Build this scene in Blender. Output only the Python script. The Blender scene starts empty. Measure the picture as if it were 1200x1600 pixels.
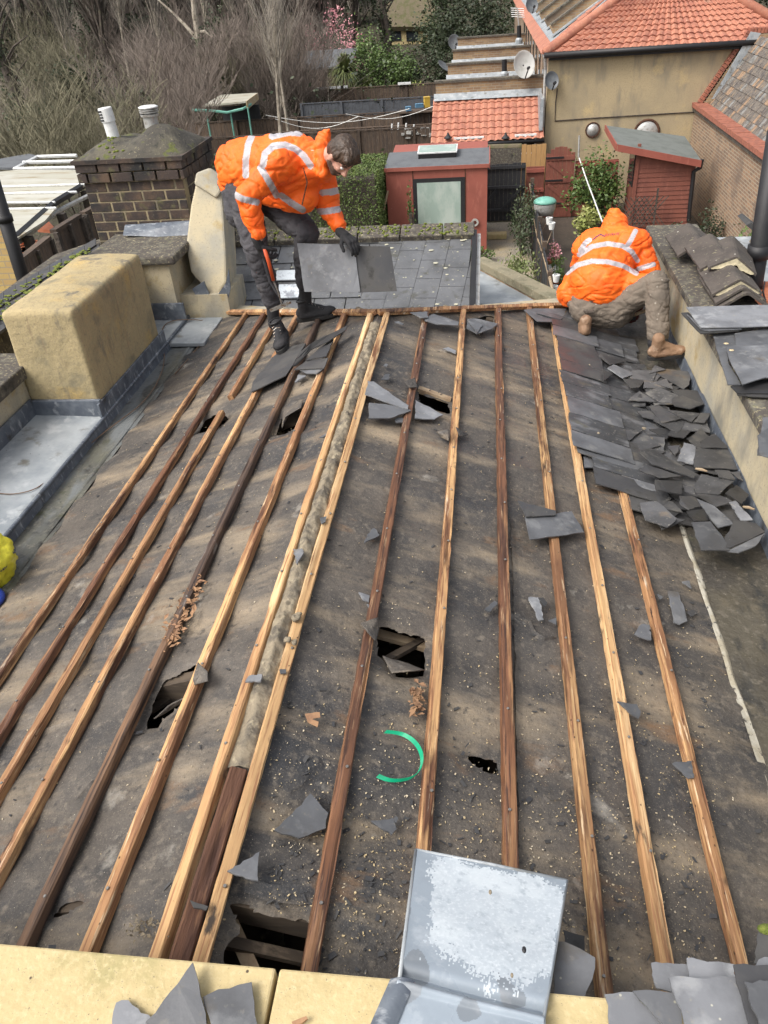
import bpy, math, random
import numpy as np
from mathutils import Vector, Matrix, noise

# ------------------------------------------------------------------ camera
CAM = np.array([0.0, 0.0, 6.6])
def _cam():
    a = np.array([765 - 600, -70 - 800.]); b = np.array([-8775 - 600, 690 - 800.])
    f = math.sqrt(-(a @ b))
    Y = np.array([a[0], -a[1], -f]); Y /= np.linalg.norm(Y)
    X = -np.array([b[0], -b[1], -f]); X /= np.linalg.norm(X)
    return f, np.array([X, Y, np.cross(X, Y)])
F, CM = _cam()
S = bpy.context.scene
col = S.collection
cd = bpy.data.cameras.new('camera'); co = bpy.data.objects.new('camera', cd); col.objects.link(co)
cd.sensor_fit = 'VERTICAL'; cd.sensor_height = 24; cd.lens = 24 * F / 1600
cd.clip_start = 0.05; cd.clip_end = 600
m4 = Matrix([list(CM[i]) + [CAM[i]] for i in range(3)] + [[0, 0, 0, 1]])
co.matrix_world = m4
S.camera = co
S.render.resolution_x = 768; S.render.resolution_y = 1024

# ------------------------------------------------------------------ world, sun, exposure
SUN_EL, SUN_AZ = math.radians(52), math.radians(-128)     # direction the light comes from (azimuth from +Y towards +X)
w = bpy.data.worlds.new('World'); S.world = w; w.use_nodes = True
nt = w.node_tree
sky = nt.nodes.new('ShaderNodeTexSky'); sky.sky_type = 'NISHITA'; sky.sun_disc = False
sky.sun_elevation = SUN_EL; sky.sun_rotation = SUN_AZ
sky.air_density = 1.0; sky.dust_density = 6.0; sky.ozone_density = 0.6
hs = nt.nodes.new('ShaderNodeHueSaturation'); hs.inputs['Saturation'].default_value = 0.35
nt.links.new(sky.outputs[0], hs.inputs['Color'])
nt.links.new(hs.outputs[0], nt.nodes['Background'].inputs[0])
nt.nodes['Background'].inputs[1].default_value = 0.15
sl = bpy.data.lights.new('sun', 'SUN'); sl.energy = 1.0; sl.angle = math.radians(26); sl.color = (1, 0.95, 0.88)
so = bpy.data.objects.new('sun', sl); col.objects.link(so)
sd = Vector((math.sin(SUN_AZ) * math.cos(SUN_EL), math.cos(SUN_AZ) * math.cos(SUN_EL), math.sin(SUN_EL)))
so.rotation_euler = sd.to_track_quat('Z', 'Y').to_euler(); so.location = (0, 0, 30)
S.view_settings.view_transform = 'Standard'; S.view_settings.look = 'None'
S.view_settings.gamma = 1; S.view_settings.exposure = 0.72

random.seed(7); RNG = np.random.default_rng(7)
# ------------------------------------------------------------------ from a photograph position to a point in the place
def ray(px, py): return CM @ np.array([px - 600., 800. - py, -F])
def _v(p): return Vector((float(p[0]), float(p[1]), float(p[2])))
def pZ(px, py, z): d = ray(px, py); return _v(CAM + d * ((z - CAM[2]) / d[2]))
def pY(px, py, y): d = ray(px, py); return _v(CAM + d * (y / d[1]))
def pX(px, py, x): d = ray(px, py); return _v(CAM + d * (x / d[0]))
def pP(px, py, p0, n):
    d = ray(px, py); n = np.array(n, float); t = ((np.array(p0, float) - CAM) @ n) / (d @ n); return _v(CAM + d * t)
PITCH = math.radians(18); TP = math.tan(PITCH); XR = -0.745; ZR = 4.6
def pL(px, py, h=0.0): return pP(px, py, (XR, 0, ZR + h / math.cos(PITCH)), (-TP, 0, 1))
def pR(px, py, h=0.0): return pP(px, py, (XR, 0, ZR + h / math.cos(PITCH)), (TP, 0, 1))
NL = Vector((-math.sin(PITCH), 0, math.cos(PITCH))); NR = Vector((math.sin(PITCH), 0, math.cos(PITCH)))
def zroof(x): return ZR - TP * abs(x - XR)

# ------------------------------------------------------------------ mesh builder
class MB:
    def __init__(s): s.v = []; s.f = []; s.mi = []
    def add(s, vs, fs, m=0):
        n = len(s.v); s.v += [tuple(v) for v in vs]; s.f += [tuple(i + n for i in f) for f in fs]; s.mi += [m] * len(fs); return s
    def box(s, c, size, R=None, m=0):
        c = Vector(c); hx, hy, hz = [q / 2 for q in size]
        vs = [Vector((x, y, z)) for x in (-hx, hx) for y in (-hy, hy) for z in (-hz, hz)]
        if R is not None: vs = [R @ v for v in vs]
        return s.add([c + v for v in vs], [(0, 1, 3, 2), (4, 6, 7, 5), (0, 4, 5, 1), (2, 3, 7, 6), (0, 2, 6, 4), (1, 5, 7, 3)], m)
    def bb(s, x0, x1, y0, y1, z0, z1, m=0): return s.box(((x0 + x1) / 2, (y0 + y1) / 2, (z0 + z1) / 2), (abs(x1 - x0), abs(y1 - y0), abs(z1 - z0)), None, m)
    def prism(s, pts, d, m=0):
        n = len(pts); d = Vector(d); a = [Vector(p) for p in pts]
        nn = Vector((0, 0, 0))
        for i in range(n): nn += a[i].cross(a[(i + 1) % n])
        if nn.dot(d) < 0: a = a[::-1]
        vs = a + [p + d for p in a]
        fs = [tuple(range(n))[::-1], tuple(range(n, 2 * n))] + [(i, (i + 1) % n, n + (i + 1) % n, n + i) for i in range(n)]
        return s.add(vs, fs, m)
    def beam(s, a, b, wd, h, up=(0, 0, 1), m=0):
        a = Vector(a); b = Vector(b); d = (b - a).normalized(); up = Vector(up); sx = d.cross(up).normalized(); u = sx.cross(d)
        q = [sx * (wd / 2) * i + u * (h / 2) * j for i, j in ((-1, -1), (1, -1), (1, 1), (-1, 1))]
        return s.add([a + k for k in q] + [b + k for k in q], [(0, 1, 2, 3), (7, 6, 5, 4), (0, 4, 5, 1), (1, 5, 6, 2), (2, 6, 7, 3), (3, 7, 4, 0)], m)
    def tube(s, path, rad, n=8, m=0, cap=True):
        P = [Vector(p) for p in path]; k = len(P)
        if not hasattr(rad, '__len__'): rad = [rad] * k
        vs = []; prev = None
        for i in range(k):
            t = (P[min(i + 1, k - 1)] - P[max(i - 1, 0)]).normalized()
            r = prev if prev is not None else (Vector((0, 0, 1)) if abs(t.z) < .9 else Vector((1, 0, 0)))
            u = (r - t * r.dot(t)).normalized(); prev = u; q = t.cross(u)
            for j in range(n):
                a = 2 * math.pi * j / n; vs.append(P[i] + (u * math.cos(a) + q * math.sin(a)) * rad[i])
        fs = [(i * n + j, i * n + (j + 1) % n, (i + 1) * n + (j + 1) % n, (i + 1) * n + j) for i in range(k - 1) for j in range(n)]
        if cap: fs += [tuple(range(n))[::-1], tuple(range((k - 1) * n, k * n))]
        return s.add(vs, fs, m)
    def ell(s, c, r, R=None, a=14, b=10, m=0):
        c = Vector(c); r = r if hasattr(r, '__len__') else (r, r, r); vs = []
        for i in range(1, b):
            th = math.pi * i / b
            for j in range(a):
                ph = 2 * math.pi * j / a; vs.append(Vector((r[0] * math.sin(th) * math.cos(ph), r[1] * math.sin(th) * math.sin(ph), r[2] * math.cos(th))))
        vs += [Vector((0, 0, r[2])), Vector((0, 0, -r[2]))]
        fs = [(i * a + j, (i + 1) * a + j, (i + 1) * a + (j + 1) % a, i * a + (j + 1) % a) for i in range(b - 2) for j in range(a)]
        n = a * (b - 1); fs += [(n, j, (j + 1) % a) for j in range(a)] + [(n + 1, (b - 2) * a + (j + 1) % a, (b - 2) * a + j) for j in range(a)]
        if R is not None: vs = [R @ v for v in vs]
        return s.add([c + v for v in vs], fs, m)
    def limb(s, a, b, ra, rb, n=14, fl=1.0):
        """tapered capsule"""
        a = Vector(a); b = Vector(b); d = b - a; L = d.length; d.normalize()
        path = []; rad = []
        for k in range(5): t = math.pi / 2 * (k / 4); path.append(a - d * ra * math.cos(t)); rad.append(max(ra * math.sin(t), 1e-4))
        for k in range(1, 4): path.append(a + d * L * k / 4); rad.append(ra + (rb - ra) * k / 4)
        for k in range(5): t = math.pi / 2 * (k / 4); path.append(b + d * rb * math.sin(t)); rad.append(max(rb * math.cos(t), 1e-4))
        return s.tube(path, rad, n)
    def lathe(s, c, prof, n=16, R=None, m=0):
        c = Vector(c); vs = []
        for (r, z) in prof:
            for j in range(n):
                a = 2 * math.pi * j / n; v = Vector((r * math.cos(a), r * math.sin(a), z)); vs.append(c + (R @ v if R is not None else v))
        k = len(prof)
        fs = [(i * n + j, i * n + (j + 1) % n, (i + 1) * n + (j + 1) % n, (i + 1) * n + j) for i in range(k - 1) for j in range(n)]
        return s.add(vs, fs, m)
    def grid(s, fn, nu, nv, m=0):
        vs = [fn(i / nu, j / nv) for j in range(nv + 1) for i in range(nu + 1)]
        return s.add(vs, [(j * (nu + 1) + i, j * (nu + 1) + i + 1, (j + 1) * (nu + 1) + i + 1, (j + 1) * (nu + 1) + i) for j in range(nv) for i in range(nu)], m)

WLOC = {}
def wloc(o): return WLOC.get(o.name, Vector((0, 0, 0))) if o else Vector((0, 0, 0))
def tag(o, label=None, cat=None, group=None, kind=None):
    if label: o['label'] = label
    if cat: o['category'] = cat
    if group: o['group'] = group
    if kind: o['kind'] = kind
    return o
def thing(name, loc, label, cat, group=None):
    o = bpy.data.objects.new(name, None); o.empty_display_size = .1; col.objects.link(o)
    o.location = loc; WLOC[o.name] = Vector(loc); tag(o, label, cat, group); return o
def meshobj(name, V, Fc, mats, parent=None, smooth=False, mi=None, loc=None):
    off = wloc(parent) if loc is None else Vector(loc)
    V = np.array(V, dtype=np.float64).reshape(-1, 3) - np.array(off)
    me = bpy.data.meshes.new(name); me.from_pydata(V.tolist() if len(V) < 4 else V.tolist(), [], Fc); me.update()
    for q in (mats if isinstance(mats, (list, tuple)) else [mats]): me.materials.append(q)
    if mi is not None and any(mi): me.polygons.foreach_set('material_index', mi)
    if smooth: me.polygons.foreach_set('use_smooth', [True] * len(me.polygons))
    o = bpy.data.objects.new(name, me); col.objects.link(o)
    if parent: o.parent = parent; WLOC[o.name] = Vector(off)
    else: o.location = off; WLOC[o.name] = Vector(off)
    return o
def part(mb, name, mats, parent=None, smooth=False, bevel=0, label=None, loc=None):
    o = meshobj(name, mb.v, mb.f, mats, parent, smooth, mb.mi, loc)
    if bevel:
        b = o.modifiers.new('bevel', 'BEVEL'); b.width = bevel; b.segments = 2; b.limit_method = 'ANGLE'; b.angle_limit = math.radians(40)
    if label: o['label'] = label
    return o
def single(mb, name, mats, label, cat, group=None, loc=None, **k):
    if loc is None: a = np.array(mb.v); loc = (a[:, 0].mean(), a[:, 1].mean(), a[:, 2].min())
    o = part(mb, name, mats, None, loc=loc, **k); return tag(o, label, cat, group)
def struct(mb, name, mats, **k): o = part(mb, name, mats, **k); o['kind'] = 'structure'; return o

# ------------------------------------------------------------------ materials
def mat(name, base, layers=(), rough=.8, bump=None, metal=0, var=0, coords='Object', rnoise=None, bump2=None, trans=None, spec=None):
    """base colour, then layers mixed over it: (kind, scale, lo, hi, colour[, stretch]); kind noise | spot | brick"""
    M = bpy.data.materials.new(name); M.use_nodes = True; t = M.node_tree; N = t.nodes; Lk = t.links
    B = N['Principled BSDF']; tc = N.new('ShaderNodeTexCoord'); vec = tc.outputs[coords]
    oi = N.new('ShaderNodeObjectInfo')
    if var:   # every object reads another stretch of the pattern
        ad = N.new('ShaderNodeVectorMath'); ad.operation = 'MULTIPLY_ADD'; cx = N.new('ShaderNodeCombineXYZ')
        for i in range(3): Lk.new(oi.outputs['Random'], cx.inputs[i])
        ad.inputs[1].default_value = (37, 51, 23); Lk.new(cx.outputs[0], ad.inputs[0]); Lk.new(vec, ad.inputs[2]); vec = ad.outputs[0]
    def mp(st):
        if not st: return vec
        q = N.new('ShaderNodeMapping'); q.inputs['Scale'].default_value = st[:3]
        if len(st) > 3: q.inputs['Rotation'].default_value = st[3:6]
        Lk.new(vec, q.inputs[0]); return q.outputs[0]
    c = None
    def mixc(fac, colr):
        nonlocal c
        x = N.new('ShaderNodeMix'); x.data_type = 'RGBA'
        if c is None: x.inputs[6].default_value = (*base, 1)
        else: Lk.new(c, x.inputs[6])
        if isinstance(colr, tuple): x.inputs[7].default_value = (*colr, 1)
        else: Lk.new(colr, x.inputs[7])
        Lk.new(fac, x.inputs[0]); c = x.outputs[2]
    for L in layers:
        kind, sc, lo, hi, cc = L[:5]; st = L[5] if len(L) > 5 else None
        if kind == 'noise':
            n = N.new('ShaderNodeTexNoise'); n.inputs['Scale'].default_value = sc; n.inputs['Detail'].default_value = 7; n.inputs['Roughness'].default_value = .62
            Lk.new(mp(st), n.inputs['Vector']); src = n.outputs['Fac']
        elif kind == 'spot':
            n = N.new('ShaderNodeTexVoronoi'); n.inputs['Scale'].default_value = sc; Lk.new(mp(st), n.inputs['Vector'])
            src = n.outputs['Distance']
        elif kind == 'brick':
            n = N.new('ShaderNodeTexBrick'); n.inputs['Scale'].default_value = 1
            n.inputs['Brick Width'].default_value = sc[0]; n.inputs['Row Height'].default_value = sc[1]; n.inputs['Mortar Size'].default_value = sc[2]
            n.inputs['Mortar Smooth'].default_value = .3
            n.inputs['Color1'].default_value = (*cc[0], 1); n.inputs['Color2'].default_value = (*cc[1], 1); n.inputs['Mortar'].default_value = (*cc[2], 1)
            sp = N.new('ShaderNodeSeparateXYZ'); Lk.new(vec, sp.inputs[0]); cb = N.new('ShaderNodeCombineXYZ')
            Lk.new(sp.outputs[{'x': 0, 'y': 1}[lo]], cb.inputs[0]); Lk.new(sp.outputs[2], cb.inputs[1]); Lk.new(cb.outputs[0], n.inputs['Vector'])
            c = n.outputs['Color']; continue
        r = N.new('ShaderNodeMapRange'); r.inputs['From Min'].default_value = lo; r.inputs['From Max'].default_value = hi
        Lk.new(src, r.inputs[0]); mixc(r.outputs[0], cc)
    if var:
        h = N.new('ShaderNodeHueSaturation'); r = N.new('ShaderNodeMapRange'); r.inputs['To Min'].default_value = 1 - var; r.inputs['To Max'].default_value = 1 + var
        Lk.new(oi.outputs['Random'], r.inputs[0]); Lk.new(r.outputs[0], h.inputs['Value'])
        if c is None: h.inputs['Color'].default_value = (*base, 1)
        else: Lk.new(c, h.inputs['Color'])
        c = h.outputs[0]
    if c is not None: Lk.new(c, B.inputs['Base Color'])
    else: B.inputs['Base Color'].default_value = (*base, 1)
    B.inputs['Roughness'].default_value = rough; B.inputs['Metallic'].default_value = metal
    if spec is not None: B.inputs['Specular IOR Level'].default_value = spec
    if rnoise:
        n = N.new('ShaderNodeTexNoise'); n.inputs['Scale'].default_value = rnoise[0]; n.inputs['Detail'].default_value = 5; Lk.new(vec, n.inputs['Vector'])
        r = N.new('ShaderNodeMapRange'); r.inputs['From Min'].default_value = .35; r.inputs['From Max'].default_value = .65
        r.inputs['To Min'].default_value = rnoise[1]; r.inputs['To Max'].default_value = rnoise[2]; Lk.new(n.outputs['Fac'], r.inputs[0]); Lk.new(r.outputs[0], B.inputs['Roughness'])
    nrm = None
    for bp in (bump, bump2):
        if bp:
            n = N.new('ShaderNodeTexNoise'); n.inputs['Scale'].default_value = bp[0]; n.inputs['Detail'].default_value = 6; Lk.new(mp(bp[3] if len(bp) > 3 else None), n.inputs['Vector'])
            b = N.new('ShaderNodeBump'); b.inputs['Strength'].default_value = bp[1]; b.inputs['Distance'].default_value = bp[2]
            Lk.new(n.outputs['Fac'], b.inputs['Height'])
            if nrm: Lk.new(nrm, b.inputs['Normal'])
            nrm = b.outputs[0]
    if nrm: Lk.new(nrm, B.inputs['Normal'])
    if trans: B.inputs['Transmission Weight'].default_value = trans
    return M

WOOD = (1.0, .06, 1.0)
M = dict(
 felt=mat('felt', (.080, .070, .060), [
   ('noise', 1.7, .42, .66, (.122, .104, .085)), ('noise', 6, .50, .68, (.052, .048, .045)),
   ('noise', 1.3, .47, .66, (.034, .035, .038), (.8, 1.3, 1)),
   ('noise', 1.9, .50, .74, (.31, .245, .165), (.62, 2.1, 1)),
   ('noise', 4.0, .60, .72, (.17, .105, .060), (.6, 1.4, 1)),
   ('noise', 2.6, .60, .76, (.030, .030, .032), (.6, 1.6, 1)),
   ('noise', 3.1, .64, .76, (.36, .335, .29)),
   ('noise', 28, .54, .74, (.17, .145, .115)),
   ('noise', 24, .42, .28, (.036, .033, .031)),
   ('noise', 170, .58, .72, (.22, .19, .15)),
   ('noise', 170, .42, .28, (.030, .027, .025)),
   ('spot', 90, .07, .04, (.46, .40, .30)),
   ('spot', 34, .05, .03, (.6, .55, .45))],
   rough=.85, bump=(40, .8, .007), bump2=(220, .6, .002), rnoise=(3, .5, .9)),
 feltgut=mat('gutter_felt', (.070, .070, .064), [
   ('noise', 3, .42, .6, (.11, .11, .088)), ('noise', 30, .54, .68, (.17, .16, .13)), ('noise', 25, .42, .3, (.03, .028, .024)), ('noise', 5, .56, .68, (.065, .068, .035)), ('noise', 2.5, .52, .62, (.14, .15, .15), (1.6, .5, 1)),
   ('noise', 9, .58, .7, (.02, .018, .015)), ('spot', 40, .1, .05, (.3, .27, .2))], rough=.6, bump=(40, .6, .006), rnoise=(4, .3, .8)),
 pine=mat('pine', (.38, .205, .092), [
   ('noise', 3.2, .42, .62, (.20, .095, .045), (1.0, .35, 1.0)),
   ('noise', 16, .48, .62, (.54, .33, .15), (1, .05, 1)),
   ('noise', 2.9, .52, .62, (.075, .030, .014), (6, .5, 6)), ('noise', 5, .60, .68, (.035, .022, .016), (1, .5, 1)), ('noise', 7, .62, .70, (.58, .50, .38), (3, .3, 3)),
   ('noise', 130, .50, .62, (.19, .085, .04), (1, .03, 1)), ('noise', 90, .60, .68, (.60, .45, .28), (1, .05, 1)), ('noise', 40, .62, .68, (.05, .025, .015), (1, .12, 1)),
   ('spot', 26, .10, .05, (.05, .02, .01), (1, .6, 1))], rough=.7, bump=(60, .5, .003, (1, .05, 1)), var=.22),
 pinepale=mat('pine_pale', (.47, .29, .135), [
   ('noise', 3.0, .44, .62, (.36, .20, .09), (1.0, .4, 1.0)), ('noise', 16, .48, .62, (.62, .44, .24), (1, .05, 1)),
   ('noise', 2.7, .58, .68, (.15, .065, .03), (6, .5, 6)), ('noise', 130, .52, .62, (.28, .14, .065), (1, .03, 1)), ('noise', 5, .62, .68, (.05, .035, .025), (2, .6, 2)), ('spot', 26, .08, .04, (.05, .02, .01), (1, .6, 1))], rough=.75, bump=(60, .5, .003, (1, .05, 1)), var=.12),
 pinered=mat('pine_wet', (.20, .088, .042), [
   ('noise', 3.0, .42, .6, (.095, .042, .024), (1, .3, 1)), ('noise', 9, .54, .66, (.38, .20, .09), (2, .12, 2)),
   ('noise', 120, .5, .62, (.06, .028, .018), (1, .03, 1)), ('noise', 80, .60, .68, (.42, .27, .15), (1, .05, 1)), ('noise', 3, .62, .7, (.5, .42, .33), (2, .6, 2))], rough=.55, bump=(60, .5, .003, (1, .05, 1)), var=.2),
 pineblk=mat('pine_black', (.075, .046, .032), [
   ('noise', 3.0, .44, .58, (.20, .11, .058), (1, .3, 1)), ('noise', 2.2, .6, .7, (.40, .38, .35), (2.5, .7, 2.5)), ('noise', 50, .5, .66, (.02, .012, .01), (1, .04, 1))],
   rough=.7, bump=(60, .6, .003, (1, .05, 1)), var=.2),
 rot=mat('rotten_board', (.10, .045, .025), [('noise', 12, .45, .62, (.045, .02, .014), (1, .1, 1)), ('noise', 30, .56, .7, (.2, .10, .05), (1, .1, 1))], rough=.9, bump=(50, 1, .01, (1, .12, 1))),
 nail=mat('nail', (.30, .29, .27), [('noise', 60, .5, .6, (.14, .07, .03))], rough=.45, metal=.7),
 mortar=mat('mortar', (.24, .20, .14), [('noise', 9, .45, .62, (.11, .095, .075)), ('noise', 30, .55, .7, (.34, .29, .2)), ('noise', 5, .58, .7, (.055, .045, .035))],
   rough=.95, bump=(60, .8, .008)),
 slate=mat('slate', (.150, .155, .165), [
   ('noise', 4, .42, .60, (.095, .098, .105)), ('noise', 9, .53, .66, (.21, .215, .22)), ('noise', 3, .60, .70, (.10, .085, .065)),
   ('noise', 40, .6, .72, (.2, .19, .17)), ('spot', 22, .07, .04, (.35, .34, .28))], rough=.5, bump=(18, .35, .004), bump2=(120, .3, .001), var=.42, rnoise=(5, .32, .7)),
 slatedk=mat('slate_dark', (.040, .040, .042), [
   ('noise', 5, .45, .62, (.060, .058, .055)), ('noise', 10, .56, .7, (.026, .025, .024)), ('noise', 4, .62, .72, (.095, .085, .07)),
   ('spot', 30, .06, .04, (.3, .28, .22))], rough=.5, bump=(18, .45, .004), bump2=(120, .3, .001), var=.4, rnoise=(5, .35, .8)),
 lead=mat('lead', (.33, .355, .37), [
   ('noise', 3, .42, .62, (.22, .245, .265)), ('noise', 7, .55, .68, (.42, .44, .45)), ('noise', 5, .60, .70, (.15, .145, .125)), ('spot', 14, .06, .03, (.06, .05, .04))],
   rough=.42, bump=(5, .4, .02), rnoise=(4, .28, .6), spec=.6),
 leaddk=mat('lead_dark', (.085, .10, .125), [('noise', 8, .45, .62, (.14, .16, .185)), ('noise', 14, .56, .68, (.30, .32, .34), (1, 2.5, .7)), ('noise', 5, .6, .7, (.04, .04, .04))],
   rough=.5, bump=(10, .6, .012), rnoise=(5, .35, .7)),
 zinc=mat('sheet_metal', (.26, .30, .34), [('noise', 2.4, .40, .47, (.62, .67, .70)), ('noise', 9, .60, .66, (.42, .46, .50)), ('noise', 60, .5, .7, (.48, .53, .57)), ('noise', 6, .57, .62, (.27, .29, .32)), ('noise', 24, .62, .70, (.36, .38, .40)), ('spot', 9, .05, .03, (.05, .04, .035))],
   rough=.4, bump=(6, .3, .01), rnoise=(5, .25, .55)),
 render=mat('render_yellow', (.40, .32, .175), [('noise', 2.5, .42, .62, (.32, .265, .15)), ('noise', 5, .54, .68, (.22, .19, .12)), ('noise', 3, .55, .70, (.46, .33, .13)), ('noise', 60, .55, .7, (.24, .2, .13)),
   ('noise', 2.5, .60, .68, (.13, .12, .10), (1.5, 1.5, .3)), ('noise', 9, .60, .70, (.26, .20, .12), (2, 2, .25)), ('noise', 130, .58, .7, (.22, .18, .12)), ('spot', 12, .035, .02, (.04, .035, .03))], rough=.92, bump=(24, .7, .01), bump2=(120, .6, .003)),
 rendpale=mat('render_pale', (.46, .395, .265), [('noise', 3, .42, .62, (.33, .31, .25)), ('noise', 2.2, .52, .64, (.22, .205, .165), (1, 1, .4)), ('noise', 4, .58, .70, (.36, .27, .12)), ('noise', 70, .56, .7, (.25, .22, .17))],
   rough=.92, bump=(30, .4, .006)),
 copeyel=mat('coping_stone', (.50, .40, .21), [('noise', 6, .45, .62, (.43, .34, .17)), ('noise', 3, .55, .68, (.34, .30, .14)), ('noise', 80, .5, .7, (.56, .46, .26)), ('noise', 160, .62, .7, (.2, .17, .1)), ('spot', 12, .05, .03, (.08, .06, .04))],
   rough=.9, bump=(90, .5, .004)),
 copedk=mat('coping_lichen', (.075, .065, .055), [('noise', 14, .5, .62, (.14, .13, .10)), ('noise', 40, .56, .66, (.32, .28, .17)), ('noise', 5, .58, .68, (.03, .028, .025)), ('noise', 7, .62, .7, (.10, .11, .03))],
   rough=.9, bump=(70, .8, .006)),
 moss=mat('moss', (.10, .13, .02), [('noise', 40, .45, .6, (.18, .2, .04))], rough=1, bump=(90, 1, .01)),
 brickblk=mat('sooty_brick', (.058, .042, .036), [('noise', 5, .47, .62, (.115, .075, .050)), ('noise', 2.2, .46, .60, (.024, .023, .023)), ('noise', 6, .58, .68, (.10, .09, .045)), ('noise', 30, .6, .72, (.17, .15, .11))], rough=.9, bump=(60, .7, .005), var=.0),
 jointpale=mat('mortar_joint', (.30, .245, .15), [('noise', 9, .45, .62, (.16, .14, .10))], rough=.95, bump=(60, .7, .005)),
 brickx=mat('stock_brick_x', (.3, .2, .12), [('brick', (.225, .075, .010), 'x', 0, ((.36, .245, .13), (.23, .145, .085), (.30, .26, .19))), ('noise', .9, .45, .68, (.16, .12, .085)), ('noise', 30, .58, .72, (.12, .09, .07))], rough=.92, bump=(40, .5, .008)),
 bricky=mat('stock_brick_y', (.3, .2, .12), [('brick', (.225, .075, .012), 'y', 0, ((.33, .20, .12), (.19, .12, .085), (.34, .30, .22))), ('noise', .7, .5, .70, (.15, .11, .085)), ('noise', 30, .58, .72, (.12, .09, .07))], rough=.92, bump=(40, .5, .008)),
 redbrick=mat('red_brick', (.33, .12, .075), [('noise', 10, .45, .62, (.22, .085, .06))], rough=.9, bump=(50, .5, .006)),
 pantile=mat('pantile', (.42, .175, .112), [('noise', 3, .44, .62, (.32, .125, .085)), ('noise', 14, .55, .68, (.46, .25, .17)), ('noise', 7, .62, .70, (.25, .11, .07)), ('noise', 1.3, .62, .7, (.3, .16, .11))], rough=.85, bump=(30, .3, .01)),
 concretetile=mat('old_plain_tile', (.15, .13, .11), [('noise', 5, .45, .6, (.085, .075, .07)), ('noise', 8, .56, .66, (.26, .19, .12)), ('noise', 25, .62, .72, (.4, .38, .33))], rough=.9, bump=(30, .5, .01), var=.0),
 housewall=mat('house_render', (.42, .335, .205), [('noise', .7, .42, .64, (.32, .265, .175)), ('noise', 2.2, .5, .66, (.24, .21, .155), (1.4, 1, .35)), ('noise', 1.6, .58, .7, (.48, .37, .20)), ('noise', 30, .5, .7, (.30, .24, .14))], rough=.92, bump=(14, .4, .01)),
 redpaint=mat('red_stain', (.205, .068, .045), [('noise', 2.5, .45, .65, (.15, .05, .036)), ('noise', 14, .55, .7, (.25, .095, .065), (1, 1, .2))], rough=.65, bump=(30, .3, .003)),
 redbox=mat('red_ply', (.29, .085, .060), [('noise', 1.5, .45, .65, (.24, .07, .05)), ('noise', 8, .55, .7, (.33, .11, .08), (1, 1, .3)), ('spot', 5, .04, .02, (.5, .3, .25))], rough=.6, bump=(20, .15, .003)),
 roofgrey=mat('roof_felt_grey', (.11, .12, .13), [('noise', 4, .45, .65, (.085, .09, .10)), ('noise', 120, .5, .7, (.17, .17, .17))], rough=.85, bump=(100, .4, .002)),
 shedroof=mat('shed_felt', (.145, .16, .15), [('noise', 3, .45, .65, (.105, .118, .108)), ('noise', 90, .5, .7, (.18, .19, .175))], rough=.9, bump=(100, .4, .002)),
 glassgrn=mat('pane_blinds', (.28, .36, .32), [('noise', 2, .45, .62, (.40, .46, .42), (1, 1, .5))], rough=.12),
 glassdk=mat('glass_dark', (.03, .035, .04), [], rough=.08),
 white=mat('white_paint', (.72, .73, .72), [('noise', 12, .5, .7, (.5, .5, .48))], rough=.5),
 greymetal=mat('grey_metal', (.5, .5, .48), [('noise', 15, .5, .65, (.32, .3, .27))], rough=.4, metal=.4),
 dish=mat('dish_grey', (.46, .46, .44), [('noise', 6, .5, .7, (.36, .36, .33))], rough=.6),
 dishdk=mat('dish_dark', (.11, .12, .13), [('noise', 8, .5, .7, (.16, .17, .17))], rough=.5),
 black=mat('black_plastic', (.012, .012, .014), [('noise', 10, .5, .7, (.02, .02, .02))], rough=.55),
 blackwood=mat('black_boards', (.022, .023, .026), [('noise', 20, .5, .7, (.045, .045, .046), (3, 3, .3))], rough=.75, bump=(30, .4, .004)),
 fence=mat('fence_brown', (.105, .072, .05), [('noise', 5, .42, .62, (.060, .045, .036), (3, 3, .4)), ('noise', 14, .55, .7, (.20, .16, .12), (6, 6, .4))], rough=.9, bump=(30, .5, .004), var=.3),
 fencegrey=mat('fence_grey', (.085, .092, .105), [('noise', 5, .45, .65, (.058, .062, .07))], rough=.7),
 newfence=mat('fence_new', (.42, .25, .10), [('noise', 8, .45, .65, (.34, .19, .075), (6, 6, .4))], rough=.8),
 stick=mat('dry_cane', (.34, .26, .17), [('noise', 12, .45, .65, (.22, .15, .09))], rough=.8),
 gravel=mat('gravel', (.30, .27, .215), [('noise', 25, .45, .65, (.17, .15, .12)), ('spot', 20, .3, .1, (.42, .37, .29)), ('noise', .8, .5, .7, (.40, .32, .18))], rough=.95, bump=(60, 1, .03)),
 paving=mat('wet_paving', (.085, .070, .055), [('noise', 2, .45, .65, (.055, .048, .04)), ('noise', 12, .55, .7, (.13, .11, .085))], rough=.6, bump=(20, .4, .01)),
 earth=mat('earth', (.055, .045, .03), [('noise', 1.2, .45, .62, (.07, .06, .035)), ('noise', 6, .5, .65, (.05, .06, .022)), ('noise', 20, .55, .7, (.11, .085, .06))], rough=1, bump=(8, 1, .15)),
 orange=mat('hi_vis_orange', (.95, .155, .008), [('noise', 5, .42, .65, (.92, .115, .006)), ('noise', 9, .58, .72, (1.0, .22, .02)), ('noise', 3, .60, .72, (.62, .10, .01))], rough=.62, bump=(14, .5, .02), bump2=(4.5, .5, .05)),
 reflect=mat('reflective_tape', (.42, .395, .41), [('noise', 8, .45, .62, (.32, .30, .33)), ('noise', 200, .45, .6, (.47, .45, .46))], rough=.35, bump=(14, .4, .012)),
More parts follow.
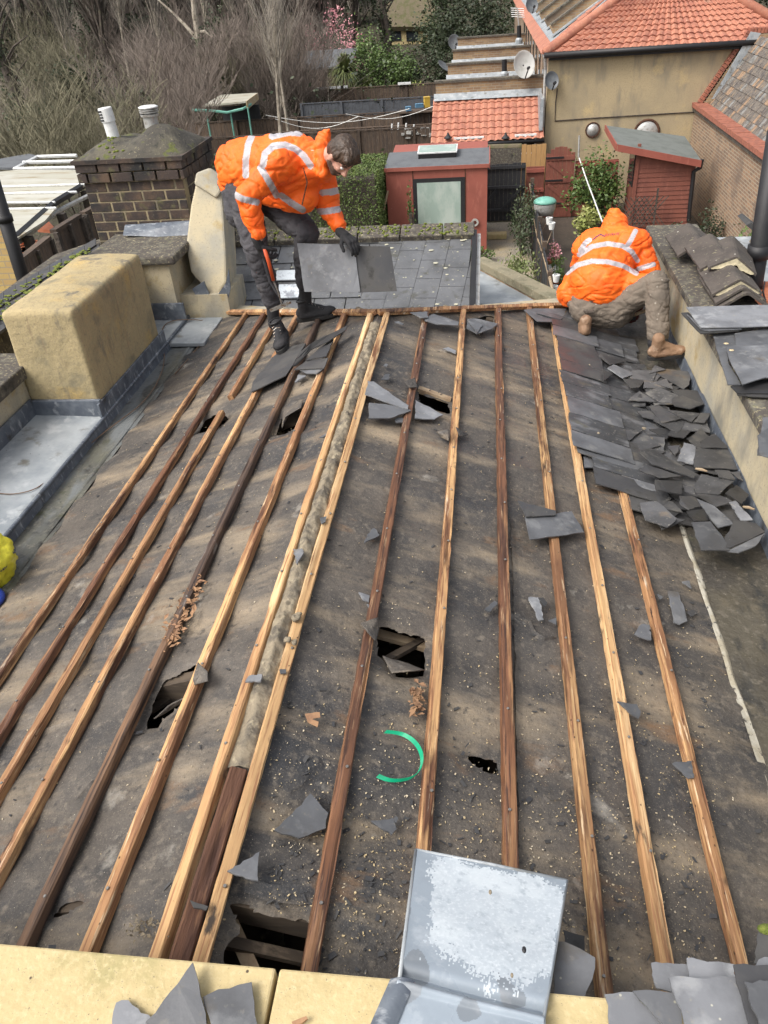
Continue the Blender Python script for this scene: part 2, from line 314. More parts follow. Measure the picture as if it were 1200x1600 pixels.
 trougrey=mat('work_trousers', (.060, .058, .064), [('noise', 7, .45, .65, (.040, .038, .044)), ('noise', 5, .58, .7, (.10, .095, .095))], rough=.9, bump=(16, .7, .02), bump2=(7, .5, .03)),
 troukhaki=mat('khaki_trousers', (.165, .135, .105), [('noise', 7, .45, .65, (.115, .095, .075)), ('noise', 5, .58, .7, (.22, .185, .15)), ('spot', 14, .12, .06, (.34, .3, .25))], rough=.9, bump=(16, .7, .02), bump2=(7, .6, .03)),
 blackcloth=mat('black_cloth', (.018, .018, .02), [('noise', 9, .5, .7, (.035, .033, .035))], rough=.85, bump=(40, .5, .004)),
 skin=mat('skin', (.52, .28, .205), [('noise', 9, .45, .65, (.45, .21, .15)), ('noise', 40, .55, .7, (.56, .32, .24))], rough=.55, bump=(90, .15, .001)),
 hair=mat('hair', (.040, .025, .016), [('noise', 30, .45, .65, (.075, .045, .028), (1, 1, .2))], rough=.5, bump=(60, .9, .006, (1, 3, .5))),
 beard=mat('beard', (.10, .055, .038), [('noise', 80, .45, .65, (.05, .03, .02))], rough=.8, bump=(120, .7, .003)),
 boot=mat('tan_boot', (.24, .145, .085), [('noise', 9, .45, .65, (.17, .10, .06)), ('noise', 20, .58, .7, (.33, .23, .16))], rough=.75, bump=(30, .5, .004)),
 sole=mat('sole', (.02, .019, .018), [], rough=.8),
 sack=mat('yellow_sack', (.78, .72, .05), [('noise', 9, .45, .65, (.66, .60, .04)), ('noise', 5, .6, .7, (.80, .76, .35))], rough=.5, bump=(14, .8, .02)),
 blue=mat('blue_sheet', (.01, .035, .25), [], rough=.5, bump=(14, .6, .02)),
 ink=mat('ink', (.03, .035, .09), [], rough=.7),
 green=mat('green_strap', (.0, .33, .16), [('noise', 20, .5, .7, (.0, .24, .12))], rough=.35),
 greenlid=mat('green_lid', (.16, .40, .32), [('noise', 9, .5, .7, (.12, .3, .25))], rough=.5),
 bark=mat('bark', (.085, .068, .055), [('noise', 8, .45, .62, (.045, .038, .032)), ('noise', 5, .58, .68, (.12, .12, .07))], rough=.95, bump=(20, .8, .03)),
 barkpale=mat('bark_pale', (.34, .30, .24), [('noise', 5, .45, .6, (.20, .17, .13)), ('noise', 10, .58, .68, (.07, .06, .05))], rough=.9),
 twigred=mat('twigs_reddish', (.205, .168, .140), [('noise', 2, .45, .65, (.12, .10, .086))], rough=.95, var=.25),  # twig colours lightened and greyed, standing in for haze over the wood
 twiggrey=mat('twigs_grey', (.24, .215, .18), [('noise', 2, .45, .65, (.13, .118, .10))], rough=.95, var=.25),
 twigolive=mat('twigs_olive', (.19, .175, .115), [('noise', 2, .45, .65, (.125, .115, .075))], rough=.95, var=.2),
 ivy=mat('ivy_leaves', (.030, .048, .018), [('noise', 1.5, .45, .62, (.060, .075, .035)), ('noise', 5, .55, .7, (.018, .028, .014))], rough=.6, var=.3),
 leafgrn=mat('green_leaves', (.075, .125, .030), [('noise', 2, .45, .62, (.12, .18, .045)), ('noise', 6, .55, .7, (.035, .065, .016))], rough=.55, var=.2),
 leafyel=mat('variegated_leaves', (.24, .28, .07), [('noise', 6, .45, .6, (.42, .42, .16)), ('noise', 3, .55, .7, (.09, .13, .03))], rough=.6),
 hedge=mat('hedge_leaves', (.085, .13, .030), [('noise', 3, .45, .62, (.13, .17, .04)), ('noise', 10, .55, .7, (.02, .038, .01))], rough=.65),
 pink=mat('pink_petals', (.62, .26, .30), [('noise', 3, .45, .6, (.72, .42, .42))], rough=.6),
 palmleaf=mat('sword_leaves', (.16, .19, .065), [('noise', 4, .45, .62, (.09, .12, .04)), ('noise', 2, .58, .7, (.26, .23, .12))], rough=.6),
 thatch=mat('mossy_roof', (.14, .115, .075), [('noise', 3, .45, .62, (.10, .10, .045)), ('noise', 8, .55, .7, (.17, .14, .10))], rough=1, bump=(20, .8, .03)),
 sheetpale=mat('corrugated_pale', (.40, .385, .31), [('noise', 1.6, .45, .62, (.46, .45, .39), (.4, 2, 1)), ('noise', 2.4, .55, .66, (.28, .22, .13), (.4, 2, 1)), ('noise', 7, .66, .72, (.14, .08, .04))], rough=.5),
 terra=mat('terracotta', (.50, .17, .085), [('noise', 8, .45, .65, (.42, .12, .05))], rough=.8),
 dark=mat('roof_void', (.16, .12, .085), [('noise', 4, .45, .65, (.08, .06, .045))], rough=1),
 leafdry=mat('dry_leaves', (.33, .19, .10), [('noise', 20, .45, .65, (.22, .12, .07))], rough=.9, var=.3),
 chip=mat('wood_chips', (.46, .36, .20), [('noise', 6, .45, .65, (.55, .48, .36))], rough=.9),
)
M['ridgetile'] = mat('ridge_tile_clay', (.085, .072, .062), [('noise', 6, .45, .62, (.055, .047, .042)), ('noise', 12, .58, .68, (.13, .115, .09)), ('noise', 30, .60, .68, (.20, .18, .12)), ('spot', 12, .09, .06, (.5, .48, .42))], rough=.92, bump=(60, .8, .005))
M['gutdark'] = mat('gutter_felt_dark', (.048, .043, .036), [('noise', 2.5, .45, .62, (.075, .066, .048)), ('noise', 5, .52, .64, (.026, .026, .024), (1.5, .6, 1)), ('noise', 7, .58, .68, (.10, .085, .06)), ('noise', 30, .56, .7, (.13, .115, .09)), ('noise', 4, .60, .70, (.06, .065, .035)), ('spot', 40, .1, .05, (.26, .23, .17))], rough=.75, bump=(35, .9, .01), rnoise=(4, .45, .9))
# ================================================================== THE STRIPPED ROOF
E0 = pL(345, 490); E1 = Vector(((pL(590, 491))[0], pL(590, 491)[1], 0)); E2 = pR(884, 479)
XGL, XGR = -2.50, 1.09           # where the two slopes meet their gutters
def yfar(x):
    if x <= XR: return E1[1] + (E0[1] - E1[1]) * (XR - x) / (XR - E0[0])
    return E1[1] + (E2[1] - E1[1]) * (x - XR) / (E2[0] - XR)
roof = thing('stripped_roof', (XR, 2.5, 3.4), 'low roof stripped of its slates, torn brown felt and pine battens laid bare', 'roof')
M['agedwood'] = mat('aged_wood', (.10, .075, .052), [('noise', 9, .45, .62, (.05, .038, .028), (.1, 1, 1)), ('noise', 30, .56, .7, (.17, .13, .09), (.1, 1, 1))], rough=.95)
RAFT = [0.62 + .43 * i for i in range(13)]
def sag(x, y):
    k = (y - .62) / .43; d = abs(math.sin(math.pi * k)) ** 1.4
    e = min(1, abs(x - XR) / .22)
    n = noise.noise((x * 2.3, y * 2.9, 3)) ; n2 = noise.noise((x * 7, y * 9, 5)); n3 = noise.noise((x * 22, y * 26, 1))
    cr = max(0, noise.noise((x * 1.6 + 9, y * 6.5, 7)) - .18)
    return -(d * (.017 + .016 * n) * e) + .005 * n * e + .0035 * n2 + .0012 * n3 + .02 * cr * e * (1 - .5 * d) - .006
HOLES_L = [[(308, 668), (318, 650), (332, 641), (350, 638), (355, 645), (338, 664), (312, 669)],
           [(431, 670), (438, 648), (452, 640), (472, 634), (478, 640), (468, 652), (447, 668)],
           [(222, 1130), (228, 1112), (240, 1080), (252, 1060), (280, 1046), (309, 1030), (308, 1052), (298, 1078), (262, 1102), (240, 1124)],
           [(78, 1424), (88, 1412), (112, 1402), (131, 1398), (126, 1408), (104, 1416), (90, 1425)]]
HOLES_R = [[(654, 598), (664, 610), (682, 614), (700, 620), (703, 640), (690, 640), (654, 627)],
           [(589, 970), (612, 972), (640, 983), (664, 985), (664, 1046), (640, 1048), (616, 1048), (600, 1026), (588, 1012)],
           [(358, 1403), (388, 1408), (410, 1420), (440, 1430), (483, 1432), (477, 1532), (345, 1530), (350, 1476), (378, 1440), (360, 1425)],
           [(728, 1166), (748, 1170), (777, 1180), (778, 1197), (758, 1194), (740, 1182)],
           [(738, 490), (771, 489), (771, 504), (742, 501)]]
def felt_side(name, side, holes):
    h = .0125; x0 = XR; x1 = XGL if side < 0 else XGR
    nx = int(abs(x1 - x0) / h); ny = int(5.9 / h)
    P = []
    polys = []
    for hp in holes:
        q = [(pL if side < 0 else pR)(a, b, 0) for a, b in hp]; q = [(p[0], p[1]) for p in q]
        d = []                                               # ragged outline
        for i in range(len(q)):
            a = q[i]; b = q[(i + 1) % len(q)]; n = max(2, int(math.dist(a, b) / .018))
            for j in range(n):
                t = j / n; r = .007
                d.append((a[0] + (b[0] - a[0]) * t + random.uniform(-r, r), a[1] + (b[1] - a[1]) * t + random.uniform(-r, r)))
        polys.append(np.array(d))
    U = np.linspace(x0, x1, nx + 1); Yn = np.linspace(0, 1, ny + 1)
    yf = np.array([yfar(x) for x in U]) + .03
    GX, GV = np.meshgrid(U, Yn); GY = .35 + (yf[None, :] - .35) * GV
    X = GX.ravel().copy(); Y = GY.ravel().copy(); inside = np.zeros(len(X), bool); dip = np.zeros(len(X))
    for q in polys:
        n = len(q); ins = np.zeros(len(X), bool); best = np.full(len(X), 9.); bx = np.zeros(len(X)); by = np.zeros(len(X))
        sel = (X > q[:, 0].min() - .25) & (X < q[:, 0].max() + .25) & (Y > q[:, 1].min() - .25) & (Y < q[:, 1].max() + .25)
        ix = np.where(sel)[0]; xs = X[ix]; ys = Y[ix]; i2 = np.zeros(len(ix), bool); bd = np.full(len(ix), 9.); px = np.zeros(len(ix)); py = np.zeros(len(ix))
        for i in range(n):
            a = q[i]; b = q[(i + 1) % n]
            c = ((a[1] > ys) != (b[1] > ys)) & (xs < (b[0] - a[0]) * (ys - a[1]) / (b[1] - a[1] + 1e-12) + a[0]); i2 ^= c
            d = b - a; t = np.clip(((xs - a[0]) * d[0] + (ys - a[1]) * d[1]) / (d @ d + 1e-12), 0, 1)
            cx = a[0] + d[0] * t; cy = a[1] + d[1] * t; dd = np.hypot(xs - cx, ys - cy); m = dd < bd; bd[m] = dd[m]; px[m] = cx[m]; py[m] = cy[m]
        near = bd < h * .6
        X[ix[near]] = px[near]; Y[ix[near]] = py[near]
        inside[ix[i2 | near]] = True
        dip[ix] = np.maximum(dip[ix], np.clip(1 - bd / .09, 0, 1) ** 2 * .022)
    Z = np.array([zroof(x) + sag(x, y) for x, y in zip(X, Y)]) - dip
    w_ = nx + 1
    fs = []
    for j in range(ny):
        for i in range(nx):
            a = j * w_ + i; f = (a, a + 1, a + w_ + 1, a + w_)
            if inside[f[0]] and inside[f[1]] and inside[f[2]] and inside[f[3]]: continue
            fs.append(f if side > 0 else f[::-1])
    return meshobj(name, np.stack([X, Y, Z], 1), fs, M['felt'], roof, smooth=True)
felt_side('roofing_felt', -1, HOLES_L); felt_side('roofing_felt', 1, HOLES_R)

# rafters, roof space and walls below
for y in RAFT:
    for s_, xe in ((-1, XGL - .1), (1, XGR + .1)):
        if y > yfar(xe) - .05: continue
        xs = XR
        while yfar(xs) < y + .05: xs += .02 * s_
        a = Vector((xs, y, zroof(xs) - .062)); b = Vector((xe, y, zroof(xe) - .062)); part(MB().beam(a - Vector((0, 0, .02)), b - Vector((0, 0, .02)), .05, .09, (0, 0, 1)), 'rafter', M['agedwood'], roof)
part(MB().bb(XR - .015, XR + .015, .3, 4.95, ZR - .20, ZR - .035), 'ridge_board', M['rot'], roof)
part(MB().bb(-2.6, 1.2, .3, 6.6, 3.86, 3.90), 'ceiling_boards', M['dark'], roof)
for x in (-2.2, -1.6, -.95, -.3, .3, .85): part(MB().bb(x - .025, x + .025, .3, 5.2, 3.90, 4.0), 'ceiling_joist', M['agedwood'], roof)
xl, xr = XGL - .32, XGR + .37
yl, yr, ym = yfar(xl), yfar(xr), E1[1]
wl = MB()
for (xa, ya, xb, yb) in ((xl, yl, XR, ym), (XR, ym, xr, yr)):
    za = ZR - TP * abs(max(min(xa, XGR), XGL) - XR) - .07; zb = ZR - TP * abs(max(min(xb, XGR), XGL) - XR) - .07
    n = Vector((-(yb - ya), xb - xa, 0)).normalized() * .2
    a0 = Vector((xa, ya + .02, 0)); b0 = Vector((xb, yb + .02, 0))
    wl.prism([a0, b0, b0 + Vector((0, 0, zb)), a0 + Vector((0, 0, za))], n)
part(wl, 'gable_wall', M['rendpale'], roof)
part(MB().bb(xl, xr, .2, .4, 0, 4.2), 'near_wall', M['rendpale'], roof)

# ---- battens
def rough_bar(x, y0, y1, side, wd=.05, ht=.026, h0=.004, seed=0, twist=0, lat=None, zsag=.03):
    N = NL if side < 0 else NR; T = Vector((N.z, 0, -N.x)) if side > 0 else Vector((-N.z, 0, N.x))
    n = max(3, int((y1 - y0) / .035)); vs = []
    prof = [(-.5, 0), (-.5, .78), (-.38, 1), (-.1, 1), (.18, 1), (.4, 1), (.5, .8), (.5, 0)]
    for i in range(n + 1):
        y = y0 + (y1 - y0) * i / n
        xo = .0022 * noise.noise((seed * 7.1, y * 1.1, 0)); zz = sag(x, y) * zsag
        if lat: xo += lat((y - y0) / (y1 - y0))
        for k, (a, b) in enumerate(prof):
            j = noise.noise((seed * 3.3 + k * 5, y * 14, 2)) * .0026
            wear = max(0, noise.noise((seed * 9 + k * .7, y * 3.1, 8)) - .25) * .02 if b > .7 else 0
            p = Vector((x, y, zroof(x))) + T * (a * wd + xo + (j if abs(a) > .3 else 0)) + N * (h0 + b * ht - wear + (j * .5 if b else -.01)) + Vector((0, 0, zz))
            vs.append(p)
    m = len(prof)
    fs = [(i * m + k, i * m + (k + 1) % m, (i + 1) * m + (k + 1) % m, (i + 1) * m + k) for i in range(n) for k in range(m)]
    fs += [tuple(range(m))[::-1], tuple(range(n * m, n * m + m))]
    b = MB(); b.add(vs, fs); return b
nailmesh = None
def nails(bat, x, y0, y1, side, wd):
    global nailmesh
    N = NL if side < 0 else NR
    for y in RAFT:
        if y0 + .05 < y < y1 - .05 and random.random() < .8:
            p = Vector((x + random.uniform(-.008, .008), y + random.uniform(-.02, .02), zroof(x))) + N * .0315
            if nailmesh is None:
                q = MB().lathe((0, 0, 0), [(0, .003), (.0045, .003), (.0055, .001), (.0055, -.002), (.002, -.002), (.002, -.012)], 8)
                me = bpy.data.meshes.new('nail'); me.from_pydata([tuple(v) for v in q.v], [], q.f); me.materials.append(M['nail']); nailmesh = me
            o = bpy.data.objects.new('nail', nailmesh); col.objects.link(o); o.parent = bat; o.location = p - wloc(bat)
            o.rotation_euler = N.to_track_quat('Z', 'Y').to_euler()
def xat(side, *pts): return sum((pL if side < 0 else pR)(a, b, .03)[0] for a, b in pts) / len(pts)
BAT = [  # side, pixel points on its line, (y0, y1), material, width
 (-1, ((377, 500), (170, 800), (0, 1047)), None, 'pine', .046), (-1, ((400, 513), (213, 797), (0, 1140)), None, 'pinered', .046),
 (-1, ((343, 652), (250, 797), (0, 1230)), 'lo', 'pine', .048), (-1, ((343, 652), (250, 797), (0, 1230)), 'hi', 'pine', .046),
 (-1, ((400, 617), (297, 797), (80, 1200)), None, 'pine', .048), (-1, ((490, 510), (240, 1060), (30, 1470)), None, 'pineblk', .05),
 (-1, ((520, 530), (320, 1040), (135, 1480)), None, 'pine', .05), (-1, ((575, 500), (245, 1495)), None, 'pinepale', .048),
 (1, ((598, 500), (312, 1495)), None, 'pinepale', .052), (1, ((660, 505), (480, 1520)), None, 'pinered', .052),
 (1, ((720, 495), (665, 1325)), None, 'pine', .05), (1, ((778, 490), (795, 1355)), None, 'pinered', .055),
 (1, ((828, 500), (945, 1560)), None, 'pine', .052), (1, ((870, 520), (1035, 1505)), None, 'pinepale', .052),
 (1, ((965, 735), (1160, 1505)), 'r7', 'pine', .050)]
BX = []
for i, (sd_, pts, rg, mm, wd) in enumerate(BAT):
    x = xat(sd_, *pts); BX.append(x); y0, y1 = .42, yfar(x) - .035
    if rg == 'lo': y1 = pL(345, 648)[1]
    if rg == 'hi': y0 = pL(357, 628)[1] + .03
    if rg == 'r7': y1 = pR(966, 733)[1]
    lat = None
    wd *= .80; o = part(rough_bar(x, y0, y1, sd_, wd, .025, seed=i + 1, lat=lat), 'batten', M[mm], roof, smooth=False)
    if mm == 'pineblk': o['label'] = 'blackened, rotten batten'
    nails(o, x, y0, y1, sd_, wd)
print('BX', [round(b, 3) for b in BX])
# the batten laid along the far edge, mortar bed and lead behind it
for a, b, sd_ in ((Vector((E0[0], E0[1], 0)), E1, -1), (E1, Vector((E2[0] + .45, yfar(E2[0] + .45), 0)), 1)):
    N = NL if sd_ < 0 else NR
    A = Vector((a[0], a[1] - .01, zroof(a[0]))) + N * .022; B = Vector((b[0], b[1] - .01, zroof(b[0]))) + N * .022
    q = MB(); n = 26; d = (B - A).normalized(); sx = d.cross(N).normalized(); vs = []
    for k in range(n + 1):
        c = A.lerp(B, k / n)
        for (u, v) in ((-.5, -.5), (-.5, .4), (-.3, .5), (.3, .5), (.5, .4), (.5, -.5)):
            vs.append(c + sx * (u * .05 + .004 * noise.noise((k * .9, u * 3, sd_))) + N * (v * .028 + .002 * noise.noise((k * .7, v * 3, 4))))
    fs = [(k * 6 + j, k * 6 + (j + 1) % 6, (k + 1) * 6 + (j + 1) % 6, (k + 1) * 6 + j) for k in range(n) for j in range(6)] + [tuple(range(6)), tuple(range(n * 6, n * 6 + 6))[::-1]]
    q.add(vs, fs); part(q, 'verge_batten', M['pine'], roof)
    q = MB(); n = 150; vs = []; m = 9
    yd = Vector((-(B - A).y, (B - A).x, 0)).normalized()
    for k in range(n + 1):
        c = A.lerp(B, k / n) + yd * .058
        amp = .55 + .9 * abs(noise.noise((k * .11, 3, sd_))) + .5 * noise.noise((k * .5, 9, sd_))
        for j in range(m):
            t = math.pi * j / (m - 1); r = .034 * amp * (1 + .35 * noise.noise((k * .45, j * .8, 6)))
            vs.append(c + yd * (-math.cos(t) * r * 1.1) + Vector((0, 0, math.sin(t) * r * .9 - .02)))
    q.grid(lambda u, v: vs[int(round(v * n)) * m + int(round(u * (m - 1)))], m - 1, n)
    part(q, 'verge_mortar', M['mortar'], roof, smooth=True)
    q = MB(); n = 30
    q.grid(lambda u, v: A.lerp(B, v) + yd * (.085 + .16 * u) + Vector((0, 0, -.022 - .035 * u * u + .004 * noise.noise((v * 22, u * 5, sd_)))), 6, n * 2)
    part(q, 'lead_flashing', M['leaddk'], roof, smooth=True)
# ridge mortar bed, lumpy, crumbling away towards the near end
def mort(u, v):
    y = 1.42 + (4.98 - 1.42) * v; x = XR + (u - .5) * .085
    prof = math.sin(math.pi * u) ** .6
    h = .022 + .018 * noise.noise((x * 30, y * 9, 1)) + .016 * noise.noise((x * 70, y * 40, 2)) + .02 * max(0, noise.noise((1, y * 3.3, 5)))
    h += .012 * (.5 - abs(((y * 4.3) % 1) - .5))
    if y < 1.9: h *= max(.1, (y - 1.42) / .48)
    return (x + .006 * noise.noise((y * 8, 2, u)), y, zroof(x) + prof * max(h, .004) + .001)
part(MB().grid(mort, 12, 330), 'ridge_mortar', M['mortar'], roof, smooth=True)
q = MB(); q.v = list(rough_bar(XR + .004, .5, 1.40, 1, .055, .03, -.004, seed=77).v); q.f = list(rough_bar(XR + .004, .5, 1.40, 1, .055, .03, -.004, seed=77).f); q.mi = [0] * len(q.f)
part(q, 'rotten_ridge_board', M['rot'], roof)
# lumps of lime left on the ridge battens
for (x, y) in ((460, 1003), (449, 1000), (462, 965), (466, 960)):
    p = pR(x, y, .045); r = random.uniform(.011, .02)
    q = MB().ell(p, (r, r * 1.1, r * .8), None, 10, 8); q.v = [tuple(Vector(v) + Vector((1, 1, 1)) * .006 * noise.noise((v[0] * 60, v[1] * 60, v[2] * 60))) for v in q.v]
    single(q, 'mortar_lump', M['mortar'], 'small yellowish lump of old mortar on the ridge battens', 'rubble', 'mortar lumps on the ridge', smooth=True)
# torn flaps of felt at the holes: curled sheets
def flap(pts, side, name='felt_flap', lift=.05, m='felt'):
    fn = pL if side < 0 else pR; q = [fn(a, b, hh) for a, b, hh in pts]; c = sum(q, Vector((0, 0, 0))) / len(q)
    mb = MB(); n = len(q); R = 5
    vs = [c + Vector((0, 0, .008))]; 
    for r in range(1, R + 1):
        for i in range(n * 3):
            a = q[(i // 3) % n]; b = q[(i // 3 + 1) % n]; e = a.lerp(b, (i % 3) / 3)
            p = c.lerp(e, r / R); p += Vector((0, 0, .008 * noise.noise((p.x * 14, p.y * 14, 3)))); vs.append(p)
    K = n * 3; fs = [(0, 1 + i, 1 + (i + 1) % K) for i in range(K)] + [(1 + (r - 1) * K + i, 1 + r * K + i, 1 + r * K + (i + 1) % K, 1 + (r - 1) * K + (i + 1) % K) for r in range(1, R) for i in range(K)]
    mb.add(vs, fs); o = part(mb, name, M[m], roof, smooth=True); s = o.modifiers.new('t', 'SOLIDIFY'); s.thickness = .004
flap([(563, 973, .045), (590, 966, .05), (592, 985, .02), (587, 1003, .03), (575, 990, .045)], 1)
flap([(598, 1024, 0), (612, 1052, -.01), (640, 1048, .02), (664, 1046, .004), (640, 1036, -.03), (612, 1030, -.04)], 1)
flap([(302, 1062, .045), (310, 1035, .05), (325, 1050, .05), (326, 1066, .04), (304, 1070, .03)], -1)
flap([(240, 1122, .02), (262, 1102, .03), (292, 1086, .03), (285, 1096, .01), (258, 1112, .0)], -1)
flap([(440, 668, -.01), (444, 652, .02), (470, 636, .04), (474, 622, .03), (455, 625, .02), (442, 645, .0)], -1)
flap([(632, 597, .05), (648, 590, .05), (652, 606, .04), (640, 606, .045)], 1)
flap([(682, 676, .01), (700, 670, .05), (702, 690, .04), (690, 684, .0)], 1, m='felt')
flap([(712, 668, .04), (732, 680, .0), (718, 682, .02)], 1, m='felt')
part(MB().beam(pR(653, 608, -.03), pR(704, 626, -.035), .045, .03, NR), 'broken_rafter', M['stick'], roof)

# ---- gutters on both sides
def gut(name, xa, xb, z0, y0, y1, nx, ny, m, amp=.006, parent=roof):
    def fn(u, v):
        x = xa + (xb - xa) * u; y = y0 + (y1 - y0) * v
        return (x, y, z0 + amp * noise.noise((x * 6, y * 3, 4)) + amp * .4 * noise.noise((x * 20, y * 20, 1)))
    return part(MB().grid(fn, nx, ny), name, M[m], parent, smooth=True)
ZGL = zroof(XGL) - .012; ZGR = zroof(XGR) - .012
gut('gutter_sole', -2.86, XGL + .02, ZGL, .3, 6.45, 24, 300, 'feltgut')
gut('gutter_sole', XGR - .02, 1.50, ZGR, .3, 7.0, 24, 320, 'gutdark', .010)
# pale mortar fillet left along the foot of the right slope
def fil(u, v):
    y = .6 + 2.95 * v; x = XGR - .03 + .032 * u + .012 * noise.noise((y * 4, 1, u)); k = max(0, .15 + 1.0 * noise.noise((y * 2.6, 5, u * 2)) + .3 * noise.noise((y * 20, u * 9, 1)) + .35 * (v > .55))
    return (x, y, zroof(min(x, XGR)) - .014 + .012 * math.sin(math.pi * u) * min(1, k) + .004)
part(MB().grid(fil, 6, 340), 'mortar_fillet', mat('lime_fillet', (.38, .36, .30), [('noise', 9, .45, .6, (.30, .27, .2)), ('noise', 25, .56, .64, (.06, .055, .05))], rough=.9, bump=(60, .6, .005)), roof, smooth=True)
part(MB().grid(lambda u, v: (XGL - .01 - .035 * u, .6 + 5.4 * v, ZGL + .004 + .014 * math.sin(math.pi * u) * max(0, .3 + noise.noise((v * 20, 3, u)))), 4, 240), 'mortar_fillet', M['feltgut'], roof, smooth=True)

# ---- the slates still nailed on the right slope
sc = MB(); rr = random.Random(4)
def slate_at(mb, x0, x1, y0, y1, h0, h1, th=.006, rag=.006):
    P = lambda x, y, h: Vector((x, y, zroof(min(x, XGR + .02)))) + NR * h
    pts = []
    for (xa, ya, xb, yb, ha, hb) in ((x0, y0, x1, y0, h0, h1), (x1, y0, x1, y1, h1, h1), (x1, y1, x0, y1, h1, h0), (x0, y1, x0, y0, h0, h0)):
        for k in range(4):
            t = k / 4; pts.append(P(xa + (xb - xa) * t + rr.uniform(-rag, rag) * .5, ya + (yb - ya) * t + rr.uniform(-rag, rag) * .5, ha + (hb - ha) * t))
    mb.prism(pts, NR * th)
for k, (xa, ln) in enumerate(((.76, .40), (.60, .44), (.505, .33))):
    y = 3.50 + .13 * k
    while y < 5.95:
        wy = rr.choice((.18, .20, .23))
        if not (k == 2 and y < 3.8) and not (k == 1 and y < 3.6) and y + wy < yfar(xa) + .05:
            slate_at(sc, xa + rr.uniform(-.012, .012), xa + ln + rr.uniform(-.03, .03), y + .004, y + wy - .004, .012 + .018 * k + rr.uniform(0, .01), .006 + .018 * k + rr.uniform(0, .016), .006, .012)
        y += wy
sm = mat('nailed_slate', (.062, .064, .068), [('noise', 3, .42, .6, (.040, .041, .043)), ('noise', 5, .52, .64, (.14, .143, .15), (1, 2, 1)), ('noise', 9, .58, .68, (.085, .080, .062)), ('noise', 50, .6, .72, (.22, .21, .19)), ('spot', 30, .06, .04, (.4, .38, .3))], rough=.42, bump=(14, .5, .005), rnoise=(4, .28, .65))
sm2 = mat('nailed_slate_light', (.13, .135, .145), [('noise', 4, .42, .6, (.075, .078, .084)), ('noise', 9, .55, .68, (.19, .19, .185))], rough=.4, bump=(14, .5, .005)); sm3 = M['slatedk']
sc.mi = [rr.choice((0, 0, 1, 2)) if k == 0 else -1 for k in (i % 18 for i in range(len(sc.f)))]
for i_ in range(len(sc.mi)):
    if sc.mi[i_] < 0: sc.mi[i_] = sc.mi[i_ - 1]
part(sc, 'slate_covering', [sm, sm2, sm3], roof)

# ---- lap edges, splits and wrinkles of the felt: thin raised lips of a second sheet
def lap(pts, side, w_=.05, lift=.007):
    fn = pL if side < 0 else pR; P_ = [fn(a, b, 0) for a, b in pts]; fine = []
    for i in range(len(P_) - 1):
        n = max(2, int((P_[i + 1] - P_[i]).length / .012))
        for k in range(n): fine.append(P_[i].lerp(P_[i + 1], k / n))
    fine.append(P_[-1]); N = len(fine) - 1; d = (P_[-1] - P_[0]).normalized(); s_ = d.cross(NL if side < 0 else NR).normalized()
    def f(u, v):
        p = fine[int(round(v * N))] + s_ * (u * w_ + (.010 * noise.noise((v * N * .11, 1, u)) + .004 * noise.noise((v * N * .6, 2, 0))) * (u < .2)); e = min(1, v * 8, (1 - v) * 8)
        return Vector((p.x, p.y, zroof(p.x) + sag(p.x, p.y) + (lift * (1 - u) ** 2 * (.6 + .8 * abs(noise.noise((v * N * .05, 5, 0)))) + .0012) * e - .002 * (1 - e) - .003 * u))
    part(MB().grid(f, 4, N), 'felt_lap', M['felt'], roof, smooth=True)
lap([(384, 1362), (420, 1378), (470, 1384), (540, 1380), (640, 1398)], 1, .05)
lap([(796, 790), (802, 900), (806, 1100), (812, 1350)], 1, -.04, .010)
lap([(0, 1180), (60, 1140), (130, 1112)], -1, .04); lap([(92, 1256), (120, 1245), (150, 1215)], -1, .04, .012)
lap([(330, 588), (365, 572), (400, 560)], -1, .03, .01); lap([(20, 1330), (50, 1290), (80, 1240)], -1, .04)
lap([(440, 1240), (470, 1225), (500, 1190), (500, 1178)], 1, .03); lap([(700, 880), (725, 888), (745, 898)], 1, .02, .01)
lap([(1000, 960), (1050, 975), (1090, 965)], 1, .03); lap([(1040, 1275), (1062, 1285), (1080, 1300)], 1, .02, .009)
lap([(846, 1240), (860, 1248), (880, 1245)], 1, .02, .008); lap([(828, 960), (838, 990), (850, 998), (872, 994)], 1, .03, .014)

r_ = random.Random(31); q = MB()
for _ in range(260): q.box((r_.uniform(-2, .9), r_.uniform(.5, 5), 3.93 + r_.uniform(0, .02)), (r_.uniform(.02, .16), r_.uniform(.02, .09), r_.uniform(.01, .05)), Matrix.Rotation(r_.uniform(0, 3), 3, 'Z') @ Matrix.Rotation(r_.uniform(-.4, .4), 3, 'X'))
o = part(q, 'plaster_rubble', M['mortar'], roof); o['kind'] = 'stuff'

for k_, (a, b) in enumerate((((596, 1036), (668, 996)), ((590, 990), (668, 1012)), ((345, 1470), (480, 1500)), ((360, 1440), (400, 1530)), ((232, 1112), (312, 1060)))):
    f_ = pL if b[0] < 330 else pR; part(MB().beam(f_(a[0], a[1], -.10 - .02 * (k_ % 2)), f_(b[0], b[1], -.12), .03 + .01 * (k_ % 2), .02, (0, 0, 1)), 'broken_lath', M['stick'] if k_ % 2 else M['agedwood'], roof)
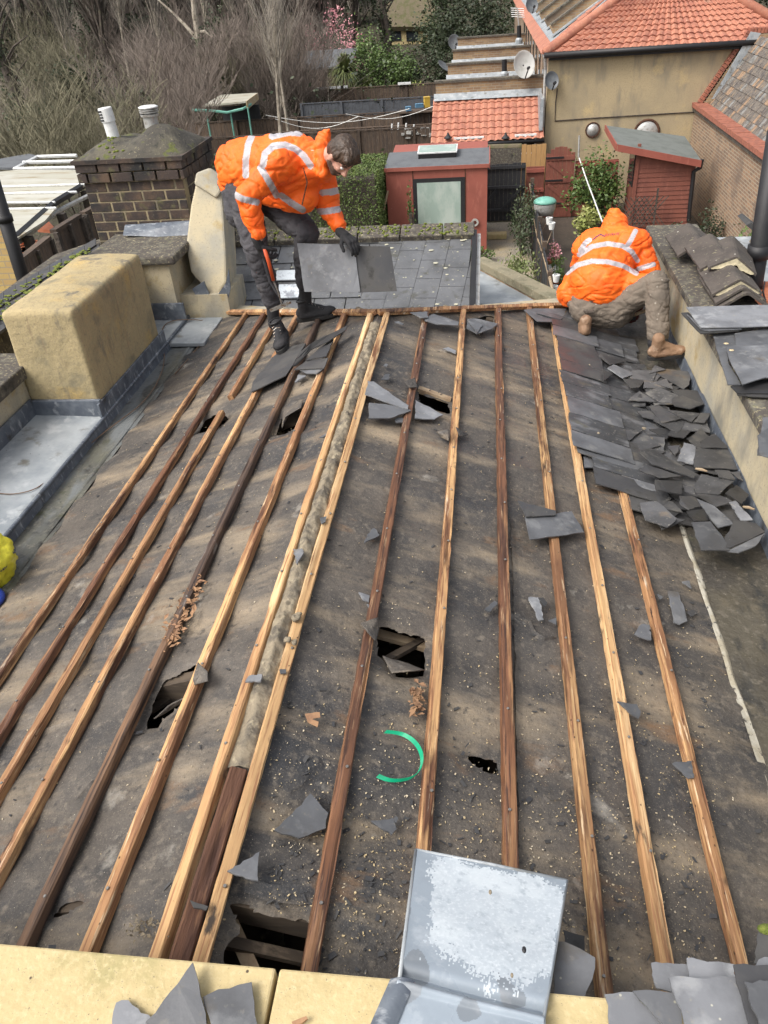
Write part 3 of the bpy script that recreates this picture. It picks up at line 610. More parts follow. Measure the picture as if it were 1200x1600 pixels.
# ================================================================== LOOSE SLATES AND RUBBLE
rs = random.Random(11)
M['slatemid'] = mat('slate_mid', (.078, .078, .080), [('noise', 5, .42, .6, (.045, .045, .046)), ('noise', 8, .54, .66, (.125, .12, .11)), ('noise', 4, .60, .70, (.12, .09, .06)), ('noise', 50, .6, .72, (.2, .19, .17)), ('spot', 26, .06, .04, (.36, .34, .27))], rough=.42, bump=(14, .5, .005), bump2=(120, .4, .001), var=.45, rnoise=(5, .28, .7))
def jag(pts, step=.05, r=.0035):
    out = []
    for i in range(len(pts)):
        a = pts[i]; b = pts[(i + 1) % len(pts)]; n = max(1, int((b - a).length / step))
        for k in range(n):
            p = a.lerp(b, k / n); out.append(p + Vector((rs.uniform(-r, r), rs.uniform(-r, r), 0)) * (1 if k else .4))
    return out
def slate(pts, label, m='slate', group=None, th=.006, name='loose_slate', cat='slate'):
    c = sum(pts, Vector((0, 0, 0))) / len(pts)
    n = Vector((0, 0, 0))
    for i in range(len(pts)): n += (pts[i] - c).cross(pts[(i + 1) % len(pts)] - c)
    n.normalize(); n = n if n.z > 0 else -n
    size = max((p - c).length for p in pts)
    return single(MB().prism(jag(pts, max(.012, size * .22), min(.004, size * .06)), n * th), name, M[m], label, cat, group)
def S_(px, side, h, label, m='slate', tilt=None, **k):
    """outline seen in the photograph, laid on the slope h above the felt; h may be one value per corner"""
    fn = {-1: pL, 1: pR}[side]; hh = h if hasattr(h, '__len__') else [h] * len(px)
    return slate([fn(a, b, q) for (a, b), q in zip(px, hh)], label, m, **k)
Z8 = lambda L: [(380 + u / 3.75, 480 + v / 3.75) for u, v in L]
Z5 = lambda L, ox=400, oy=400: [(ox + u / 3, oy + v / 3) for u, v in L]
Z4 = lambda L: [(860 + u / 3.529, 480 + v / 3.529) for u, v in L]
S_(Z8([(730, 440), (762, 440), (965, 580), (962, 602), (712, 515)]), 1, .040, 'long pointed grey slate beside the ridge, its tip on the first batten to the right')
S_(Z8([(735, 565), (830, 572), (985, 608), (860, 655), (735, 655)]), 1, .034, 'wedge of pale grey slate below the long pointed one near the ridge')
S_(Z8([(1008, 548), (1170, 635), (1120, 660), (1005, 655)]), 1, .012, 'grey triangle of slate just right of the red batten, below the torn slot')
S_(Z8([(888, 660), (925, 650), (955, 660), (935, 680), (895, 680)]), 1, .01, 'thumb-sized grey slate chip touching the left of the red batten, below the wedge')
S_(Z8([(50, 500), (60, 440), (170, 300), (250, 240), (370, 215), (300, 330), (250, 405)]), -1, .036, 'large blackish slate lying on the battens in front of the bending worker, by his foot', 'slatedk')
S_(Z8([(290, 350), (330, 270), (400, 215), (610, 110), (600, 140), (500, 205), (400, 250), (310, 345)]), -1, [.07, .09, .10, .07, .07, .075, .07, .06], 'long bowed dark slate leaning across the small pile in front of the bending worker', 'slatedk')
S_(Z8([(370, 315), (440, 250), (530, 190), (490, 290)]), -1, .055, 'dark slate with a pale worn face, middle of the small pile left of the ridge', 'slatedk')
S_(Z8([(300, 370), (370, 318), (500, 300), (475, 360)]), -1, .044, 'brownish slate low in the small pile left of the ridge', 'slatedk')
S_(Z8([(330, 372), (470, 362), (430, 394), (370, 392)]), -1, .034, 'pale thin slate at the bottom edge of the small pile left of the ridge')
S_(Z8([(305, 445), (325, 400), (370, 405)]), -1, .02, 'small triangle of slate under the small pile left of the ridge')
S_(Z8([(805, 428), (830, 398), (857, 396), (853, 428)]), 1, .012, 'small whitish square chip right of the ridge, above the long pointed slate')
S_(Z8([(820, 345), (835, 335), (848, 340), (840, 352)]), 1, .012, 'tiny white chip right of the ridge, uppermost on the bare felt')
S_(Z8([(447, 768), (500, 738), (503, 745), (470, 768)]), -1, .012, 'narrow pale splinter of slate left of the ridge')
S_(Z8([(885, 90), (910, 86), (942, 103), (930, 107)]), 1, .012, 'thin whitish flake right of the ridge near the far edge')
S_(Z5([(722, 267), (800, 264), (805, 292), (770, 292)]), 1, .055, 'small grey slate propped on the far edge board, second batten bay right of the ridge')
S_(Z5([(795, 292), (830, 275), (950, 312), (945, 328), (850, 324), (790, 305)]), 1, .042, 'half-moon grey slate against the far edge board')
S_(Z5([(985, 340), (990, 298), (1030, 295), (1130, 320), (1105, 345), (1035, 367)]), 1, .036, 'broken grey slate with a pointed piece on it by the far edge board')
S_(Z5([(1035, 362), (990, 300), (1010, 296), (1060, 325)]), 1, .046, 'pointed sliver lying on the broken slate by the far edge board')
S_(Z5([(875, 437), (900, 430), (935, 447), (935, 460)]), 1, .012, 'small pale chip in the third bay right of the ridge, near the far edge')
U = lambda L: Z5(L, 800, 400)
S_(U([(55, 255), (110, 248), (255, 250), (232, 300), (225, 312), (120, 310)]), 1, .045, 'grey slate beside the crouching worker, split across its corner')
S_(U([(225, 312), (262, 252), (300, 268), (345, 300), (340, 316)]), 1, .05, 'grey slate tucked under the crouching worker')
S_(U([(110, 270), (150, 262), (240, 292), (225, 300)]), 1, .056, 'narrow slate sliver lying on the split slate beside the crouching worker')
S_([(808, 783), (826, 789), (868, 799), (868, 806), (821, 809)], 1, .052, 'small mossy slate lapping the top of the big cracked slate on the right battens', 'slatedk')
S_([(820, 809), (868, 804), (893, 800), (912, 833), (828, 844)], 1, .040, 'big clean grey slate lying across the fourth right batten from the ridge')
V = lambda L: Z5(L, 800, 800)
S_(V([(75, 403), (125, 405), (147, 510), (125, 512)]), 1, .012, 'upright strip of grey slate left of the fifth right batten')
S_(V([(120, 405), (145, 405), (163, 430), (150, 447)]), 1, .016, 'dark rounded chip touching the strip of slate left of the fifth right batten', 'slatedk')
S_(V([(170, 512), (205, 500), (205, 530)]), 1, .014, 'small triangular chip against the left side of the fifth right batten')
S_(V([(730, 372), (775, 378), (800, 440), (820, 515), (785, 530), (755, 520)]), 1, .012, 'long narrow grey slate lying alone between the last right batten and the white mortar line')
S_(V([(678, 388), (708, 400), (690, 415)]), 1, .012, 'small grey chip just right of the last batten, above the narrow slate')
S_(V([(795, 330), (830, 325), (838, 360)]), 1, .012, 'small curved chip next to the white mortar line, above the narrow slate')
S_(V([(820, 470), (845, 462), (868, 480), (840, 494)]), 1, .012, 'brownish chip right of the narrow slate by the white mortar line', 'slatedk')
S_(V([(572, 575), (588, 545), (615, 528), (640, 535), (650, 605), (600, 590)]), 1, .014, 'shell-shaped grey slate against the left of the last right batten')
S_(V([(490, 890), (580, 905), (600, 940), (592, 972), (560, 955)]), 1, .034, 'fan-shaped slate shard with its point on the sixth right batten')
S_([(1050, 1193), (1080, 1190), (1083, 1217), (1075, 1218)], 1, .034, 'small grey slate corner lying on the last right batten, lower down')
W4 = lambda L: Z5(L, 400, 800)
S_(W4([(505, 150), (520, 110), (552, 80), (578, 112)]), 1, .012, 'pale grey pointed chip in the first bay right of the ridge, above the square hole')
S_(W4([(175, 180), (215, 175), (225, 195), (195, 250)]), -1, .042, 'small slate wedge stuck in the ridge between its two battens')
S_(W4([(480, 380), (530, 395), (528, 425), (500, 415)]), 1, .014, 'greenish grey chip touching the red batten just above the square hole')
S_(W4([(1070, 460), (1115, 420), (1130, 430), (1095, 472)]), 1, .016, 'pale chip against the left side of the fourth batten right of the ridge')
S_(W4([(295, 830), (335, 832), (330, 842), (298, 842)]), 1, .01, 'tiny dark chip alone in the first bay right of the ridge', 'slatedk')
S_(W4([(110, 742), (140, 742), (140, 760), (115, 762)]), 1, .036, 'tiny grey chip on the right ridge batten')
S_(W4([(300, 30), (330, 25), (325, 50), (308, 60)]), 1, .036, 'small grey chip on the right ridge batten, higher up')
S_([(390, 1057), (411, 1055), (408, 1066), (384, 1067)], -1, .042, 'small grey slate edge caught on the left ridge batten')
S_([(355, 1362), (405, 1333), (402, 1378)], 1, .032, 'grey triangular slate pointing at the ridge, above the biggest hole')
B4 = lambda L: Z5(L, 400, 1200)
S_(B4([(83, 297), (255, 125), (338, 215), (325, 285), (200, 332)]), 1, .014, 'large grey kite-shaped slate low in the first bay right of the ridge')
S_(B4([(537, 252), (640, 240), (655, 290), (635, 318)]), 1, .012, 'small grey triangle of slate between the second and third right battens, low down')
S_(B4([(640, 245), (655, 228), (665, 240), (655, 262)]), 1, .014, 'tiny white chip touching the low grey triangle of slate')
S_([(573, 945), (583, 948), (581, 958)], 1, .012, 'tiny pale shard left of the red batten above the square hole')
S_([(297, 1408), (325, 1418), (322, 1424), (303, 1420)], 1, .04, 'little dark shard bridging the rotten ridge board', 'slatedk')
S_([(820, 1010 - 200), (822, 812), (828, 843), (826, 844)], 1, .05, 'thin edge of slate under the big clean slate') if False else None
# scattered splinters too many to name one by one
rng = random.Random(5)
def scatter(name, n, mk, mats, label, cat):
    mb = MB()
    for _ in range(n): mk(mb)
    return tag(part(mb, name, mats, None, loc=(XR, 2.5, 4.4)), label, cat, None, 'stuff')
def on_roof(h=.004):
    while True:
        x = rng.uniform(XGL, XGR); y = rng.uniform(.72, 5.7)
        if y < yfar(x) - .05: break
    N = NL if x < XR else NR
    return Vector((x, y, zroof(x) + sag(x, y))) + N * h, N
def in_hole(p):
    x, y = photo_xy(p)
    for h in HOLES_L + HOLES_R:
        c = False
        for (x0, y0), (x1, y1) in zip(h, h[1:] + h[:1]):
            if (y0 > y) != (y1 > y) and x < (x1 - x0) * (y - y0) / (y1 - y0) + x0: c = not c
        if c: return True
    return False
def photo_xy(p):
    c = CM.T @ (np.array([p[0], p[1], p[2]]) - CAM); return 600 - F * c[0] / c[2], 800 + F * c[1] / c[2]
def mk_chip(mb, smin=.001, smax=.0045):
    p, N = on_roof(.0035)
    if rng.random() < .6:      # more of them low on the right, where sawdust lies thick
        pp = pR(rng.uniform(420, 1120), rng.triangular(900, 1560, 1400), .0035)
        if pp.x > XR + .07: p = pp + Vector((0, 0, sag(pp.x, pp.y)))
    if in_hole(p): return
    a = rng.uniform(0, 6.28); L = smin + (smax - smin) * rng.random() ** 2; wd = L * rng.uniform(.15, .7)
    d = Vector((math.cos(a), math.sin(a), rng.uniform(-.1, .3))); e = Vector((-d.y, d.x, 0))
    mb.prism([p - d * L - e * wd, p + d * L - e * wd * .6, p + d * L * .8 + e * wd, p - d * L * .7 + e * wd * .8], (0, 0, .0015))
scatter('wood_chips', 4600, mk_chip, M['chip'], 'pale wood splinters and sawdust strewn over the bare felt', 'debris')
scatter('slate_crumbs', 700, lambda mb: mk_chip(mb, .004, .014), M['slatedk'], 'tiny dark slate crumbs strewn over felt and battens', 'debris')
def mk_leaf(cx, cy, fn, sp, L=(.008, .02)):
    def f(mb):
        p = fn(rng.gauss(cx, sp[0]), rng.gauss(cy, sp[1]), rng.uniform(.008, .03)); a = rng.uniform(0, 6.28); l = rng.uniform(*L)
        d = Vector((math.cos(a), math.sin(a), rng.uniform(-.5, .7))) * l; e = Vector((-d.y, d.x, rng.uniform(-.5, .5) * l)) * .6
        c = p + Vector((0, 0, .004)); mb.add([p - d, c + e, p + d, c - e * .8, p], [(0, 4, 1), (4, 2, 1), (0, 3, 4), (4, 3, 2)])
    return f
def fdry(mb):
    t = rng.random(); mk_leaf(262 + 50 * t, 1005 - 100 * t, pL, (7, 8))(mb)
scatter('dry_leaves', 150, fdry, M['leafdry'], 'drift of curled dry brown leaves against the blackened batten', 'leaves')
scatter('dry_leaves', 60, mk_leaf(651, 1092, pR, (5, 14)), M['leafdry'], 'clump of dry brown leaves below the square hole, against the batten', 'leaves')
scatter('leaf_litter', 60, mk_leaf(225, 1450, pL, (14, 10), (.003, .009)), M['mortar'], 'brown crumbs of litter gathered low in the bay left of the ridge', 'debris')
S_([(476, 1116), (499, 1113), (500, 1121), (487, 1124), (498, 1128), (496, 1136), (481, 1129)], 1, .01, 'curled dry tan leaf alone in the first bay right of the ridge', 'leafdry', name='dry_leaf', cat='leaf', th=.002)
# green strap
pth = [(602, 1143), (614, 1144), (630, 1147), (645, 1156), (655, 1168), (660, 1182), (659, 1197), (653, 1209), (640, 1217), (622, 1220), (606, 1219), (590, 1212)]
P3 = [pR(a, b, .014 + .03 * max(0, 1 - abs(i - 5) / 3)) for i, (a, b) in enumerate(pth)]
sp = MB(); fine = []
for i in range(len(P3) - 1):
    for k in range(4): fine.append(P3[i].lerp(P3[i + 1], k / 4))
fine.append(P3[-1])
for _ in range(3): fine = [fine[0]] + [(fine[i - 1] + fine[i] * 2 + fine[i + 1]) / 4 for i in range(1, len(fine) - 1)] + [fine[-1]]
sp.grid(lambda u, v: fine[int(round(v * (len(fine) - 1)))] + NR * (u - .5) * .006 + Vector((.008 * (u - .5), .010 * (u - .5), 0)), 1, len(fine) - 1)
o = single(sp, 'plastic_strap', M['green'], 'curled bright green plastic strap lying on the felt', 'strap'); s = o.modifiers.new('t', 'SOLIDIFY'); s.thickness = .0015

# ---- the heap of slates in the right gutter
HEAP = dict(
 a=[(285, 250), (410, 305), (330, 320), (265, 270)], b=[(312, 338), (345, 318), (465, 372), (400, 395)], c=[(285, 345), (345, 372), (290, 410)],
 d=[(570, 360), (600, 340), (775, 360), (765, 430), (735, 455)], e=[(400, 398), (520, 405), (490, 445), (445, 450)], f=[(500, 425), (560, 410), (650, 530), (575, 545)],
 g=[(665, 455), (830, 465), (875, 545), (700, 510)], h=[(540, 550), (600, 545), (720, 618), (615, 642)], i=[(640, 570), (825, 590), (780, 635), (720, 612)],
 j=[(790, 635), (830, 585), (885, 590), (850, 640)], k=[(825, 745), (900, 700), (990, 780), (830, 778)], l=[(645, 770), (715, 765), (690, 825)],
 m=[(735, 750), (805, 765), (785, 870), (700, 850)], n=[(800, 785), (1000, 790), (1050, 900), (790, 885)], o=[(485, 800), (570, 790), (800, 920), (790, 945), (560, 870)],
 p=[(495, 905), (520, 870), (720, 935), (600, 945)], r=[(575, 955), (725, 965), (720, 1035), (580, 1010)], s=[(790, 1000), (830, 925), (1010, 965), (930, 1035), (800, 1030)],
 t=[(905, 900), (985, 905), (1020, 955), (930, 940)], u=[(985, 912), (1045, 910), (1060, 965)], v=[(800, 1035), (930, 1040), (1005, 1075), (915, 1105)],
 w=[(965, 1030), (1025, 985), (1095, 1040), (1055, 1090)], x=[(710, 1045), (790, 1050), (830, 1100), (760, 1120), (715, 1090)], y=[(750, 1130), (880, 1110), (875, 1180), (790, 1185)],
 z=[(805, 1060), (905, 1100), (1010, 1200), (925, 1222), (880, 1170)], A=[(985, 1080), (1020, 1070), (1115, 1175), (1050, 1180)],
 D=[(975, 1350), (1060, 1308), (1180, 1252), (1130, 1322), (1040, 1357)], B=[(775, 1190), (880, 1185), (940, 1260), (990, 1347), (830, 1345)], C=[(940, 1327), (1010, 1175), (1130, 1195), (1180, 1245), (1060, 1300), (990, 1330)])
HL = dict(a='brown-stained triangular slate nearest the left boot of the crouching worker', b='pale grey slate with a whitish edge chip, below the left boot of the crouching worker',
 c='small three-cornered slate left of the heap, under the pale grey one', d='big blunt-ended slate against the parapet foot, just in front of the tan right boot', f='long bronze-tinged slate slanting down through the top of the heap',
 g='wide black slate against the lead, in the upper heap', h='dark diamond slate jutting from the left edge of the upper heap', i='brown-tinged slate between the black slates of the upper heap',
 k='rounded dark slate against the lead below the bare patch of gutter', m='grey slate with a pale top edge standing at the middle of the heap', n='broad mottled slate in the middle of the heap, against the lead',
 o='long pointed black slate reaching into the heap from the left', r='wet black slate at the end of the last nailed row', s='brownish slate with a stone on it in the lower heap', u='small black triangle against the lead in the lower heap',
 x='round dark slate with a white spot at the foot of the heap', z='long blue-grey slate with dark scratches in the foot of the heap', A='narrow grey slate beside the scratched blue-grey one',
 B='large blue-grey slate forming the lowest left corner of the heap', C='big black slate with a curved edge on top of the foot of the heap', D='pale curved edge of slate under the big black one')
def pG(px, py, h):       # heap surface: slope first, then level gutter
    q = pR(px, py, h)
    return q if q.x < XGR else pZ(px, py, ZGR + h)
rh = random.Random(3)
for n_ in range(75):     # the broken slates underneath
    t = rh.random(); x = rh.uniform(.86, 1.40); y = rh.uniform(3.45, 5.35)
    if x < 1.0 and y > 4.9: continue
    if x > 1.42 - .0 : continue
    base = max(zroof(min(x, XGR)), ZGR) + .014 + .045 * rh.random() + (.02 if 1.0 < x < 1.35 else 0)
    a0 = rh.uniform(0, 6.28); k = rh.choice((3, 4, 4, 4, 5)); rx = rh.uniform(.08, .16); ry = rx * rh.uniform(.5, .85)
    sx_, sy_ = rh.uniform(-.12, .03), rh.uniform(-.05, .05); pts = []
    for i in range(k):
        a = a0 + 2 * math.pi * i / k + rh.uniform(-.3, .3); u = rx * math.cos(a); v = ry * math.sin(a); ca, sa = math.cos(a0), math.sin(a0)
        dx, dy = u * ca - v * sa, u * sa + v * ca; pts.append(Vector((min(x + dx, 1.445), y + dy, base + dx * sx_ + dy * sy_)))
    side_ = 'parapet side' if x > 1.14 else 'batten side'; zone_ = 'near end' if y < 4.0 else ('far end by the crouching worker' if y > 4.7 else 'middle')
    slate(pts, ('small' if rx < .105 else 'larger') + ' broken dark slate in the gutter heap, %s, %s' % (side_, zone_), rh.choice(('slatedk', 'slatemid', 'slatemid')), 'broken slates heaped in the right gutter')
for i, (k, L) in enumerate(HEAP.items()):
    h0 = .085 + .004 * i; L = Z4(L); pts = []
    for j, (a, b) in enumerate(L): pts.append(pG(a, b, h0 * .75 + rh.uniform(-.012, .012)))
    if k in HL: slate(pts, HL[k], 'slate' if k in 'bzBDAm' else ('slatemid' if k in 'dfinos' else 'slatedk'))
    else: slate(pts, 'broken dark slate in the heap filling the gutter by the right parapet', 'slatedk', 'broken slates heaped in the right gutter')
slate([pR(a, b, .01) for a, b in Z4([(183, 822), (300, 855), (355, 890), (185, 890)])], 'pale slate poking out under the last nailed row, above the end of the last batten', 'slate')
slate([pR(a, b, .035) for a, b in Z4([(130, 730), (200, 745), (360, 800), (520, 860), (480, 900), (345, 870), (150, 800)])], 'long pale grey slate, lowest of the row still on the right slope', 'slate')
slate([pR(a, b, .03) for a, b in Z4([(380, 892), (490, 905), (575, 955), (625, 1025), (560, 1018), (400, 965)])], 'grey slate across the head of the last right batten', 'slate')
for (u_, v_, lab) in ((215, 320, 'yellowish stone chip on the nailed slates, near the left boot'), (265, 695, 'yellowish stone chip with a dark root across it on the nailed slates'), (515, 668, 'small cream pebble on the dark slates'), (550, 725, 'flat cream chip on the dark slates'), (845, 980, 'tan pebble on the brownish slate of the heap')):
    a, b = Z4([(u_, v_)])[0]; p = pG(a, b, .085 if u_ > 800 else .055); q = MB().ell(p, (.016, .012, .008), Matrix.Rotation(u_, 3, 'Z'), 7, 5)
    q.v = [tuple(Vector(v) + Vector((1, .6, .5)) * .006 * noise.noise((v[0] * 50, v[1] * 50, v[2] * 50))) for v in q.v]; single(q, 'stone_chip', M['mortar'], lab, 'stone')
for (u0, v0, u1, v1, lab) in ((800, 890, 865, 905, 'short tan stick on the middle of the heap of slates'), (825, 1030, 890, 1042, 'short tan stick low on the heap of slates'), (1060, 1100, 1125, 1115, 'splintered orange stick at the lead edge of the heap')):
    (a, b), (c, d) = Z4([(u0, v0), (u1, v1)]); single(MB().tube([pG(a, b, .11), pG((a + c) / 2, (b + d) / 2 - 1, .112), pG(c, d, .11)], [.006, .009, .005], 6), 'stick', M['stick'], lab, 'stick')
# ================================================================== LEFT SIDE
lf = thing('lead_gutter', (-2.95, 3.0, ZGL), 'grey lead-lined box gutter running past the big yellow block, moss along its edge', 'gutter')
ZL = 4.09
def leadflat(x0, x1, y0, y1, rise=.02):
    mb = MB(); mb.grid(lambda u, v: (x0 + (x1 - x0) * u, y0 + (y1 - y0) * v, ZL + rise * (1 - u) + .005 * noise.noise((u * 4, v * 9, y0)) - (.012 if u > .97 else 0)), 24, 90); return mb
part(leadflat(-3.24, -2.70, .6, 4.66), 'lead_sheet', M['lead'], lf, smooth=True)
part(leadflat(-3.1, -2.70, 5.9, 6.72), 'lead_sheet', M['lead'], lf, smooth=True)
part(MB().bb(-3.24, -2.705, .6, 6.75, 3.6, ZL - .012), 'gutter_kerb', M['copedk'], lf)
part(MB().tube([(-2.70, .6 + .3 * i, ZL - .004) for i in range(21)], .013, 8), 'lead_roll', M['leaddk'], lf, smooth=True)
part(MB().grid(lambda u, v: (-2.697 + .012 * u, .6 + 6.1 * v, ZL - .01 - .075 * u), 3, 60), 'lead_drip', M['leaddk'], lf, smooth=True)
part(MB().bb(-2.716, -2.698, 4.60, 5.95, ZL - .005, ZL + .11), 'lead_upstand', M['leaddk'], lf, bevel=.004)
part(MB().bb(-3.24, -2.70, 4.625, 4.655, ZL, ZL + .13), 'lead_upstand', M['leaddk'], lf, bevel=.006)
part(MB().bb(-3.235, -3.215, .6, 4.64, ZL + .01, ZL + .14), 'lead_upstand', M['leaddk'], lf, bevel=.004)

# parapet nearer than the block
pw = thing('parapet_wall', (-3.45, 2.5, 0), 'pale rendered parapet with dark stone coping, left edge, nearer than the yellow block', 'wall')
part(MB().bb(-3.75, -3.24, .2, 4.9, 3.0, 4.38), 'wall', M['rendpale'], pw)
for i in range(5):
    part(MB().bb(-3.80, -3.20, .3 + .92 * i, .3 + .92 * (i + 1) - .008, 4.38, 4.475), 'coping_stone', M['copedk'], pw, bevel=.012)

# the yellow rendered block
def soft_box(x0, x1, y0, y1, z0, z1, n=16, rnd=.045, amp=.010, crown=.03, seed=0):
    """hand-trowelled block: every face a grid, corners rounded"""
    mb = MB(); c = Vector(((x0 + x1) / 2, (y0 + y1) / 2, (z0 + z1) / 2)); h = Vector(((x1 - x0) / 2, (y1 - y0) / 2, (z1 - z0) / 2))
    def P(q):
        v = Vector((q[0] * h.x, q[1] * h.y, q[2] * h.z)); inner = Vector((max(-h.x + rnd, min(h.x - rnd, v.x)), max(-h.y + rnd, min(h.y - rnd, v.y)), max(-h.z + rnd, min(h.z - rnd, v.z))))
        d = v - inner
        if d.length > 1e-9: v = inner + d.normalized() * min(rnd, d.length)
        n_ = Vector(q); k = noise.noise((v.x * 3 + seed, v.y * 3, v.z * 3)) * amp + noise.noise((v.x * 11, v.y * 11 + seed, v.z * 11)) * amp * .3
        if q[2] > .99: v.z += crown * (1 - q[0] ** 2) * (1 - q[1] ** 4 * .7)
        return c + v + n_.normalized() * k
    for ax in range(3):
        for s_ in (-1, 1):
            def fn(u, v, ax=ax, s_=s_):
                q = [0, 0, 0]; q[ax] = s_; q[(ax + 1) % 3] = (2 * u - 1) * s_; q[(ax + 2) % 3] = 2 * v - 1; return P(q)
            mb.grid(fn, n, n)
    return mb
def weld(o, d=.0015):
    m = o.modifiers.new('w', 'WELD'); m.merge_threshold = d; return o
o = single(soft_box(-3.24, -2.72, 4.66, 5.9, 3.7, 4.86, 44, .028, .009, .03), 'rendered_block', M['render'], 'big yellow-rendered block with a rounded top, standing in the lead gutter on the left', 'chimney block', smooth=True, loc=(-2.98, 5.28, 3.7)); weld(o)

# mossy tile-topped wall behind it, to the left edge
mw = thing('tiled_wall', (-4.2, 6.3, 0), 'low wall topped with mossy slates behind the yellow block, running off the left edge', 'wall')
def poly_slab(px, z, th, m, name, parent, **k):
    pts = [pZ(a, b, z) for a, b in px]; return part(MB().prism(pts, (0, 0, -th)), name, M[m], parent, **k)
poly_slab([(-30, 480), (85, 398), (160, 372), (165, 402), (120, 412), (62, 450), (-30, 540)], 4.50, 3.2, 'copedk', 'wall', mw)
q = MB(); rw = random.Random(2)
for r in range(3):
    a0 = (-30 - 0 * r, 476 + 21 * r); a1 = (150 + 5 * r, 372 + 9 * r)
    for i in range(10):
        t0, t1 = i / 10, (i + .97) / 10; P = lambda t, e: pZ(a0[0] + (a1[0] - a0[0]) * t, a0[1] + (a1[1] - a0[1]) * t + e * (22 - 12 * t), 4.545 - .012 * r + rw.uniform(0, .006))
        q.prism([P(t0, 0), P(t1, 0), P(t1, 1), P(t0, 1)], (0, 0, -.02))
part(q, 'slate_coping', M['slatedk'], mw)
q = MB()
for _ in range(240):
    t = rw.random(); x = -10 + 150 * t; y = 478 - 88 * t + rw.uniform(-6, 40 - 22 * t); p = pZ(x, y, 4.552); r = rw.uniform(.008, .03); q.ell(p, (r, r * .8, r * .3), None, 6, 4)
part(q, 'moss', M['moss'], mw, smooth=True)['kind'] = 'stuff'

# stepped parapet beyond the block and the raking render pier
sp_ = thing('stepped_parapet', (-2.9, 6.8, 0), 'low rendered parapet with a lichened coping between the yellow block and the brick chimney', 'wall')
part(MB().bb(-3.45, -2.74, 6.45, 7.0, 3.4, 4.60), 'wall', M['rendpale'], sp_)
part(MB().bb(-3.5, -2.66, 6.40, 7.15, 4.60, 4.68), 'coping_stone', M['copedk'], sp_, bevel=.02)
part(MB().bb(-3.55, -3.02, 6.0, 6.40, 4.55, 4.63), 'coping_stone', M['copedk'], sp_, bevel=.02)
part(MB().bb(-3.45, -3.05, 6.0, 6.42, 3.4, 4.55), 'wall', M['rendpale'], sp_)
part(MB().bb(-3.08, -2.68, 6.425, 6.45, ZL, ZL + .16), 'lead_upstand', M['leaddk'], sp_)
part(MB().prism([pY(195, 352, 7.12), pY(302, 345, 7.12), pY(306, 372, 7.0), pY(192, 368, 7.0)], (0, .02, 0)), 'lead_apron', M['leaddk'], sp_)
kp = thing('raking_pier', (-2.5, 6.7, 0), 'pale cracked render pier raking down from the brick chimney behind the bending worker', 'wall')
q = MB()
prof = [(290, 385), (298, 320), (308, 276), (330, 268), (344, 280), (349, 330), (353, 395), (354, 440), (334, 472), (316, 446), (298, 425)]
pn = (0.1, -.84, .54); f0 = [pP(a, b, (-2.4, 6.62, 4.3), pn) for a, b in prof]
q.prism(f0, Vector((-.04, .40, -.16)))
cq = [pP(a, b, (-2.4, 6.62, 4.3), pn) for a, b in ((305, 290), (308, 272), (330, 264), (347, 277), (349, 300), (340, 312))]
q.prism([p + Vector((0, -.03, .02)) for p in cq], Vector((-.04, .46, -.16)))
part(q, 'pier', M['rendpale'], kp, bevel=.02)
part(MB().bb(-2.75, -2.3, 6.55, 7.1, 2.5, 4.28), 'wall', M['rendpale'], kp)
part(MB().prism([pY(332, 472, 6.56), pY(353, 442, 6.56), pY(357, 420, 6.56), pY(360, 452, 6.56), pY(352, 482, 6.56), pY(322, 486, 6.56), pY(300, 452, 6.56), pY(318, 440, 6.56)], (0, .02, 0)), 'lead_flashing', M['leaddk'], kp)
part(MB().bb(-2.74, -2.38, 5.98, 6.56, ZGL + .01, ZGL + .05), 'lead_ledge', M['lead'], kp, bevel=.01)
o = single(MB().tube([pY(310, 277, 7.3), pY(325, 269, 7.3), pY(338, 271, 7.3), pY(342, 279, 7.3)], .006, 6), 'cable', M['greymetal'], 'thin pale cable looped over the top of the render pier', 'cable')

# brick chimney with two cowls
YC = 7.4; ch = thing('brick_chimney', (-3.3, 7.8, 3.0), 'sooty brick chimney stack with a humped mossy mortar top and two white cowls', 'chimney')
cxl, cxr = pY(155, 375, YC)[0], pY(300, 350, YC)[0]; zt = pY(200, 252, YC)[2]; zb = 3.6
part(MB().bb(cxl + .003, cxr - .003, YC + .003, YC + .86, zb, zt), 'mortar_core', M['jointpale'], ch)
bk = MB(); rb = random.Random(8); hrow = .090
rows = int((zt - zb) / hrow)
for r in range(rows):
    z1 = zt - r * hrow; z0 = z1 - hrow + .012; out = .035 if r < 2 else 0
    x = cxl - out - (.115 if r % 2 else 0)
    while x < cxr + out:
        x0 = max(x, cxl - out); x1 = min(x + .215, cxr + out)
        if x1 - x0 > .03: bk.bb(x0 + .005, x1 - .005, YC - out - rb.uniform(0, .003), YC + .1, z0, z1)
        x += .225
    y = YC + .101 - (.115 if r % 2 else 0)
    while y < YC + .86:
        y0 = max(y, YC + .101); y1 = min(y + .215, YC + .86 + out)
        if y1 - y0 > .03:
            bk.bb(cxr - .1, cxr + out + rb.uniform(0, .006), y0 + .005, y1 - .005, z0, z1)
            bk.bb(cxl - out, cxl + .1, y0 + .005, y1 - .005, z0, z1)
        y += .225
part(bk, 'brickwork', M['brickblk'], ch, bevel=.004)
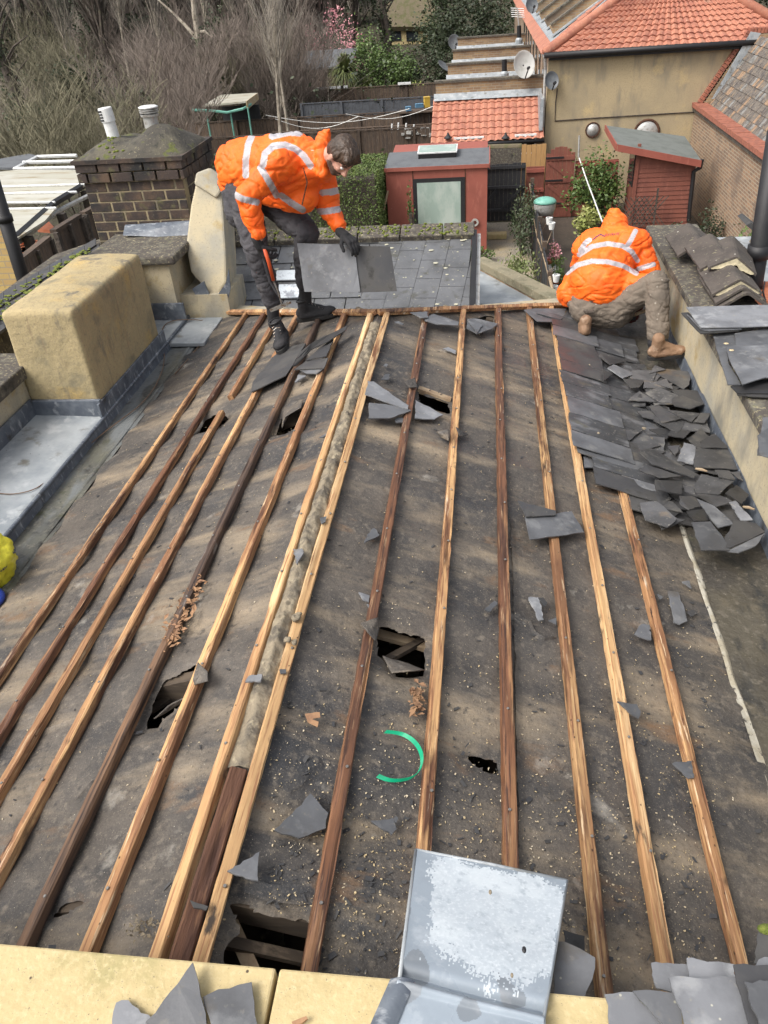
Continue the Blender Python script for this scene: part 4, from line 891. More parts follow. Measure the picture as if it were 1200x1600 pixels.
def hump(u, v):
    x = cxl - .05 + (cxr - cxl + .10) * u; y = YC - .05 + (.96) * v
    d = min(u, 1 - u) * 4.2; e = min(v, 1 - v) * 4.0; k = math.sin(min(1, d) * 1.57) ** .7 * math.sin(min(1, e) * 1.57) ** .7 * (1 + .25 * noise.noise((u * 4, v * 4, 8)))
    z = .10 * k + .14 * math.exp(-((u - .72) / .2) ** 2 - ((v - .45) / .3) ** 2) + .05 * math.exp(-((u - .24) / .17) ** 2 - ((v - .45) / .3) ** 2)
    return (x, y, zt - .03 + z + .03 + .012 * noise.noise((x * 9, y * 9, 1)))
part(MB().grid(hump, 50, 40), 'mortar_flaunching', mat('sooty_mortar', (.066, .060, .050), [('noise', 4, .45, .62, (.105, .095, .07)), ('noise', 7, .58, .66, (.10, .11, .03)), ('noise', 12, .56, .7, (.035, .035, .03)), ('noise', 40, .6, .7, (.25, .22, .14))], rough=1, bump=(40, .9, .01)), ch, smooth=True)
part(MB().bb(cxl - .05, cxr + .05, YC - .05, YC + .91, zt - .005, zt + .03), 'mortar_bed', M['brickblk'], ch)
q = MB()
for _ in range(26):
    u, v = rb.choice(((.22, .2), (.3, .35), (.35, .12), (.2, .5))); p = hump(min(1, max(0, u + rb.gauss(0, .06))), max(.02, v + rb.gauss(0, .05))); r = rb.uniform(.008, .022); q.ell(p, (r, r, r * .6), None, 6, 5)
part(q, 'moss', M['moss'], ch, smooth=True)['kind'] = 'stuff'
def cowl(px, py0, py1, r, kind):
    b = pY(px[1], py1, YC + .4); t = pY(px[0], py0, YC + .4); ax = (t - b); H = ax.length; R = ax.to_track_quat('Z', 'Y').to_matrix()
    mb = MB()
    if kind == 0:
        mb.lathe(b, [(r * .93, -.05), (r * .93, H * .42), (r * 1.06, H * .43), (r * 1.06, H * .96), (r * .98, H), (0, H)], 20, R); o = part(mb, 'chimney_cowl', M['white'], ch, smooth=False)
        sl_ = MB()
        for k in range(4):
            z = H * (.52 + .12 * k)
            for a0 in (-2.35, -1.15):
                pts = []
                for j in range(5):
                    a = a0 + j * .24; pts.append(b + R @ Vector((r * 1.075 * math.cos(a), r * 1.075 * math.sin(a), z)))
                sl_.tube(pts, .007, 5)
        part(sl_, 'slot', M['black'], o)
    else:
        mb.lathe(b, [(r * .8, -.05), (r * .8, H * .35), (r * .98, H * .36), (r, H * .5), (r * .95, H * .52)], 20, R)
        for k in range(3):
            z = H * (.58 + .13 * k); mb.lathe(b, [(r * .85, z), (r * 1.06, z + .005), (r * 1.06, z + .012), (r * .8, z + .02)], 20, R)
        mb.lathe(b, [(r * .6, H * .5), (r * .6, H * .97)], 16, R)
        o = part(mb, 'chimney_cowl', M['greymetal'], ch)
        part(MB().lathe(b, [(r * 1.08, H * .93), (r * 1.1, H * .97), (r * .85, H * 1.03), (0, H * 1.06)], 20, R), 'cowl_cap', M['white'], o, smooth=True)
cowl((163, 175), 168, 206, .062, 0); cowl((231, 236), 166, 190, .085, 1)
# loose cable snaking along the left gutter
cp = [(-10, 770), (20, 773), (58, 765), (100, 728), (157, 680), (190, 655), (215, 637), (240, 610), (256, 575), (257, 545), (251, 525), (256, 507), (272, 500), (300, 499), (330, 502), (333, 512), (318, 532), (290, 566), (270, 588)]
P3 = [pZ(a, b, ZL + .015 if i < 3 or 9 < i < 14 else ZGL + .018) for i, (a, b) in enumerate(cp)]
fine = []
for i in range(len(P3) - 1):
    for k in range(6): fine.append(P3[i].lerp(P3[i + 1], k / 6))
for _ in range(6): fine = [fine[0]] + [(fine[i - 1] + fine[i] * 2 + fine[i + 1]) / 4 for i in range(1, len(fine) - 1)] + [fine[-1]]
single(MB().tube(fine, .0035, 6), 'cable', mat('cable', (.16, .10, .06), [], rough=.6), 'thin brown cable snaking along the left gutter past the yellow block', 'cable', smooth=True)
# yellow sack of ballast at the left edge
sk = thing('rubble_sack', pZ(0, 925, ZGL), 'bright yellow plastic sack with printed letters, at the left edge in the gutter', 'sack')
c = pZ(-30, 880, ZGL + .12); q = MB(); q.ell(c, (.16, .18, .16), None, 60, 40)
q.v = [tuple(Vector(v) + (Vector(v) - c).normalized() * (.028 * noise.noise((v[0] * 13, v[1] * 13, v[2] * 13)) + .012 * noise.noise((v[0] * 45, v[1] * 45, v[2] * 45)))) for v in q.v]
sko = part(q, 'sack', M['sack'], sk, smooth=True)
part(MB().ell(pZ(-34, 938, ZGL + .03), (.14, .11, .04), None, 30, 16), 'blue_liner', M['blue'], sk, smooth=True)
def text3d(body, size, origin, xdir, ydir, m, parent, name='lettering', ext=.0008, shear=0, wrap=None):
    cu = bpy.data.curves.new('t', 'FONT'); cu.body = body; cu.size = size; cu.extrude = ext; cu.shear = shear; cu.resolution_u = 3
    o = bpy.data.objects.new('t', cu); col.objects.link(o); dg = bpy.context.evaluated_depsgraph_get(); me = bpy.data.meshes.new_from_object(o.evaluated_get(dg)); bpy.data.objects.remove(o)
    xd = Vector(xdir).normalized(); yd = Vector(ydir); yd = (yd - xd * yd.dot(xd)).normalized(); nd = xd.cross(yd); o0 = Vector(origin)
    vs = [o0 + xd * v.co.x + yd * v.co.y + nd * v.co.z for v in me.vertices]
    if wrap: vs = [wrap(v, nd) for v in vs]
    return meshobj(name, [tuple(v) for v in vs], [tuple(p.vertices) for p in me.polygons], M[m], parent)
def onsack(v, nd):
    d = (v - c); s_ = math.sqrt((d.x / .16) ** 2 + (d.y / .18) ** 2 + (d.z / .16) ** 2) or 1; p = c + d / s_; dn = (p - c).normalized()
    return p + dn * (.028 * noise.noise((p.x * 13, p.y * 13, p.z * 13)) + .012 * noise.noise((p.x * 45, p.y * 45, p.z * 45)) + .004)
for body, px, py, sz in (('WEB', 3, 903, .028), ('020', 13, 910, .018), ('020 8', -2, 889, .017), ('HIRE', 3, 872, .022)):
    p = pZ(px, py, ZGL + .13)
    text3d(body, sz, p, pZ(px + 10, py - 8, ZGL + .13) - p, Vector((-.3, 1, .3)), 'ink', sko, wrap=onsack)

# ================================================================== RIGHT SIDE
rp = thing('parapet_wall', (1.6, 4.0, 0), 'cream rendered parapet with lead at its foot, under the slate stacks at right', 'wall')
def rw_(u, v): return (1.462 + .006 * noise.noise((u * 3, v * 14, 2)), .3 + 7.0 * v, 3.6 + .87 * u)
part(MB().bb(1.47, 1.80, .3, 7.3, 0, 4.47), 'wall', M['rendpale'], rp)
part(MB().grid(lambda u, v: rw_(u, v), 10, 120), 'render_coat', M['rendpale'], rp, smooth=True)
part(MB().grid(lambda u, v: (1.458 - .01 * (1 - u) - .004 * noise.noise((v * 30, u * 3, 1)), .5 + 6.6 * v, ZGR - .01 + (.115 + .022 * noise.noise((v * 9, 1, 1)) + (.012 if int(v * 6) % 2 else 0)) * u), 4, 160), 'lead_flashing', M['leaddk'], rp, smooth=True)
for i in range(4):
    y0 = 3.55 + .95 * i; part(MB().bb(1.425, 1.86, y0, min(7.35, y0 + .94), 4.472, 4.535), 'coping_stone', M['copedk'], rp, bevel=.008)
part(MB().bb(1.50, 1.84, .3, 3.545, 4.47, 4.50), 'coping_stone', M['copedk'], rp, bevel=.006)
lr = thing('lead_roof', (2.4, 5, 4.2), 'flat grey lead roof beyond the right parapet, under the orange ridge tile', 'roof')
part(MB().bb(1.86, 3.6, .5, 7.6, 3.9, 4.33), 'lead_sheet', M['lead'], lr)
part(MB().bb(1.86, 3.6, .5, 7.55, 0, 3.9), 'wall', M['rendpale'], lr)
def rs_(px, h, label, m='slate', z0=4.54, **k):
    hh = h if hasattr(h, '__len__') else [h] * len(px)
    return slate([pZ(a, b, z0 + q) for (a, b), q in zip(px, hh)], label, m, **k)
# stacked slates on the right parapet (px at full size)
R6 = lambda L: [(1020 + u / 3.64, 440 + v / 3.64) for u, v in L]
rs_(R6([(190, 150), (440, 142), (600, 138), (760, 136), (760, 250), (500, 262), (270, 266)]), .085, 'wide pale grey slate on top of the stack on the right parapet')
rs_(R6([(160, 182), (200, 178), (290, 280), (505, 268), (490, 282), (270, 300)]), .062, 'black-edged slate under the wide pale one on the right parapet', 'slatedk')
rs_(R6([(195, 190), (280, 255), (480, 262), (505, 272), (330, 284), (275, 276)]), .072, 'narrow pale slate edge between the top two of the right parapet stack')
rs_(R6([(465, 300), (700, 262), (760, 300), (760, 420), (470, 420)]), .05, 'pale slate with dark lichen specks in the right-hand stack')
rs_(R6([(340, 305), (460, 290), (480, 370), (420, 380), (430, 470), (500, 590), (425, 590)]), .03, 'narrow mauve slate with two cream lichen rings beneath the big speckled one')
rs_(R6([(415, 375), (760, 362), (760, 555), (640, 548), (510, 590), (430, 440)]), .065, 'big rough grey slate with a ragged lower edge on the right parapet')
rs_(R6([(440, 600), (640, 560), (760, 570), (760, 640), (480, 640)]), .02, 'dark slate poking out below the ragged grey one on the right parapet', 'slatedk')
rs_(R6([(470, 612), (560, 596), (760, 640), (760, 670), (480, 650)]), .012, 'lowest dark slate sliver under the ragged grey slate on the right parapet', 'slatedk')
rs_(R6([(625, 780), (760, 770), (760, 1010), (592, 990)]), .02, 'grey slate overhanging the right edge on the coping, below the stack')
rs_([(1183, 682), (1215, 660), (1215, 720), (1186, 712)], .035, 'blue-grey slate corner at the right edge, over the coping')
for (u_, v_, lab) in ((418, 352, 'small ring of cream lichen high on the mauve slate'), (448, 390, 'larger ring of cream lichen on the mauve slate')):
    a, b = R6([(u_, v_)])[0]; single(MB().ell(pZ(a, b, 4.54 + .073), (.016, .012, .004), None, 9, 5), 'lichen_crust', M['chip'], lab, 'lichen', smooth=True)
# V-shaped ridge tiles stacked on the coping
def vtile(c, yaw, pit, roll, label, L=.46, wing=.165, m='ridgetile', fill=True, leg=.10):
    R = Matrix.Rotation(yaw, 3, 'Z') @ Matrix.Rotation(pit, 3, 'X') @ Matrix.Rotation(roll, 3, 'Y'); c = Vector(c)
    t = thing('ridge_tile', c, label, 'roof tile'); mb = MB(); th = .018; n = 8; pr = []
    o_ = [(-wing, -leg), (-.02, -.004), (0, 0), (.02, -.004), (wing, -leg)]; i_ = [(x * .97, z - th) for x, z in o_[::-1]]; pr = o_ + i_; k = len(pr)
    vs = [c + R @ Vector((x + .003 * noise.noise((j * 1.3, x * 9, 1)), (j / n - .5) * L, z + .003 * noise.noise((j, x * 20, 7)))) for j in range(n + 1) for x, z in pr]
    fs = [(j * k + i, j * k + (i + 1) % k, (j + 1) * k + (i + 1) % k, (j + 1) * k + i) for j in range(n) for i in range(k)]
    fs += [(0, 1, 8, 9), (1, 2, 7, 8), (2, 3, 6, 7), (3, 4, 5, 6)] + [tuple(n * k + q for q in f)[::-1] for f in ((0, 1, 8, 9), (1, 2, 7, 8), (2, 3, 6, 7), (3, 4, 5, 6))]
    mb.add(vs, fs); part(mb, 'tile', M[m], t)
    if fill:
        mb = MB(); kk = 12
        def fn(u, v):
            x = (u - .5) * 2 * wing * .86; top = -abs(x) / wing * leg - th - .002; bot = top - .052 * (1 - (2 * u - 1) ** 2) * (.7 + .6 * noise.noise((x * 30, v * 9, c.y * 7)))
            y = (-.5 + .16 * v) * L - .012 + .012 * noise.noise((x * 40, v * 5, 3)); zz = bot if 0 < v < 1 else (bot + top) / 2
            return c + R @ Vector((x, y, bot))
        mb.grid(fn, 16, 5)
        ring = [c + R @ Vector(((u / 16 - .5) * 2 * wing * .86, -.5 * L - .014, -abs((u / 16 - .5) * 2 * .86) * leg - th * .4)) for u in range(17)]
        n0 = len(mb.v); mb.v += [tuple(p) for p in ring]; mb.f += [(i, i + 1, n0 + i + 1, n0 + i) for i in range(16)]; mb.mi += [0] * 16
        part(mb, 'old_mortar', mat('old_mortar', (.48, .42, .28), [('noise', 20, .45, .62, (.33, .29, .19))], rough=.95, bump=(50, .8, .01)) if 'old_mortar' not in bpy.data.materials else bpy.data.materials['old_mortar'], t, smooth=True)
    return t
TZ = 4.55
vtile((1.63, 6.45, TZ + .17), .03, .03, 0, 'rearmost V-shaped ridge tile on the far end of the right coping', fill=False)
vtile((1.69, 5.98, TZ + .215), .05, .05, .05, 'ridge tile with cream mortar inside, upper left of the stack on the right coping')
vtile((1.77, 5.86, TZ + .235), -.16, .02, .12, 'topmost ridge tile, cocked to the right with thick cream mortar inside')
vtile((1.70, 5.60, TZ + .175), .02, .06, 0, 'ridge tile with ragged cream mortar, in front and lower on the right coping')
vtile((1.71, 5.53, TZ + .135), .03, .03, 0, 'bare ridge tile second from the bottom of the stack', fill=False)
vtile((1.73, 5.50, TZ + .105), .02, .0, 0, 'bottom ridge tile of the stack, arched over the right coping', fill=False)
# dark pipe, brick wall and terracotta ridge at the right edge
dp = thing('vent_pipe', (1.99, 6.0, 4.3), 'thick black pipe rising at the right edge beside the ridge tiles', 'pipe')
b0 = pY(1178, 440, 6.0); b1 = pY(1206, 262, 6.0); part(MB().tube([b0 - (b1 - b0) * .15, b0, b1 + (b1 - b0) * .3], .066, 18), 'pipe', M['black'], dp, smooth=True)
bs = b0.lerp(b1, .22); part(MB().tube([bs, bs + (b1 - b0) * .12], .08, 18), 'socket', M['black'], dp, smooth=True)
ot = thing('terracotta_ridge', pZ(1190, 467, 4.36), 'bright orange terracotta ridge tile at the right edge, just beyond the grey slates', 'roof tile')
part(MB().prism([pZ(1163, 440, 4.42), pZ(1260, 437, 4.42), pZ(1262, 466, 4.42), pZ(1168, 468, 4.42)], (0, 0, -.07)), 'tile', M['terra'], ot, bevel=.012)
part(MB().tube([pZ(1195, 440, 4.44), pZ(1192, 455, 4.44), pZ(1196, 470, 4.44)], .006, 6), 'wire', M['black'], ot)
bw = thing('brick_wall', (2.6, 6.9, 0), 'dark brick wall behind the black pipe at the right edge', 'wall')
part(MB().prism([pY(1181, 440, 7.2), pY(1181, 392, 7.2), pY(1215, 345, 7.2), pY(1330, 345, 7.2), pY(1330, 440, 7.2)], (0, .25, 0)), 'wall', M['brickx'], bw)
part(MB().prism([pY(1166, 352, 7.05), pY(1174, 348, 7.05), pY(1230, 392, 7.05), pY(1330, 480, 7.05), pY(1222, 396, 7.05), pY(1178, 362, 7.05)], (0, .3, 0)), 'verge_tiles', M['slatedk'], bw)
# ================================================================== FOREGROUND
pc = thing('near_parapet', (-.3, .45, 0), 'smooth yellow stone coping across the bottom of the picture', 'wall')
yt = pZ(300, 1500, 4.86)[1]
for x0, x1 in ((-2.6, -1.46), (-1.452, -.43), (-.422, .62), (.628, 1.9)):
    part(MB().bb(x0, x1, .15, yt, 4.72, 4.86), 'coping_stone', M['copeyel'], pc, bevel=.006)
part(MB().bb(-2.6, 1.9, .2, yt - .04, 3.2, 4.72), 'wall', M['rendpale'], pc)
# folded metal sheet
ms = thing('metal_flashing', pZ(760, 1500, 4.7), 'big pale metal flashing sheet with a large white patch, folded over the near coping', 'flashing')
TL, TR, ML, MR = pZ(650, 1328, 4.78), pZ(886, 1376, 4.74), pZ(624, 1532, 4.93), pZ(850, 1590, 4.90)
BL, BR = pZ(560, 1680, 4.94), pZ(850, 1700, 4.92)
def sheet(u, v):
    if v < .6: t = v / .6; a = TL.lerp(ML, t); b = TR.lerp(MR, t)
    else: t = (v - .6) / .4; a = ML.lerp(BL, t); b = MR.lerp(BR, t)
    p = a.lerp(b, u); k = .006 * noise.noise((u * 3, v * 4, 1)) - .02 * math.exp(-((v - .57) / .02) ** 2) + .012 * math.exp(-((v - .62) / .015) ** 2)
    return p + Vector((0, 0, k))
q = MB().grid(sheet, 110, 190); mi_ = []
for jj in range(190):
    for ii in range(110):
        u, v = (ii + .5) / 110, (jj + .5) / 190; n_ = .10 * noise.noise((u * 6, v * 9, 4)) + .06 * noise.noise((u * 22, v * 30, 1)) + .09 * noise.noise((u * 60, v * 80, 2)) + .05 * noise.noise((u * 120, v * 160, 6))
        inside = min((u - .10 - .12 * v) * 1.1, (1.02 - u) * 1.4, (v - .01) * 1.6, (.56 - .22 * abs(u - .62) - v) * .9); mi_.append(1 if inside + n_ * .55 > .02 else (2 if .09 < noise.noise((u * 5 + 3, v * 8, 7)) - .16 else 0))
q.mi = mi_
zb_ = mat('sheet_white_patch', (.45, .50, .54), [('noise', 9, .45, .62, (.54, .59, .62)), ('noise', 40, .54, .66, (.37, .42, .46)), ('noise', 120, .5, .7, (.60, .64, .67)), ('spot', 16, .05, .03, (.12, .11, .10))], rough=.6, bump=(30, .3, .003)); zd_ = mat('sheet_dark_patch', (.20, .225, .25), [('noise', 9, .5, .6, (.26, .28, .30))], rough=.35)  # ragged white patch over the upper sheet, scattered darker patches elsewhere
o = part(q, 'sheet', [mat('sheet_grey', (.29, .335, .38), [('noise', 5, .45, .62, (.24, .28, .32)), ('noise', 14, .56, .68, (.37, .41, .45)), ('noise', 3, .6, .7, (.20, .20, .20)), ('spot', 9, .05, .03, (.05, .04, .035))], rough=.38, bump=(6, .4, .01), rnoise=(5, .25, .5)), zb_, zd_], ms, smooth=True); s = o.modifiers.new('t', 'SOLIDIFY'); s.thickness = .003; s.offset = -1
q = MB(); q.tube([TL, TL.lerp(ML, .5), ML], .0045, 8); q.tube([TL, TL.lerp(TR, .5) + Vector((0, 0, .004)), TR], .004, 8); q.tube([TR, TR.lerp(MR, .5), MR, MR.lerp(BR, .6)], .0035, 8)
part(q, 'folded_edge', M['lead'], ms, smooth=True)
part(MB().prism([TL, ML, ML - Vector((0, 0, .22)), TL - Vector((0, 0, .36))], (-.004, 0, 0)), 'side_fold', M['lead'], ms)
part(MB().grid(lambda u, v: ML.lerp(BL, v) + Vector((-.018 + .05 * u, 0, .004 + .012 * math.sin(math.pi * u))), 8, 20), 'seam', M['leaddk'], ms, smooth=True)
part(MB().bb(-.13, .12, .86, .99, 4.3, 4.70), 'upstand', M['leaddk'], ms)
for (a, b, r, m, lab) in ((819, 1484, .006, 'black', 'black grit on the metal flashing, by its right edge'), (766, 1394, .005, 'mortar', 'tan drip stain bead near the top edge of the metal flashing'), (800, 1524, .004, 'mortar', 'little tan crumb on the metal flashing, above the fold')):
    t = (b - 1328) / 205; p = pZ(a, b, 4.775 + .15 * max(0, min(1, t)) + .003); single(MB().ell(p, (r * .8, r * 1.3, r * .6), None, 8, 6), 'grit', M[m], lab, 'debris', smooth=True)
# slates on the near coping
F1 = lambda L: [(150 + u / 2.4, 1480 + v / 2.4) for u, v in L]
def fs_(px, h, label, m='slate'):
    hh = h if hasattr(h, '__len__') else [h] * len(px); return slate([pZ(a, b, 4.864 + q) for (a, b), q in zip(px, hh)], label, m)
fs_(F1([(62, 330), (78, 215), (125, 205), (215, 275), (215, 330)]), .004, 'grey slate corner with a square-cut tip on the yellow coping, leftmost')
fs_(F1([(190, 280), (365, 62), (395, 180), (430, 330), (180, 330)]), [.012, .03, .02, .012, .008], 'tall pointed grey slate shard on the yellow coping')
fs_(F1([(405, 192), (460, 165), (585, 135), (612, 330), (440, 330)]), .012, 'wet shining slate beside the pointed shard on the yellow coping')
fs_(F1([(735, 285), (765, 272), (790, 262), (795, 272), (770, 292), (742, 300)]), .008, 'small rusty chip on the yellow coping', 'leafdry')
F2 = lambda L: [(820 + u / 3.158, 1440 + v / 3.158) for u, v in L]
def f2_(px, z, label, m='slate'):
    hh = z if hasattr(z, '__len__') else [z] * len(px); return slate([pZ(a, b, q) for (a, b), q in zip(F2(px), hh)], label, m)
f2_([(190, 45), (295, 75), (292, 150), (200, 110)], 4.40, 'dark slate tucked behind the right edge of the metal flashing', 'slatedk')
f2_([(150, 108), (195, 108), (348, 185), (345, 235), (245, 560), (150, 560)], 4.78, 'smooth grey slate standing against the right edge of the metal flashing')
f2_([(395, 365), (530, 355), (560, 400), (690, 505), (700, 560), (430, 560)], 4.885, 'mottled pale and rust slate on the near coping, first right of the flashing')
f2_([(532, 350), (600, 343), (740, 360), (790, 560), (720, 560), (620, 450)], 4.90, 'dark grey slate with a curved broken edge, right of the mottled one')
f2_([(620, 208), (800, 215), (815, 290), (790, 400), (720, 350), (650, 335)], 4.87, 'grey slate standing behind the broad pale slate, its left corner raised')
f2_([(798, 186), (1030, 218), (1045, 330), (810, 320)], 4.885, 'upright grey slate with a diagonal crack at the back of the near pile')
f2_([(708, 285), (1045, 282), (1120, 560), (800, 560)], 4.915, 'broad pale mauve slate in the middle of the near pile')
f2_([(1028, 215), (1230, 222), (1260, 330), (1085, 310), (1190, 560), (1120, 560)], 4.93, 'dark slate overlapping the right of the broad mauve one', 'slatedk')
f2_([(1080, 305), (1260, 290), (1280, 560), (1175, 560)], 4.945, 'brownish grey slate at the bottom right corner of the picture')
f2_([(1150, 60), (1260, 35), (1260, 230), (1130, 215)], 4.86, 'dark mossy slate at the right edge, behind the near pile', 'slatedk')
f2_([(1150, 195), (1180, 180), (1260, 190), (1260, 225), (1135, 225)], 4.905, 'thin pale slate edge at the right, just above the brownish one')
p = pZ(1198, 1452, 4.87); single(MB().ell(p, (.02, .012, .01), None, 10, 6), 'moss_cushion', M['moss'], 'bright green moss cushion on the dark slate at the right edge', 'moss', smooth=True)
# ================================================================== GROUND AND BACKDROP
def terr(x, y):
    t = max(0, y - 44); z = .045 * t + .0007 * t * t
    l = max(0, -x - 9); z += .05 * l * min(1, max(0, (y - 26) / 14))
    return z + .12 * noise.noise((x * .3, y * .3, 0)) * min(1, max(0, (y - 28) / 6))
g = MB(); g.grid(lambda u, v: (-110 + 190 * u, -4 + 164 * v, terr(-110 + 190 * u, -4 + 164 * v) - .01), 95, 110); struct(g, 'ground', M['earth'], smooth=True)
g = MB(); g.bb(-2.6, 1.20, 12, 24.3, -.3, .004); struct(g, 'gravel_path', M['gravel'])
g = MB(); g.bb(1.34, 5.98, 12, 24.55, -.3, .008); struct(g, 'paving', M['paving'])

# ---- generic pieces
def wavy_roof(a, b, c, d, m, name, parent, gauge=.30, pitch_w=.22, amp=.035, step=.03, res=6):
    """a-b eaves, d-c ridge; real S-shaped tiles laid in courses"""
    a, b, c, d = map(Vector, (a, b, c, d)); L = max((b - a).length, (c - d).length); H = ((d - a).length + (c - b).length) / 2
    n = ((b - a).cross(d - a)).normalized(); n = n if n.z > 0 else -n
    nu = max(4, int(L / pitch_w * res)); nr = max(2, int(round(H / gauge))); mb = MB(); vs = []; W_ = nu + 1
    rows_ = []
    for r in range(nr):
        for e in (0, 1):
            t = (r + (e * 1.0)) / nr; row = []
            for i in range(W_):
                u = i / nu; p = a.lerp(b, u).lerp(d.lerp(c, u), t); ph = (u * L / pitch_w) % 1
                s_ = amp * (math.sin(2 * math.pi * ph) + .35 * math.sin(4 * math.pi * ph + .6)) * .5
                row.append(p + n * (s_ + (step if e == 0 else 0) + .006 * noise.noise((int(u * L / pitch_w) * 3.1, r * 2.7, 1)) + .02))
            rows_.append(row)
    vs = [p for row in rows_ for p in row]
    fs = [(k * W_ + i, k * W_ + i + 1, (k + 1) * W_ + i + 1, (k + 1) * W_ + i) for k in range(len(rows_) - 1) for i in range(nu)]
    mb.add(vs, fs); return part(mb, name, m, parent)
def plain_tiles(a, b, c, d, mats, name, parent, gauge=.16, wd=.18, th=.018, seed=0, skew=0):
    a, b, c, d = map(Vector, (a, b, c, d)); L = max((b - a).length, (c - d).length); H = ((d - a).length + (c - b).length) / 2
    n = ((b - a).cross(d - a)).normalized(); n = n if n.z > 0 else -n; r_ = random.Random(seed); mb = MB()
    nr = int(H / gauge); nc = int(L / wd)
    for r in range(nr):
        off = .5 * (r % 2)
        for i in range(nc + 1):
            u0 = max(0, (i - off + .03) / nc); u1 = min(1, (i - off + .97) / nc)
            if u1 - u0 < .2 / nc: continue
            t0 = r / nr; t1 = min(1, (r + 1.12) / nr); k = r_.uniform(0, th * .5)
            P = lambda u, t, h: a.lerp(b, u).lerp(d.lerp(c, u), t) + n * h
            q = [P(u0, t0, .012 + th + k), P(u1, t0, .012 + th + k), P(u1, t1, .012), P(u0, t1, .012)]
            mb.prism(q, -n * th, r_.choice(range(len(mats))) if len(mats) > 1 and r_.random() < .45 else 0)
    return part(mb, name, mats, parent)
def boards(x0, x1, y, z0, z1, parent, m, name='panel', w_=.14, th=.03, axis='x', seed=0, sep=.008):
    mb = MB(); r_ = random.Random(seed); n = max(1, int(abs(x1 - x0) / w_))
    for i in range(n):
        a = x0 + (x1 - x0) * i / n; b = x0 + (x1 - x0) * (i + 1) / n - sep; o = r_.uniform(-.006, .006); tz = z1 + r_.uniform(-.02, .02)
        if axis == 'x': mb.bb(a, b, y + o, y + o + th, z0, tz)
        else: mb.bb(y + o, y + o + th, a, b, z0, tz)
    return part(mb, name, m, parent)
def fence_run(x0, x1, y, h, label, m='fence', rails=False, post=2.0, posth=.06, seed=0, zb=None, capm=None):
    t = thing('garden_fence', ((x0 + x1) / 2, y, 0), label, 'fence'); z0 = 0 if zb is None else zb
    boards(x0, x1, y, z0, z0 + h, t, M[m], seed=seed, w_=.15)
    x = x0
    while x <= x1 + .01: part(MB().bb(x - .05, x + .05, y - .07, y - .005, z0, z0 + h + posth), 'post', M[m], t); x += post
    part(MB().bb(x0, x1, y - .03, y + .06, z0 + h + .022, z0 + h + .055), 'rail', M[capm or m], t)
    return t

# ---- brick extensions stepping away, with their gardens' fences running left
ROWY = [27.3, 32.0, 37.0, 43.0]
ord_ = ['nearest', 'second', 'third', 'farthest']
for k, yk in enumerate(ROWY):
    xl_ = -1.62 if k == 0 else -1.45; t = thing('brick_extension', (0, yk, 0), '%s low brick extension with orange tiles and a lead strip, beside the yellow house' % ord_[k], 'building')
    yb = yk + .2; wt = 3.46; zt_ = 3.0; ze = 2.05; ye = yk - 1.85
    part(MB().bb(xl_, 1.70, yk, yk + .24, 0, wt), 'wall', M['brickx'], t)
    part(MB().bb(xl_ - .05, 1.70, yk - .05, yk + .29, wt, wt + .06), 'coping', M['copedk'], t)
    part(MB().bb(xl_, 1.70, ye + .12, yk - .002, 0, ze), 'wall', M['brickx'], t)
    wavy_roof((xl_ - .08, ye, ze), (1.66, ye, ze), (1.66, yk - .03, zt_), (xl_ - .08, yk - .03, zt_), M['pantile'], 'tile_roof', t, res=6 if k < 2 else 4)
    part(MB().grid(lambda u, v: (xl_ - .06 + (1.70 - xl_) * u, yk - .012 - .22 * (1 - v) ** 1.2 * (1 + .1 * noise.noise((u * 20, 1, k))), zt_ + .0 + .17 * v), 60, 4), 'lead_flashing', M['lead'], t)
    part(MB().tube([(xl_ - .1, ye - .03, ze - .04), (1.68, ye - .03, ze - .04)], .05, 8), 'gutter', M['black'], t, smooth=True)
    if k == 0:
        part(MB().bb(1.52, 1.62, ye + .2, yk - .05, ze + .2, zt_ + .1), 'lead_verge', M['lead'], t)
        for (xa, xb) in ((pY(709, 218, ye + .1)[0], pY(756, 218, ye + .1)[0]), (pY(804, 215, ye + .1)[0], pY(838, 215, ye + .1)[0])):
            z1 = pY(730, 214, ye + .1)[2]; z0 = z1 - .55
            fr = part(MB().bb(xa, xb, ye + .08, ye + .13, z0, z1), 'window', M['white'], t)
            xm = (xa + xb) / 2
            for (p, q_) in ((xa + .05, xm - .03), (xm + .03, xb - .05)): part(MB().bb(p, q_, ye + .072, ye + .079, z0 + .05, z1 - .05), 'pane', M['glassdk'], fr)
        for px in (700, 790): 
            c_ = pY(px, 214, ye + .05); part(MB().lathe(c_, [(.02, .12), (.05, .05), (.12, -.02), (.12, -.04)], 10), 'lantern', M['black'], t)
fr = random.Random(3)
fence_run(-10.6, -1.75, 30.2, 1.75, 'weathered brown board fence directly behind the bending worker', seed=1)
fence_run(-8.4, -1.6, 32.6, 1.45, 'low broken grey-brown fence behind the first one, with netting', seed=2)
fence_run(-13, -1.6, 34.6, 1.65, 'dark weathered fence, third row back in the gardens', seed=3, post=2.6)
fence_run(-8.2, -1.5, 37.6, 1.75, 'slate-grey painted fence in the middle of the gardens', 'fencegrey', seed=4, post=1.8)
fence_run(-10.5, -.9, 42.0, 1.75, 'brown slatted fence along the far gardens, white lamps on top', seed=5, post=2.2)
for i, px in enumerate((497, 506, 520, 532, 538, 627, 637)):
    p = pY(px, 138 if i < 5 else 134, 41.9); single(MB().box((p.x, 41.9, 1.86), (.32, .08, .10)), 'fence_lamp', M['white'], 'white box lamp on the top rail of the far brown fence', 'lamp', 'white lamps on the far fence')
